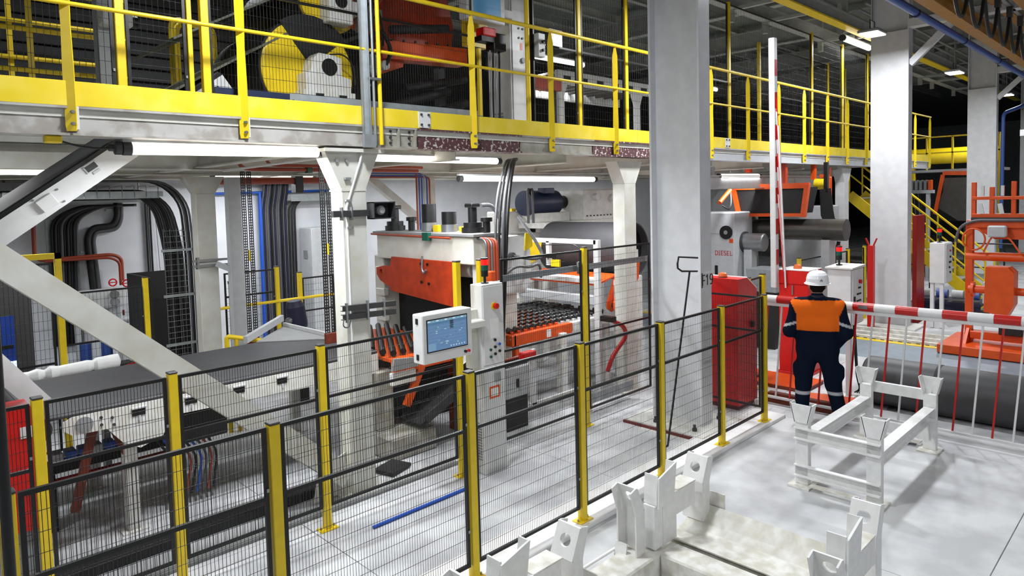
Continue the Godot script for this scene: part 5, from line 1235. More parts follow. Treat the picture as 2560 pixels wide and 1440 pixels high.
func back_fence() -> void:
	var z := -5.12
	var t := T("safety_fence", "second mesh fence before the conveyor and the press, partly tall", "fence", V(3, 0, z))
	for x in [-0.4, 0.8, 1.6, 2.76]: fence_post(t, x, z, 0.0, 1.57)
	for q in [[-0.36, 0.76], [0.84, 1.56], [1.64, 2.72], [2.8, 4.2]]: fence_panel(t, V(q[0], 0, z), V(q[1], 0, z), [0.2, 1.12, 1.53])
	for x in [4.25, 6.2]: fence_post(t, x, z, 0.0, 2.14)
	fence_post(t, 4.78, z - 0.25, 0.0, 2.1)
	fence_panel(t, V(4.84, 0, z), V(6.15, 0, z), [0.2, 1.14, 2.1], 0.03)
	fence_panel(t, V(6.26, 0, z), V(7.55, 0, z), [0.2, 1.12, 2.1], 0.03)
	t = T("cable_tray", "galvanised perforated cable tray along the tall mesh fence", "cable tray", V(6.4, 1.88, z - 0.06))
	P(t, "tray", G.new().bb(4.9, 7.7, 1.86, 1.93, z - 0.06, z - 0.05).bb(4.9, 7.7, 1.86, 1.865, z - 0.16, z - 0.06), "galv")
	P(t, "joint_clamp", G.new().bb(6.13, 6.3, 1.83, 1.97, z - 0.05, z - 0.02), "grey")
	one("cable_tray", "perforated steel tray lying low behind the tall mesh fence", "cable tray", G.new().bb(6.3, 7.45, 0.14, 0.26, -5.34, -5.33).bb(6.3, 7.45, 0.14, 0.145, -5.45, -5.34), "galv")
	# control cabinet and screen
	t = T("control_cabinet", "slim white floor cabinet with stack light beside the operator screen", "cabinet", V(4.53, 0, -5.02))
	P(t, "body", G.new().bb(4.4, 4.69, 0.0, 1.9, -5.1, -4.93, 0.006), "white")
	P(t, "door", G.new().bb(4.41, 4.68, 1.1, 1.88, -4.93, -4.92, 0.003), "white")
	P(t, "lower_door", G.new().bb(4.41, 4.68, 0.06, 1.09, -4.93, -4.92, 0.003), "white")
	P(t, "paper_sign", G.new().bb(4.5, 4.61, 1.36, 1.55, -4.92, -4.918), "floorwhite")
	var e := P(t, "emergency_stop", G.new().cyl(V(4.56, 1.68, -4.92), V(4.56, 1.68, -4.88), 0.028, 14), "red")
	P(e, "yellow_collar", G.new().cyl(V(4.55, 1.68, -4.92), V(4.55, 1.68, -4.912), 0.036, 16), "yellow")
	for q in [[4.49, 1.18, "green"], [4.55, 1.2, "black"], [4.61, 1.22, "black"], [4.49, 1.25, "green"], [4.55, 1.27, "black"], [4.61, 1.29, "blue"], [4.55, 1.34, "black"]]: P(t, "button", G.new().cyl(V(q[0], q[1], -4.92), V(q[0], q[1], -4.906), 0.014, 12), q[2])
	P(t, "switch", G.new().bb(4.53, 4.6, 0.92, 1.02, -4.92, -4.89, 0.008), "grey")
	var sg := P(t, "orange_sign", G.new().bb(4.46, 4.6, 0.76, 0.88, -4.92, -4.917), "orange", "orange framed label")
	P(sg, "white_field", G.new().bb(4.48, 4.58, 0.78, 0.86, -4.917, -4.915), "floorwhite")
	for i in 14: P(t, "vent_slot", G.new().bb(4.393, 4.4, 0.14 + 0.028 * i, 0.152 + 0.028 * i, -5.06, -4.98), "grey")
	P(t, "cable_duct", G.new().bb(4.3, 4.4, 1.08, 1.66, -5.08, -5.0, 0.004), "cream")
	stack_light(t, V(4.53, 1.9, -5.02), 1.0)
	t = T("operator_screen", "operator screen in a white case beside the slim cabinet", "screen", V(3.83, 1.3, -4.83))
	var b := Basis()
	var c := P(t, "case", G.new().box(V(3.83, 1.52, -4.83), V(0.57, 0.44, 0.15), b, 0.008), "white")
	P(c, "bezel", G.new().box(V(3.82, 1.545, -4.754), V(0.47, 0.295, 0.004), b), "black")
	P(c, "display", screen_mesh(V(3.82, 1.545, -4.7505), 0.45, 0.275), "screen_main", "lit blue process display")
	P(c, "button", G.new().cyl(V(4.06, 1.345, -4.755), V(4.06, 1.345, -4.735), 0.013, 12), "red")
	P(c, "button", G.new().cyl(V(4.02, 1.345, -4.755), V(4.02, 1.345, -4.735), 0.013, 12), "black")
	for y in [1.36, 1.68]: P(c, "latch", G.new().bb(3.538, 3.545, y - 0.025, y + 0.025, -4.85, -4.82), "black")
	P(t, "arm", G.new().bb(4.1, 4.4, 1.5, 1.57, -5.02, -4.88, 0.01), "cream")
func screen_mesh(c: Vector3, w: float, h: float) -> ArrayMesh: # a quad with texture coordinates
	var st := SurfaceTool.new()
	st.begin(Mesh.PRIMITIVE_TRIANGLES)
	var p := [[-1, 1, 0, 0], [1, 1, 1, 0], [1, -1, 1, 1], [-1, 1, 0, 0], [1, -1, 1, 1], [-1, -1, 0, 1]]
	for q in p:
		st.set_normal(Vector3.BACK)
		st.set_uv(Vector2(q[2], q[3]))
		st.add_vertex(c + V(q[0] * w / 2, q[1] * h / 2, 0))
	return st.commit()
func screen_material() -> void: # the print on the process display
	var im := Image.create(512, 320, false, Image.FORMAT_RGB8)
	im.fill(Color(0.36, 0.50, 0.66))
	im.fill_rect(Rect2i(0, 0, 512, 22), Color(0.55, 0.68, 0.78))
	im.fill_rect(Rect2i(0, 22, 512, 26), Color(0.30, 0.46, 0.60))
	var r := RandomNumberGenerator.new()
	r.seed = 7
	for i in 14: im.fill_rect(Rect2i(6 + i * 36, 4, 26, 12), Color(0.36, 0.6, 0.66) if i % 3 else Color(0.8, 0.88, 0.92))
	im.fill_rect(Rect2i(286, 24, 50, 92), Color(0.18, 0.28, 0.4))
	for i in 5: im.fill_rect(Rect2i(300, 30 + i * 16, 20, 8), Color(0.05, 0.08, 0.12))
	for i in 46:
		var x := r.randi_range(10, 470)
		var y := r.randi_range(60, 270)
		im.fill_rect(Rect2i(x, y, r.randi_range(6, 40), r.randi_range(2, 9)), [Color(0.75, 0.84, 0.9), Color(0.3, 0.62, 0.6), Color(0.25, 0.38, 0.56)][i % 3])
	for i in 6: im.fill_rect(Rect2i(20, 70 + i * 34, 470, 2), Color(0.5, 0.64, 0.76))
	for i in 6: im.fill_rect(Rect2i(290 + i * 36, 288, 14, 16), Color(0.7, 0.8, 0.9))
	im.fill_rect(Rect2i(4, 240, 96, 74), Color(0.44, 0.6, 0.72))
	var m := mk("screen_main", Color(0.2, 0.2, 0.2), 0.2)
	m.emission_enabled = true
	m.emission_texture = ImageTexture.create_from_image(im)
	m.emission = Color(1, 1, 1)
	m.emission_energy_multiplier = 0.9
	m.emission_operator = BaseMaterial3D.EMISSION_OP_MULTIPLY
func hyd_cylinder(t: Node3D, x: float, z: float, y0: float, y1: float, kind: int) -> void:
	var c := P(t, "hydraulic_cylinder", G.new().cyl(V(x, y0, z), V(x, y1, z), [0.055, 0.095, 0.045][kind], 18), "black", "black hydraulic cylinder")
	if kind == 0:
		P(c, "flange", G.new().cyl(V(x, y0, z), V(x, y0 + 0.06, z), 0.14, 18).cyl(V(x, y0 + 0.06, z), V(x, y0 + 0.12, z), 0.115, 18), "black")
		P(c, "cap", G.new().bb(x - 0.07, x + 0.07, y1 - 0.05, y1, z - 0.07, z + 0.07, 0.01), "black")
	elif kind == 1:
		P(c, "chrome_base", G.new().cyl(V(x, y0 - 0.02, z), V(x, y0 + 0.09, z), 0.105, 20), "steel")
	else:
		P(c, "cap", G.new().cyl(V(x, y1 - 0.05, z), V(x, y1, z), 0.07, 16), "black")
func press() -> void:
	var t := T("press_gantry", "cream press gantry with black hydraulic cylinders across the line", "press", V(5.35, 0, -6.95))
	P(t, "cross_head", G.new().bb(5.2, 5.62, 1.97, 2.3, -7.95, -5.95, 0.01), "cream")
	P(t, "top_plate", G.new().bb(5.17, 5.66, 2.3, 2.335, -8.0, -5.9, 0.004), "grey")
	for z in [[-8.12, -7.9], [-6.05, -5.85]]:
		P(t, "upright", G.new().bb(5.26, 5.6, 0, 2.0, z[0], z[1], 0.01), "cream")
	for y in [1.1, 1.45, 1.75]: P(t, "hinge_block", G.new().bb(5.2, 5.28, y, y + 0.1, -8.02, -7.82, 0.01), "cream")
	P(t, "pipe", G.new().tube([V(5.15, 2.3, -8.0), V(5.15, 2.28, -6.3)], 0.014, 8), "copper")
	P(t, "pipe_clamp", G.new().bb(5.12, 5.18, 2.24, 2.34, -6.82, -6.7), "green")
	for q in [[-7.86, 2.34, 2.68, 0], [-7.48, 2.34, 2.52, 2], [-7.09, 2.36, 2.69, 1], [-6.68, 2.34, 2.59, 1], [-6.23, 2.34, 2.69, 0], [-5.98, 2.34, 2.52, 2]]: hyd_cylinder(t, 5.45, q[0], q[1], q[2], q[3])
	P(t, "yellow_block", G.new().bb(5.4, 5.52, 2.335, 2.42, -6.95, -6.85).bb(5.5, 5.6, 2.335, 2.4, -6.55, -6.48), "yellow")
	P(t, "rear_roller", G.new().cyl(V(5.45, 1.88, -7.6), V(5.45, 1.88, -6.2), 0.1, 18), "white")
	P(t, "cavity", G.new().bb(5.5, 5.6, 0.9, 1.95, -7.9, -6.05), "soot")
	var o := T("press_plate", "large orange steel plate hanging in the press gantry", "plate", V(5.15, 1.5, -6.9))
	P(o, "plate", G.new().prism(PackedVector2Array([Vector2(-7.55, 1.56), Vector2(-6.2, 1.46), Vector2(-6.2, 2.0), Vector2(-7.5, 2.01), Vector2(-7.55, 1.85)]), V(5.12, 0, 0), Vector3.BACK, Vector3.UP, V(0.04, 0, 0)), "orangedark")
	P(o, "ear", G.new().holed(PackedVector2Array([Vector2(-7.86, 1.76), Vector2(-7.78, 1.68), Vector2(-7.55, 1.6), Vector2(-7.55, 1.88), Vector2(-7.7, 1.88), Vector2(-7.86, 1.85)]), Vector2(-7.75, 1.8), 0.035, V(5.12, 0, 0), Vector3.BACK, Vector3.UP, V(0.04, 0, 0)), "orangedark")
	for q in [[-6.85, 1.72], [-6.7, 1.71], [-6.85, 1.95], [-6.72, 1.95]]: P(o, "bolt", G.new().cyl(V(5.12, q[0 + 1], q[0]), V(5.105, q[1], q[0]), 0.018, 8), "black")
	P(o, "hook", G.new().tube(fillet([V(5.1, 2.05, -6.8), V(5.09, 1.88, -6.8), V(5.09, 1.83, -6.76), V(5.09, 1.88, -6.72)], 0.03), 0.014, 8), "steel")
	# skewed roller bed before the press
	t = T("roller_bed", "orange bed with black skewed roller strips before the press", "roller table", V(4.6, 0, -6.9))
	P(t, "plate", G.new().bb(4.12, 5.16, 1.0, 1.04, -7.75, -6.12, 0.004), "orange")
	for i in 15:
		var pa := V(4.24 + 0.13 * i, 1.085, -7.72)
		var pb := pa + V(-0.96, 0, 1.56)
		if pb.x < 4.14: pb = pa.lerp(pb, (pa.x - 4.14) / (pa.x - pb.x))
		if pa.x > 5.12: pa = pb.lerp(pa, (5.12 - pb.x) / (pa.x - pb.x))
		if pa.distance_to(pb) > 0.15: P(t, "roller_strip", G.new().cyl(pa, pb, 0.036, 10), "black")
	P(t, "front_beam", G.new().bb(4.12, 5.1, 0.88, 1.04, -6.12, -6.06, 0.004), "orange")
	P(t, "strut", G.new().beam(V(4.5, 0.9, -6.08), V(4.28, 0.5, -6.08), 0.05, 0.08), "orange")
	P(t, "leg", G.new().bb(4.6, 4.7, 0, 1.0, -7.7, -7.6), "orangedark")
	P(t, "leg", G.new().bb(5.05, 5.14, 0, 1.0, -6.3, -6.2), "orangedark")
	P(t, "side_bracket", G.new().bb(4.08, 4.4, 0.76, 0.9, -6.1, -6.04, 0.01), "dirtywhite")
	P(t, "grey_guide", G.new().prism(PackedVector2Array([Vector2(4.07, 0.93), Vector2(4.42, 0.93), Vector2(4.36, 1.03), Vector2(4.1, 1.06)]), V(0, 0, -6.05), Vector3.RIGHT, Vector3.UP, V(0, 0, 0.04)), "grey")
	t = T("drop_conveyor", "dark sloped scrap conveyor in the pit below the press", "conveyor", V(5.0, 0, -6.3))
	P(t, "belt", G.new().beam(V(4.3, 0.32, -6.05), V(5.3, 0.75, -6.05), 0.4, 0.03), "rubber")
	P(t, "side", G.new().beam(V(4.35, 0.38, -5.83), V(5.25, 0.78, -5.83), 0.02, 0.1), "darkgrey")
	P(t, "hood", G.new().bb(4.45, 5.2, 0.2, 0.9, -7.5, -6.3, 0.02), "soot")
	P(t, "foot", G.new().bb(4.5, 4.6, 0, 0.4, -6.2, -6.1).bb(5.1, 5.2, 0, 0.6, -6.2, -6.1), "dirtywhite")
	t = T("floor_unit", "grimy machine unit on the floor below the orange roller bed", "machine", V(4.3, 0, -6.3))
	P(t, "base", G.new().bb(3.95, 4.55, 0, 0.25, -6.6, -5.9, 0.02), "greybeam")
	P(t, "column", G.new().bb(4.0, 4.2, 0.25, 0.9, -6.4, -6.2, 0.01), "greybeam")
	P(t, "plate", G.new().box(V(3.85, 0.03, -5.75), V(0.3, 0.03, 0.25), Basis(Vector3.UP, 0.3)), "soot")
	# riser pipes and hoses beside the press
	t = T("pipe_riser", "copper and steel riser pipes beside the orange plate", "pipes", V(5.6, 0.8, -6.1))
	for i in 5:
		var z := -5.78 + 0.045 * i
		P(t, "pipe", G.new().tube(fillet([V(5.3, 2.28 + 0.0 * i, -6.3 + 0.05 * i), V(5.26, 2.28, z), V(5.26, 0.7, z)], 0.1), 0.017, 8), ["steel", "copper", "steel", "copper", "copper"][i])
	for i in 4: P(t, "cable", G.new().tube(fillet([V(6.35, 3.25, -6.5 + 0.05 * i), V(6.0, 3.2, -6.2 + 0.05 * i), V(5.45 + 0.04 * i, 2.7, -5.82 + 0.03 * i), V(5.38 + 0.03 * i, 1.0, -5.78)], 0.5, 6), 0.016 if i < 2 else 0.022, 8), "cable" if i % 2 else "cablegrey")
	t = T("hose_machine", "white machine head with grey hoses beside the press", "machine", V(6.1, 0, -6.3))
	P(t, "head", G.new().prism(PackedVector2Array([Vector2(5.78, 1.55), Vector2(6.3, 1.5), Vector2(6.42, 1.7), Vector2(6.4, 2.2), Vector2(6.2, 2.26), Vector2(5.84, 2.24), Vector2(5.76, 2.1)]), V(0, 0, -6.5), Vector3.RIGHT, Vector3.UP, V(0, 0, 0.3)), "white")
	P(t, "stand", G.new().bb(5.95, 6.2, 0, 1.55, -6.45, -6.25, 0.01), "dirtywhite")
	P(t, "port", G.new().cyl(V(6.05, 2.0, -6.2), V(6.05, 2.0, -6.15), 0.05, 16), "cablegrey")
	P(t, "hose", G.new().tube(fillet([V(6.05, 2.0, -6.15), V(6.3, 1.95, -6.0), V(6.45, 1.98, -6.0), V(6.4, 2.2, -6.1), V(6.3, 2.5, -6.3)], 0.12), 0.022, 8), "cablegrey")
	P(t, "hose", G.new().tube(fillet([V(5.72, 1.5, -6.05), V(5.74, 1.8, -6.0), V(5.95, 1.9, -6.0), V(6.2, 1.85, -6.0), V(6.4, 1.9, -6.02), V(6.45, 1.7, -6.05)], 0.12), 0.018, 8), "cablegrey")
	P(t, "hose", G.new().tube(fillet([V(5.72, 1.6, -6.08), V(5.78, 2.0, -6.05), V(5.95, 2.4, -6.2), V(5.8, 2.66, -6.25), V(5.6, 2.66, -6.24)], 0.18), 0.028, 8), "cablegrey")
	P(t, "yellow_corner", G.new().prism(PackedVector2Array([Vector2(6.3, 2.05), Vector2(6.45, 2.1), Vector2(6.45, 2.28), Vector2(6.32, 2.28)]), V(0, 0, -6.2), Vector3.RIGHT, Vector3.UP, V(0, 0, 0.01)), "yellow")
	t = T("control_valve", "orange and yellow control valve stack beside the tall post", "valve", V(5.1, 0.9, -5.45))
	P(t, "stack", G.new().bb(4.98, 5.06, 1.75, 1.95, -5.5, -5.42, 0.01).bb(4.97, 5.07, 1.6, 1.74, -5.52, -5.42, 0.01), "orange")
	P(t, "bellows", G.new().bb(4.94, 5.14, 1.32, 1.56, -5.55, -5.43, 0.01), "yellow")
	P(t, "pole", G.new().bb(5.0, 5.04, 0, 1.6, -5.54, -5.5), "soot")
func skew_table() -> void:
	var t := T("skew_roller_table", "roller table with rows of black skewed wheels behind the tall fence", "roller table", V(7.0, 0, -6.8))
	P(t, "frame", G.new().bb(5.95, 7.95, 0.92, 0.98, -7.65, -6.08, 0.006), "grey")
	P(t, "front_beam", G.new().bb(5.9, 7.02, 0.88, 1.02, -6.1, -6.02, 0.006), "orange", "orange front beam")
	P(t, "front_beam", G.new().bb(7.04, 7.95, 0.9, 1.02, -6.1, -6.02, 0.006), "white", "white front beam")
	P(t, "side_beam", G.new().bb(5.86, 5.94, 0.88, 1.02, -7.6, -6.02, 0.006), "orange")
	P(t, "type_plate", G.new().bb(6.5, 6.58, 0.9, 1.0, -6.02, -6.015), "floorwhite")
	var wheel := G.new().cyl(V(0, 0, -0.06), V(0, 0, 0.06), 0.032, 10).mesh()
	for i in 22:
		var x := 5.95 + 0.12 * i
		var a := V(x, 1.02, -6.1)
		var b := V(x + 0.62, 1.02, -7.6)
		if i > 13:
			b = V(x - 0.62, 1.02, -7.6)
		if b.x > 7.95: b = a.lerp(b, (7.95 - a.x) / (b.x - a.x))
		if a.x > 7.95: a = b.lerp(a, (7.95 - b.x) / (a.x - b.x))
		var d := b - a
		if d.length() < 0.2: continue
		var org: bool = x < 6.9
		var s := P(t, "roller_bar", G.new().beam(a, b, 0.035, 0.05), "orange" if org else "white")
		var n := int(d.length() / 0.2)
		for k in n:
			var p := a + d * ((k + 0.5) / n) + V(0, 0.028, 0)
			var w := P(s, "wheel", wheel, "black")
			w.transform = Transform3D(G.frame(d).rotated(Vector3.UP, 0.0), p)
	for q in [[6.72, -6.0], [7.85, -6.15], [6.1, -7.5], [7.85, -7.5]]:
		P(t, "leg", G.new().bb(q[0], q[0] + 0.11, 0, 0.92, q[1] - 0.06, q[1] + 0.05, 0.006), "dirtywhite")
	P(t, "orange_leg", G.new().bb(5.93, 6.0, 0.55, 0.9, -6.1, -6.03, 0.004), "orange")
	P(t, "chain", G.new().tube(sag(V(6.05, 0.75, -5.98), V(6.7, 0.78, -5.98), 0.16), 0.008, 5), "steel")
	# drum with mouth plates
	t = T("belt_drum", "large dark grey belt drum behind the white frame", "drum", V(8.65, 1.5, -6.9))
	P(t, "shell", G.new().lathe(V(8.62, 1.9, -7.75), Vector3.BACK, [Vector2(0.3, 0), Vector2(0.42, 0), Vector2(0.42, 1.62), Vector2(0.4, 1.62), Vector2(0.4, 0.02)], 44), "belt")
	P(t, "end_disc", G.new().cyl(V(8.62, 1.9, -6.3), V(8.62, 1.9, -6.26), 0.4, 36), "black")
	P(t, "yellow_wedge", G.new().prism(PackedVector2Array([Vector2(0, 0), Vector2(-0.36, 0.1), Vector2(-0.38, -0.1), Vector2(-0.2, -0.33)]), V(8.62, 1.9, -6.26), Vector3.RIGHT, Vector3.UP, V(0, 0, 0.01)), "yellow")
	P(t, "yellow_cheek", G.new().prism(PackedVector2Array([Vector2(-7.85, 1.6), Vector2(-7.5, 1.75), Vector2(-7.45, 2.05), Vector2(-7.7, 2.05)]), V(7.95, 0, 0), Vector3.BACK, Vector3.UP, V(0.03, 0, 0)), "yellow")
	P(t, "belt_flap", G.new().prism(PackedVector2Array([Vector2(8.05, 1.5), Vector2(8.6, 1.45), Vector2(8.6, 1.52), Vector2(8.05, 1.56)]), V(0, 0, -7.6), Vector3.RIGHT, Vector3.UP, V(0, 0, 1.4)), "belt")
	P(t, "support", G.new().bb(8.5, 8.75, 0, 1.55, -7.95, -7.8, 0.01).bb(8.5, 8.75, 0, 1.5, -6.2, -6.06, 0.01).bb(8.55, 8.7, 1.4, 1.9, -7.95, -7.75).bb(8.55, 8.7, 1.4, 1.9, -6.22, -6.1), "dirtywhite")
	t = T("mouth_frame", "orange feed tray with white lip below the dark drum", "tray", V(7.8, 1.3, -6.8))
	P(t, "tray", G.new().box(V(7.85, 1.52, -6.8), V(0.5, 0.03, 1.5), Basis(Vector3.BACK, 0.2), 0.004), "orange")
	P(t, "lip", G.new().box(V(7.62, 1.53, -6.8), V(0.1, 0.07, 1.5), Basis(Vector3.BACK, 0.2), 0.004), "white")
	P(t, "rail", G.new().bb(7.5, 7.62, 1.2, 1.32, -7.7, -5.98, 0.006), "lightgrey")
	P(t, "stand", G.new().bb(7.96, 8.06, 0, 1.5, -7.72, -7.62).bb(7.96, 8.06, 0, 1.5, -6.02, -5.94), "dirtywhite")
	t = T("white_frame", "thin white frame with yellow switch before the dark drum", "frame", V(7.3, 1.2, -6.6))
	P(t, "frame", G.new().bb(7.28, 7.34, 2.08, 2.14, -7.4, -5.8).bb(7.28, 7.34, 0.0, 2.14, -5.84, -5.76).bb(7.28, 7.34, 1.25, 2.14, -7.42, -7.36).bb(7.28, 7.34, 1.75, 2.1, -6.72, -6.66).bb(7.3, 7.34, 0, 1.25, -7.9, -7.84).bb(7.28, 7.34, 1.2, 1.26, -7.9, -7.36), "white")
	P(t, "switch", G.new().bb(7.25, 7.28, 1.74, 1.84, -6.6, -6.44), "yellow")
	P(t, "sensor", G.new().bb(7.24, 7.28, 1.86, 1.92, -6.7, -6.52), "black")
	P(t, "cable", G.new().tube(fillet([V(7.25, 1.95, -6.7), V(7.22, 2.05, -6.75), V(7.22, 2.06, -6.4), V(7.22, 2.08, -6.1), V(7.24, 1.8, -5.85)], 0.1), 0.007, 6), "cable")
	t = T("lever_arm", "orange double lever arm with holes beside the dark drum", "lever", V(8.1, 0.9, -5.95))
	for z in [-5.93, -6.05]: P(t, "arm", G.new().prism(PackedVector2Array([Vector2(7.82, 1.1), Vector2(7.92, 1.04), Vector2(8.02, 1.1), Vector2(8.42, 1.5), Vector2(8.46, 1.78), Vector2(8.3, 1.8), Vector2(7.98, 1.5), Vector2(7.82, 1.2)]), V(0, 0, z), Vector3.RIGHT, Vector3.UP, V(0, 0, 0.03)), "orange")
	for q in [[7.93, 1.14], [8.22, 1.5]]: P(t, "pin", G.new().cyl(V(q[0], q[1], -6.07), V(q[0], q[1], -5.89), 0.03, 14), "darkgrey")
	P(t, "stand", G.new().bb(8.05, 8.15, 0, 1.4, -6.02, -5.94).bb(8.2, 8.3, 0.0, 1.6, -6.02, -5.94), "dirtywhite")
	t = T("corrugated_hose", "red corrugated hose hanging behind the tall fence", "hose", V(7.9, 0.5, -5.75))
	P(t, "hose", G.new().tube(fillet([V(7.35, 1.05, -5.6), V(7.55, 0.95, -5.55), V(7.62, 0.8, -5.55), V(7.5, 0.66, -5.6), V(7.36, 0.56, -5.6), V(7.3, 0.35, -5.65)], 0.12), 0.03, 10), "stripe")
	P(t, "clamp", G.new().bb(7.3, 7.4, 1.03, 1.1, -5.76, -5.56), "black")
	t = T("drive_motor", "dark blue drive motor with white gearbox above the drum", "motor", V(9.3, 2.3, -8.05))
	P(t, "motor", G.new().cyl(V(8.5, 2.64, -8.35), V(9.3, 2.64, -8.35), 0.22, 24), "navyblue", "dark blue motor")
	P(t, "terminal_box", G.new().bb(8.75, 9.05, 2.8, 2.9, -8.25, -8.11, 0.01), "navyblue")
	P(t, "coupling", G.new().cyl(V(9.3, 2.64, -8.35), V(9.6, 2.64, -8.35), 0.12, 18), "black")
	P(t, "base", G.new().bb(8.6, 9.5, 2.3, 2.46, -8.50, -8.15, 0.01), "dirtywhite")
	var gb := P(t, "gearbox", G.new().bb(9.55, 10.6, 2.3, 2.86, -8.45, -7.85, 0.02), "dirtywhite")
	for i in 10: P(gb, "bolt", G.new().cyl(V(9.62 + 0.1 * i, 2.38, -7.85), V(9.62 + 0.1 * i, 2.38, -7.83), 0.014, 6), "darkgrey")
	P(gb, "fitting", G.new().cyl(V(9.85, 2.72, -7.85), V(9.85, 2.72, -7.77), 0.06, 14).cyl(V(10.35, 2.7, -7.85), V(10.35, 2.7, -7.79), 0.07, 14), "white")
	P(t, "frame", G.new().bb(8.5, 10.6, 2.2, 2.3, -8.50, -7.85, 0.01).bb(10.3, 10.6, 0, 2.2, -8.45, -8.25).bb(9.0, 9.2, 0, 2.2, -8.75, -8.55).bb(9.0, 9.2, 2.1, 2.3, -8.75, -8.45), "dirtywhite")
	for i in 2: P(t, "conduit", G.new().tube(fillet([V(8.3 + 0.12 * i, 2.3, -8.05), V(8.3 + 0.12 * i, 2.75, -8.05), V(8.42 + 0.1 * i, 2.9, -8.15), V(8.6, 2.86, -8.30)], 0.12), 0.022, 8), "cablegrey")
	t = T("drive_stand", "small grey gear stand left of the drive motor", "machine", V(8.4, 0, -8.9))
	P(t, "body", G.new().bb(8.2, 8.9, 2.1, 2.5, -9.0, -8.6, 0.02), "dirtywhite")
	P(t, "stand", G.new().bb(8.3, 8.45, 0, 2.1, -8.9, -8.7).bb(8.7, 8.85, 0, 2.1, -8.9, -8.7), "dirtywhite")
	P(t, "yellow_tag", G.new().bb(8.5, 8.6, 2.5, 2.55, -8.75, -8.65), "yellow")
	# deck columns beyond
	for q in [[7.62, "cream column with brown drip stains beside the column marked F19"], [15.72, "white deck column behind the worker's control cabinet"]]:
		t = T("deck_column", q[1], "column", V(q[0] + 0.13, 0, -5.62))
		P(t, "shaft", G.new().bb(q[0], q[0] + 0.26, 0.02, 2.9, -5.75, -5.55, 0.005), "cream" if q[0] < 10 else "white")
		P(t, "base_plate", G.new().bb(q[0] - 0.1, q[0] + 0.36, 0, 0.02, -5.85, -5.45), "cream")
		P(t, "head", G.new().prism(PackedVector2Array([Vector2(0, 2.9), Vector2(0.26, 2.9), Vector2(0.42, 3.2), Vector2(-0.16, 3.2)]), V(q[0], 0, -5.75), Vector3.RIGHT, Vector3.UP, V(0, 0, 0.2)), "cream" if q[0] < 10 else "white")
	t = T("deck_column", "cream column with slanting knee brace behind the press gantry", "column", V(6.2, 0, -9.2))
	P(t, "shaft", G.new().bb(6.9, 7.15, 0.02, 3.13, -9.3, -9.1, 0.005), "cream")
	P(t, "base_plate", G.new().bb(6.8, 7.25, 0, 0.02, -9.4, -9.0), "cream")
	P(t, "knee_brace", G.new().beam(V(5.9, 3.13, -9.2), V(6.95, 2.35, -9.2), 0.12, 0.12), "cream")
	t = T("cable_drop", "blue and copper pipes dropping from the deck behind the press", "pipes", V(6.6, 2.3, -8.6))
	for i in 6: P(t, "pipe", G.new().tube(fillet([V(5.4, 3.2 - 0.02 * i, -8.6), V(6.35 + 0.05 * i, 3.2 - 0.02 * i, -8.55), V(6.35 + 0.05 * i, 2.0, -8.55)], 0.06), 0.014, 8), ["copper", "bluepipe", "bluepipe", "steel", "bluepipe", "copper"][i])
	t = T("low_cabinet", "light grey wall box with black handle in an orange pipe frame", "cabinet", V(5.6, 0, -5.7))
	P(t, "box", G.new().bb(5.36, 5.8, 0.4, 0.76, -5.8, -5.62, 0.012), "lightgrey")
	P(t, "handle", G.new().bb(5.52, 5.56, 0.52, 0.62, -5.62, -5.6, 0.006), "black")
	P(t, "pipe_frame", G.new().tube(fillet([V(5.3, 0, -5.72), V(5.3, 0.84, -5.72), V(5.88, 0.84, -5.72), V(5.88, 0.28, -5.72)], 0.05), 0.018, 8), "copper")
	P(t, "fittings", G.new().bb(5.38, 5.78, 0.76, 0.82, -5.78, -5.66, 0.01), "darkgrey")
	P(t, "base", G.new().bb(5.4, 5.75, 0, 0.4, -5.8, -5.66), "soot")
	t = T("support_stand", "white sensor stand on the floor below the skew table", "stand", V(7.0, 0, -5.75))
	P(t, "post", G.new().bb(6.5, 6.58, 0.0, 0.4, -5.4, -5.34), "white")
	P(t, "red_head", G.new().bb(5.35, 5.55, 0.92, 1.0, -5.4, -5.3, 0.01), "red")
	P(t, "arm", G.new().bb(5.5, 6.55, 0.34, 0.38, -5.4, -5.36), "white")
	P(t, "bracket", G.new().bb(5.52, 5.6, 0.36, 1.0, -5.4, -5.36), "white")
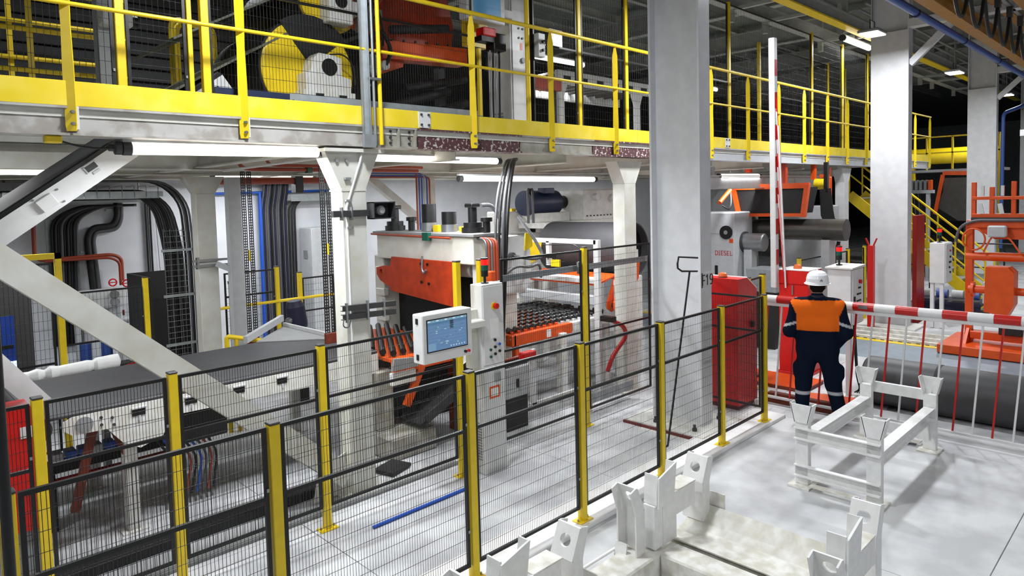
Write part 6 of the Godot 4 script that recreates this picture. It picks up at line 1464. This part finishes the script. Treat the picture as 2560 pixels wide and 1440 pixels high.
func right_zone() -> void:
	var t := T("mixer_housing", "pale grey machine housing with black fan and red lettering", "machine", V(12.2, 0, -6.5))
	P(t, "housing", G.new().bb(11.95, 12.7, 0, 2.36, -7.2, -6.2, 0.02), "lightgrey")
	P(t, "fan_grille", G.new().cyl(V(11.95, 1.98, -6.36), V(11.93, 1.98, -6.36), 0.13, 24), "black")
	P(t, "fan_hub", G.new().cyl(V(11.93, 1.98, -6.36), V(11.92, 1.98, -6.36), 0.04, 12), "grey")
	P(t, "seam", G.new().bb(11.945, 11.95, 1.95, 1.955, -7.2, -6.5), "grey")
	P(t, "orange_sticker", G.new().bb(11.945, 11.95, 1.78, 1.86, -6.3, -6.22), "orange")
	var lt := P(t, "red_lettering", text_mesh("DIESEL", 0.09, 0.002), "stripe")
	lt.transform = Transform3D(Basis(Vector3.BACK, Vector3.UP, Vector3.LEFT), V(11.946, 1.58, -6.42) - t.position)
	P(t, "black_slot", G.new().bb(11.94, 11.95, 1.12, 1.34, -6.6, -6.54), "black")
	t = T("grey_roll", "grey flanged steel roll running from the pale housing", "roll", V(12.9, 1.5, -5.9))
	P(t, "roll", G.new().lathe(V(13.0, 2.0, -6.75), Vector3.BACK, [Vector2(0, 0), Vector2(0.22, 0), Vector2(0.22, 0.1), Vector2(0.26, 0.1), Vector2(0.26, 0.16), Vector2(0.22, 0.16), Vector2(0.22, 0.36), Vector2(0.25, 0.36), Vector2(0.25, 0.42), Vector2(0.18, 0.46), Vector2(0.2, 0.6), Vector2(0.2, 2.2), Vector2(0, 2.2)], 32), "drumsteel")
	P(t, "stand", G.new().bb(12.85, 13.15, 0, 1.8, -6.6, -6.45).bb(12.85, 13.15, 0, 1.82, -4.95, -4.8), "lightgrey")
	t = T("steel_stub", "short brushed steel roll stub below the flanged roll", "roll", V(12.3, 1.5, -6.0))
	P(t, "roll", G.new().lathe(V(12.35, 1.78, -6.3), Vector3.BACK, [Vector2(0, 0), Vector2(0.1, 0), Vector2(0.1, 0.1), Vector2(0.17, 0.1), Vector2(0.17, 0.5), Vector2(0.15, 0.52), Vector2(0, 0.52)], 32), "steel")
	P(t, "flange", G.new().cyl(V(12.35, 1.78, -6.2), V(12.35, 1.78, -6.16), 0.2, 20), "darkgrey")
	P(t, "bearing_stand", G.new().bb(12.25, 12.45, 0, 1.64, -6.16, -6.0), "lightgrey")
	t = T("hopper", "black rubber hopper in an orange frame above the flanged roll", "hopper", V(12.9, 2.3, -5.7))
	P(t, "sheet", G.new().prism(PackedVector2Array([Vector2(-6.5, 2.8), Vector2(-5.1, 2.8), Vector2(-5.2, 2.32), Vector2(-6.38, 2.32)]), V(12.6, 0, 0), Vector3.BACK, Vector3.UP, V(0.5, 0, 0)), "rubber")
	P(t, "frame", G.new().bb(12.55, 12.62, 2.78, 2.88, -6.6, -5.05).bb(12.55, 12.62, 2.26, 2.32, -6.4, -5.15), "orange")
	P(t, "end_arm", G.new().beam(V(12.57, 2.85, -5.08), V(12.57, 2.25, -5.16), 0.08, 0.1).beam(V(12.57, 2.85, -6.54), V(12.57, 2.3, -6.42), 0.06, 0.08), "orange")
	P(t, "hanger", G.new().bb(12.6, 12.7, 2.88, 3.25, -6.3, -6.2).bb(12.6, 12.7, 2.88, 3.25, -5.6, -5.5), "orangedark")
	P(t, "clip", G.new().bb(12.52, 12.58, 2.52, 2.6, -5.7, -5.6, 0.01), "white")
	t = T("cylinder_arm", "orange cylinder arm with hoses beside the hopper", "cylinder", V(11.8, 2.5, -6.3))
	P(t, "arm", G.new().cyl(V(11.5, 2.55, -6.25), V(11.9, 2.78, -6.25), 0.04, 10), "orange")
	P(t, "hose", G.new().tube(fillet([V(11.5, 2.5, -6.2), V(11.7, 2.4, -6.15), V(11.85, 2.55, -6.2), V(12.0, 2.85, -6.3), V(12.0, 3.2, -6.3)], 0.15), 0.014, 6), "cablegrey")
	t = T("hook_block", "black hook block with chains hanging before the far housing", "hook", V(13.4, 1.0, -5.0))
	P(t, "boom", G.new().prism(PackedVector2Array([Vector2(-0.1, 0), Vector2(0.1, 0.02), Vector2(0.14, -0.4), Vector2(0.2, -0.75), Vector2(0.05, -0.85), Vector2(-0.08, -0.5)]), V(13.5, 2.75, -5.12), V(0.3, 0, 0.95), Vector3.UP, V(0.12, 0, -0.04)), "black")
	P(t, "hook", G.new().tube(fillet([V(13.53, 1.95, -5.0), V(13.53, 1.75, -5.06), V(13.53, 1.6, -5.0), V(13.53, 1.62, -4.9), V(13.53, 1.75, -4.88)], 0.08), 0.035, 8), "black")
	P(t, "red_grip", G.new().bb(13.5, 13.56, 1.6, 1.68, -4.98, -4.92).bb(13.5, 13.56, 1.6, 1.68, -4.9, -4.84), "red")
	for i in 3: P(t, "chain", G.new().tube([V(13.53, 1.6, -4.98 + 0.05 * i), V(13.5, 0.9, -5.0 + 0.07 * i)], 0.012, 5), "black")
	P(t, "hanger", G.new().bb(13.5, 13.58, 2.7, 3.27, -5.15, -5.08), "black")
	t = T("trolley_drum", "ochre cable drum beside an orange bracket under the deck", "drum", V(14.0, 2.6, -5.2))
	P(t, "drum", G.new().cyl(V(14.0, 2.86, -5.5), V(14.0, 2.86, -5.3), 0.11, 20), "yellow")
	P(t, "bracket", G.new().bb(14.2, 14.34, 2.5, 3.0, -5.45, -5.3, 0.01).bb(13.95, 14.2, 2.98, 3.05, -5.4, -5.3), "orange")
	P(t, "hanger", G.new().bb(13.96, 14.06, 2.95, 3.27, -5.58, -5.5), "orange")
	t = T("mixer_housing", "second pale housing with black fan behind the hook block", "machine", V(15.0, 0, -5.9))
	P(t, "housing", G.new().bb(14.9, 15.6, 0, 2.4, -6.6, -5.62, 0.02), "lightgrey")
	P(t, "fan_grille", G.new().cyl(V(15.25, 2.0, -5.62), V(15.25, 2.0, -5.6), 0.14, 24), "black")
	P(t, "orange_sticker", G.new().bb(15.2, 15.3, 1.72, 1.78, -5.62, -5.615), "stripe")
	one("rust_pipe", "thin rust brown riser pipe beside the second housing", "pipe", G.new().cyl(V(14.75, 0, -5.5), V(14.75, 3.2, -5.5), 0.03, 10), "copper")
	t = T("support_beam", "white I-beam hung under the mezzanine past the column marked F19", "beam", V(13.5, 2.8, -5.9))
	P(t, "beam", G.new().ibeam(V(10.6, 2.92, -5.98), V(15.8, 2.92, -5.98), 0.18, 0.24, 0.016, 0.012), "white")
	P(t, "hanger", G.new().bb(10.7, 10.8, 3.03, 3.2, -6.0, -5.95).bb(15.6, 15.7, 3.03, 3.2, -6.0, -5.95), "white")
	one("red_buoy", "round red tank end under the deck beside the tube lamp", "tank", G.new().bb(10.78, 10.86, 3.1, 3.38, -6.33, -6.27).lathe(V(10.6, 3.08, -6.3), Vector3.RIGHT, [Vector2(0, 0), Vector2(0.1, 0.02), Vector2(0.14, 0.1), Vector2(0.14, 0.4), Vector2(0, 0.4)], 20), "red")
	# fence with yellow posts behind the second barrier box
	t = T("safety_fence", "black rail fence with yellow posts behind the raised barrier boom", "fence", V(14.5, 0, -5.1))
	for x in [12.0, 13.3, 14.35, 15.3, 16.6]: fence_post(t, x, -5.0, 0.0, 1.55)
	for q in [[12.05, 13.26], [13.34, 14.31], [14.39, 15.26], [15.34, 16.56]]: fence_panel(t, V(q[0], 0, -5.0), V(q[1], 0, -5.0), [0.2, 1.0, 1.5], 0.06, 0.12)
	t = T("machine_tray", "grey sheet bin behind the barrier boxes", "bin", V(11.4, 0, -5.2))
	P(t, "bin", G.new().prism(PackedVector2Array([Vector2(-0.3, 0.9), Vector2(0.3, 0.9), Vector2(0.2, 0.5), Vector2(-0.2, 0.5)]), V(11.5, 0.5, -5.6), Vector3.RIGHT, Vector3.UP, V(0, 0, 0.5)), "galv")
	P(t, "stand", G.new().bb(11.35, 11.65, 0, 1.0, -5.55, -5.15), "soot")
	# floor channel and rails
	t = T("floor_channel", "blue grey floor channel with yellow edge crossing behind the roll", "channel", V(12.3, 0, -2.0))
	P(t, "sloped_plate", G.new().prism(PackedVector2Array([Vector2(11.75, 0.0), Vector2(12.62, 0.0), Vector2(12.62, 0.1), Vector2(12.5, 0.1), Vector2(11.8, 0.03)]), V(0, 0, -9.0), Vector3.RIGHT, Vector3.UP, V(0, 0, 13.0)), "bluegrey")
	P(t, "yellow_edge", G.new().bb(12.62, 12.75, 0, 0.11, -9.0, 4.0, 0.004), "yellow")
	t = T("track_rails", "long pale floor rails with dark holes behind the yellow edge", "rails", V(13.2, 0, -2.0))
	for x in [12.95, 13.3, 13.7]: P(t, "rail", G.new().bb(x, x + 0.08, 0, 0.12, -9.0, 4.0, 0.004), "wornwhite")
	for i in 40: P(t, "hole", G.new().bb(12.945, 12.95, 0.04, 0.08, -5.5 + 0.14 * i, -5.44 + 0.14 * i), "black")
	# orange machine
	t = T("orange_machine", "tall orange transfer machine with upright prongs beyond the barrier", "machine", V(13.0, 0, -2.1))
	P(t, "base", G.new().bb(12.35, 13.6, 0.1, 0.24, -2.95, -0.9, 0.01), "orange")
	P(t, "skid", G.new().bb(12.45, 12.6, 0, 0.1, -2.9, -2.75).bb(12.45, 12.6, 0, 0.1, -1.6, -1.45).bb(13.3, 13.45, 0, 0.1, -2.9, -2.75), "blue")
	for z in [-2.63, -1.45]:
		P(t, "post", G.new().bb(12.85, 12.97, 0.24, 2.15, z - 0.05, z + 0.05, 0.006), "orange")
		P(t, "foot_gusset", G.new().prism(PackedVector2Array([Vector2(-0.3, 0), Vector2(0.3, 0), Vector2(0.06, 0.22), Vector2(-0.06, 0.22)]), V(12.9, 0.24, z - 0.02), Vector3.RIGHT, Vector3.UP, V(0, 0, 0.04)), "orange")
	P(t, "cross_tube", G.new().cyl(V(12.9, 1.62, -2.68), V(12.9, 1.62, -1.4), 0.07, 16), "orange")
	P(t, "lower_tube", G.new().bb(12.8, 13.0, 0.3, 0.42, -2.6, -1.45, 0.01), "orange")
	P(t, "drive_box", G.new().prism(PackedVector2Array([Vector2(-2.38, 0.78), Vector2(-2.08, 0.72), Vector2(-2.0, 0.9), Vector2(-2.0, 1.4), Vector2(-2.08, 1.48), Vector2(-2.36, 1.48)]), V(12.6, 0, 0), Vector3.BACK, Vector3.UP, V(0.35, 0, 0)), "orange")
	P(t, "pin", G.new().cyl(V(12.8, 1.1, -2.62), V(12.8, 1.1, -2.38), 0.06, 14).cyl(V(12.8, 1.1, -2.58), V(12.8, 1.1, -2.54), 0.12, 16).cyl(V(12.8, 1.1, -2.0), V(12.8, 1.1, -1.5), 0.06, 14), "orange")
	P(t, "dark_box", G.new().bb(12.7, 13.0, 0.42, 0.62, -2.2, -1.9, 0.01), "soot")
	P(t, "head_beam", G.new().bb(12.82, 13.0, 2.08, 2.2, -2.66, -1.3, 0.006).prism(PackedVector2Array([Vector2(-2.6, 2.1), Vector2(-2.3, 1.9), Vector2(-1.8, 1.9), Vector2(-1.4, 2.1)]), V(12.88, 0, 0), Vector3.BACK, Vector3.UP, V(0.08, 0, 0)), "orange")
	P(t, "motor", G.new().bb(12.68, 12.82, 1.94, 2.12, -2.36, -2.12, 0.02), "lightgrey")
	P(t, "prong_rack", G.new().bb(12.84, 12.98, 2.24, 2.3, -2.6, -1.3, 0.004).bb(12.84, 12.98, 2.52, 2.57, -2.6, -1.3, 0.004), "orange")
	for z in [-2.58, -2.34, -2.06, -1.82, -1.5]:
		P(t, "prong", G.new().bb(12.86, 12.94, 2.24, 2.8 if z > -2.2 or z < -2.5 else 2.72, z - 0.03, z + 0.03, 0.004), "orange")
	for z in [-2.46, -2.2, -1.68]:
		P(t, "white_pin", G.new().beam(V(12.84, 2.3, z), V(12.84, 2.46, z - 0.03), 0.03, 0.06).bb(12.84, 12.9, 2.58, 2.74, z - 0.02, z + 0.02), "white")
	P(t, "gear_bed", G.new().bb(12.8, 13.1, 2.2, 2.24, -2.6, -1.3).bb(12.85, 13.0, 2.14, 2.2, -2.5, -1.5), "darkgrey")
	var ring := []
	for i in 20: ring.append(V(12.76, 1.9 + 0.17 * sin(TAU * i / 20), -2.55 + 0.15 * cos(TAU * i / 20)))
	P(t, "hose_coil", G.new().tube(ring, 0.014, 6, false, true), "orange")
	P(t, "hose", G.new().tube(fillet([V(12.78, 1.85, -2.8), V(12.78, 2.1, -2.75), V(12.78, 2.2, -2.55), V(12.78, 2.2, -1.4)], 0.12), 0.022, 8), "cablegrey")
	P(t, "hose", G.new().tube(fillet([V(12.76, 1.7, -2.42), V(12.76, 1.98, -2.3), V(12.76, 1.95, -2.1), V(12.76, 1.7, -1.95)], 0.15), 0.014, 6), "orange")
	# control box on two poles
	t = T("control_cabinet", "white control box on two poles beside the yellow stairs", "cabinet", V(15.1, 0, -3.55))
	P(t, "body", G.new().bb(15.0, 15.5, 0.88, 1.66, -3.72, -3.46, 0.008), "white")
	P(t, "door", G.new().bb(15.02, 15.48, 0.9, 1.64, -3.46, -3.445, 0.004), "white")
	for q in [[15.3, 1.5], [15.3, 1.38], [15.25, 1.28], [15.32, 1.28], [15.25, 1.18], [15.3, 1.08]]: P(t, "button", G.new().cyl(V(q[0], q[1], -3.445), V(q[0], q[1], -3.425), 0.02, 10), "red" if q[1] > 1.45 else "black")
	for z in [-3.68, -3.52]: P(t, "pole", G.new().bb(15.02, 15.1, 0.01, 0.88, z - 0.03, z + 0.03), "white")
	P(t, "foot", G.new().prism(PackedVector2Array([Vector2(-0.3, 0), Vector2(0.3, 0), Vector2(0.06, 0.2), Vector2(-0.06, 0.2)]), V(15.06, 0, -3.68), Vector3.BACK, Vector3.UP, V(0.03, 0, 0)), "white")
	stack_light(t, V(15.2, 1.66, -3.6), 1.1)
	# stairs
	t = T("stair_flight", "yellow steel stairs with handrails behind the second column", "stairs", V(18, 0, -4.2))
	for x in [17.6, 18.5]:
		P(t, "stringer", G.new().beam(V(x, 2.6, -6.1), V(x, 0.12, -3.3), 0.04, 0.24), "yellow")
		P(t, "handrail", G.new().tube([V(x, 3.55, -6.1), V(x, 1.1, -3.3)], 0.025, 8), "yellow")
		P(t, "mid_rail", G.new().tube([V(x, 3.1, -6.1), V(x, 0.65, -3.3)], 0.018, 8), "yellow")
		for k in 6:
			var f := k / 5.0
			P(t, "baluster", G.new().tube([V(x, lerpf(2.6, 0.15, f), lerpf(-6.1, -3.3, f)), V(x, lerpf(3.55, 1.1, f), lerpf(-6.1, -3.3, f))], 0.02, 6), "yellow")
	for k in 12:
		var f := (k + 0.5) / 12.0
		P(t, "tread", G.new().bb(17.6, 18.5, lerpf(2.6, 0.12, f), lerpf(2.6, 0.12, f) + 0.03, lerpf(-6.1, -3.3, f) - 0.12, lerpf(-6.1, -3.3, f) + 0.12), "galv")
	t = T("pump_skid", "blue and white pump skid on the floor below the stairs", "pump", V(16.6, 0, -3.7))
	P(t, "frame", G.new().bb(16.2, 17.0, 0.0, 0.12, -4.3, -3.1).bb(16.2, 17.0, 0.3, 0.36, -4.3, -3.1).bb(16.25, 16.3, 0.12, 0.3, -4.28, -3.12), "navy")
	for i in 4: P(t, "pump", G.new().cyl(V(16.4, 0.5, -4.2 + 0.28 * i), V(16.4, 0.5, -4.0 + 0.28 * i), 0.09, 14), "bluepipe" if i % 2 else "lightgrey")
	P(t, "case", G.new().bb(16.3, 16.7, 0.36, 0.8, -3.1, -2.75, 0.01), "lightgrey")
	t = T("far_hopper", "dark grey tapered hopper with orange frame beyond the stairs", "hopper", V(24, 0, -5.1))
	P(t, "body", G.new().prism(PackedVector2Array([Vector2(-5.6, 3.0), Vector2(-4.4, 3.0), Vector2(-4.4, 1.7), Vector2(-5.2, 1.7), Vector2(-5.75, 2.1), Vector2(-5.6, 2.6)]), V(24, 0, 0), Vector3.BACK, Vector3.UP, V(1.2, 0, 0)), "drumsteel")
	P(t, "frame", G.new().beam(V(23.95, 3.15, -5.6), V(23.95, 3.1, -4.3), 0.08, 0.12).beam(V(23.95, 3.1, -5.6), V(23.95, 1.9, -5.8), 0.06, 0.1), "orange")
	P(t, "legs", G.new().bb(24.2, 24.35, 0, 1.75, -5.1, -4.95).bb(24.9, 25.05, 0, 1.75, -5.1, -4.95).bb(24.2, 24.35, 0, 1.75, -4.55, -4.42), "soot")
	t = T("valve_bank", "bank of silver and orange valves beside the far hopper", "valve rack", V(23.5, 0, -6.2))
	P(t, "frame", G.new().bb(23.3, 23.5, 2.55, 2.65, -7.2, -5.7).bb(23.35, 23.45, 0, 2.55, -7.15, -7.05).bb(23.35, 23.45, 0, 2.55, -5.9, -5.8), "lightgrey")
	for i in 12: P(t, "valve", G.new().bb(23.28, 23.5, 2.65, 2.95, -7.15 + 0.12 * i, -7.07 + 0.12 * i, 0.01), "orange" if i % 5 == 1 else "steel")
	for i in 5: P(t, "cable", G.new().tube([V(23.4, 2.55, -6.3 + 0.06 * i), V(23.5, 1.2, -6.2 + 0.05 * i), V(23.6, 0.1, -6.2 + 0.05 * i)], 0.03, 6), "cablegrey" if i % 2 else "cable")
	t = T("far_tank", "long yellow pipe tank on the deck far behind the second column", "tank", V(27, 3.3, -6.0))
	P(t, "tank", G.new().cyl(V(26, 3.75, -7.2), V(26, 3.75, -4.6), 0.26, 24), "yellow")
	P(t, "stand", G.new().bb(25.9, 26.1, 0, 3.55, -7.0, -6.9).bb(25.9, 26.1, 0, 3.55, -4.9, -4.8), "yellow")
	t = T("far_platform", "small yellow platform with railing far behind the stairs", "platform", V(25, 0, -5.6))
	P(t, "deck", G.new().bb(24.6, 25.6, 3.2, 3.28, -7.0, -4.2), "lightgrey")
	for z in [-6.9, -6.2, -5.5, -4.9, -4.3]: P(t, "post", G.new().bb(24.58, 24.63, 0.0 if z in [-6.9, -4.3] else 3.28, 4.3, z - 0.025, z + 0.025), "yellow")
	for y in [3.8, 4.3]: P(t, "rail", G.new().bb(24.58, 24.63, y - 0.02, y + 0.02, -6.92, -4.28), "yellow")
	t = T("far_platform", "small yellow service cage past the blue pipe column", "platform", V(27, 0, -3.0))
	for z in [-3.6, -2.6]: P(t, "post", G.new().bb(26.98, 27.05, 0, 4.2, z - 0.04, z + 0.04), "yellow")
	for y in [2.4, 3.4, 3.9, 4.2]: P(t, "rail", G.new().bb(26.98, 27.05, y - 0.03, y + 0.03, -3.64, -2.56), "yellow")
	P(t, "machine_block", G.new().bb(27.2, 28.0, 0, 3.6, -3.6, -2.6, 0.02), "lightgrey")
	P(t, "red_block", G.new().bb(27.12, 27.2, 3.4, 3.75, -3.4, -3.1).bb(27.12, 27.2, 2.6, 2.9, -2.9, -2.7), "orange")
	P(t, "white_gantry", G.new().bb(27.1, 27.3, 4.3, 4.5, -4.2, -1.5).bb(27.1, 27.25, 0, 4.3, -2.5, -2.35), "white")
	# safety rail along the far walkway
	t = T("walk_fence", "black railing before the far hopper", "railing", V(20, 0, -4.5))
	for y in [0.7, 1.3]: P(t, "rail", G.new().tube([V(20.2, y, -5.8), V(20.2, y, -3.2)], 0.02, 6), "black")
	for z in [-5.75, -5.0, -4.2, -3.4]: P(t, "post", G.new().tube([V(20.2, 0, z), V(20.2, 1.3, z)], 0.02, 6), "black")
func ceiling_zone() -> void:
	# roof beams
	var cl := T("roof_frame", "grey steel roof beams above the hall", "beam", V(12, 6.5, -5))
	for x in [-6.0, -1.0, 4.0, 9.2, 14.74, 18.6, 22.57, 26.5, 30.3]:
		P(cl, "rafter", G.new().ibeam(V(x, 7.0, -16), V(x, 7.0, 8), 0.22, 0.5, 0.025, 0.018), "ceilbeam")
	for z in [-14.0, -12.5, -11.0, -9.5, -8.0, -6.8, -2.4, 0.0, 3.0]: P(cl, "purlin", G.new().ibeam(V(-10, 7.35, z), V(40, 7.35, z), 0.12, 0.2, 0.012, 0.01), "ceilbeam")
	for x in [12.0, 13.4, 16.2, 17.4, 19.8, 21.2, 24.0, 25.3, 28.0]: P(cl, "hanger", G.new().bb(x - 0.05, x + 0.05, 5.9, 7.2, -6.3, -6.2).bb(x - 0.04, x + 0.04, 6.1, 6.16, -6.3, -5.3), "ceilbeam")
	P(cl, "longitudinal", G.new().ibeam(V(8.0, 6.25, -6.2), V(34, 6.25, -6.2), 0.2, 0.25, 0.018, 0.012), "ceilbeam")
	var y := T("monorail", "grey monorail beam with yellow lower edge over the mezzanine fence", "beam", V(14, 6.0, -5.2))
	P(y, "beam", G.new().ibeam(V(7.6, 6.17, -5.2), V(33, 6.17, -5.2), 0.16, 0.24, 0.018, 0.012), "ceilbeam")
	P(y, "yellow_flange", G.new().bb(7.6, 33, 6.02, 6.05, -5.3, -5.1), "yellow")
	for x in [9.2, 14.74, 18.6, 22.57, 26.5, 30.3]: P(y, "hanger", G.new().bb(x - 0.06, x + 0.06, 6.29, 6.76, -5.24, -5.16), "ceilbeam")
	one("lamp_bracket", "short bracket holding the tube lamp to the monorail beam", "bracket", G.new().bb(16.0, 16.1, 6.02, 6.2, -5.44, -5.22), "grey")
	tube_lamp(V(15.2, 5.93, -5.42), V(16.9, 5.93, -5.42), "tube lamp under the yellow-edged monorail beam", TUBE_E * 1.2, 0.06)
	tube_lamp(V(9.2, 5.6, -9.6), V(11.8, 5.6, -9.6), "tube lamp hanging over the white roller table on the deck", TUBE_E, 0.05)
	tube_lamp(V(15.5, 5.6, -9.6), V(17.6, 5.6, -9.6), "tube lamp hanging far over the deck", TUBE_E, 0.05)
	tube_lamp(V(2.2, 6.2, -9.2), V(4.2, 6.2, -9.2), "tube lamp high over the drum on the deck", TUBE_E * 0.7, 0.05)
	for q in [[9.3, -9.6], [11.7, -9.6], [15.6, -9.6], [17.5, -9.6], [2.3, -9.2], [4.1, -9.2]]: one("lamp_hanger", "thin rod holding a deck tube lamp", "rod", G.new().tube([V(q[0], 5.6 if q[0] > 5 else 6.2, q[1]) + V(0, 0.07, 0), V(q[0], 7.3, q[1])], 0.01, 5), "grey", "rods of the deck tube lamps")
	# crane runway
	var c := T("crane_runway", "ochre crane runway beams under the roof", "crane", V(16, 5.6, -3.0))
	for q in [[-2.95, 5.62, 0.2, 0.28], [-2.62, 5.98, 0.16, 0.16], [-2.2, 5.85, 0.16, 0.16]]: P(c, "runway_beam", G.new().ibeam(V(8.5, q[1], q[0]), V(40, q[1], q[0]), q[2], q[3], 0.02, 0.014), "ochre")
	for x in [14.6, 22.45, 30.2]:
		P(c, "bracket", G.new().bb(x, x + 0.22, 5.78, 5.94, -4.0, -2.1, 0.006), "column")
		P(c, "knee_brace", G.new().beam(V(x + 0.11, 5.1, -4.0), V(x + 0.11, 5.78, -3.3), 0.1, 0.12), "column")
		P(c, "hanger", G.new().bb(x + 0.05, x + 0.15, 5.94, 6.76, -2.3, -2.2), "column")
	var b := T("blue_pipe", "long blue compressed air pipe below the crane runway", "pipe", V(16, 5.3, -3.2))
	P(b, "pipe", G.new().tube([V(7.0, 5.46, -3.2), V(40, 5.4, -3.2)], 0.06, 14), "bluepipe")
	for x in [9.0, 12.0, 15.0, 18.0, 21.0, 24.0]: P(b, "clamp", G.new().tube([V(x, 5.44, -3.2), V(x + 0.06, 5.44, -3.2)], 0.068, 14), "navy")
	P(b, "drop", G.new().tube(fillet([V(24.5, 5.42, -3.2), V(23.4, 4.9, -3.6), V(22.75, 4.7, -3.9), V(22.75, 1.0, -3.92)], 0.15), 0.045, 10), "bluepipe")
	for x in [14.9, 22.7]: P(b, "hanger", G.new().bb(x, x + 0.04, 5.5, 5.8, -3.22, -3.18), "grey")
	var f := T("festoon_cable", "black festoon cable hanging in loops from the crane", "cable", V(13, 5.0, -2.4))
	for i in 10:
		var x0 := 10.6 + 0.95 * i
		P(f, "loop", G.new().tube(sag(V(x0, 5.62, -2.4), V(x0 + 0.95, 5.62, -2.4), 0.55, 12), 0.028, 8), "cable")
		P(f, "trolley", G.new().bb(x0 - 0.05, x0 + 0.05, 5.6, 5.78, -2.44, -2.36), "darkgrey")
	P(f, "track", G.new().bb(9.5, 22, 5.78, 5.82, -2.43, -2.37), "grey")
	var w := T("roof_cables", "grey conduits running below the roof past the second column", "conduit", V(20, 6.4, -4.8))
	for i in 4: P(w, "conduit", G.new().tube([V(15, 6.5 - 0.09 * i, -4.9 - 0.15 * i), V(34, 6.5 - 0.09 * i, -4.9 - 0.15 * i)], 0.03, 6), "grey")
	for x in [18.6, 22.57, 26.5, 30.3]: P(w, "hanger", G.new().bb(x - 0.03, x + 0.03, 6.2, 6.76, -5.0, -4.97), "grey")
	# far columns and lamps
	for q in [[30.2, "white column far down the hall"], [38.0, "last white column at the far end of the hall"]]:
		big_column(q[0], q[1], 5.4)
	# hanging sling in the foreground
	var s := T("lifting_sling", "dark braided lifting sling with steel hook hanging by the fence", "sling", V(0.33, 0.9, -2.9))
	P(s, "strap", G.new().tube([V(0.36, 7.4, -2.9), V(0.345, 1.6, -2.9), V(0.345, 1.25, -2.9)], 0.018, 8), "cable")
	P(s, "ferrule", G.new().bb(0.325, 0.36, 1.08, 1.14, -2.915, -2.885, 0.005), "lightgrey")
	P(s, "lower_strap", G.new().tube([V(0.345, 1.25, -2.9), V(0.33, 1.12, -2.9), V(0.335, 0.92, -2.9)], 0.012, 8), "darkgrey")
	P(s, "hook", G.new().tube(fillet([V(0.335, 0.94, -2.9), V(0.33, 0.86, -2.9), V(0.35, 0.78, -2.9), V(0.4, 0.8, -2.9), V(0.395, 0.88, -2.9), V(0.375, 0.9, -2.9)], 0.03), 0.014, 8), "steel")
func build_all() -> void:
	build_hall()
	column_f19()
	big_column(14.62, "white steel column lit brightly by the panel lamp", 5.75)
	big_column(22.45, "white steel column with the blue pipe on its side", 5.4)
	front_fence()
	barrier()
	small_rack()
	big_rack()
	roll()
	person()
	mezz()
	belt_conveyor()
	inclined_conveyor()
	deck_columns()
	wall_services()
	left_lamps()
	back_fence()
	press()
	skew_table()
	right_zone()
	ceiling_zone()
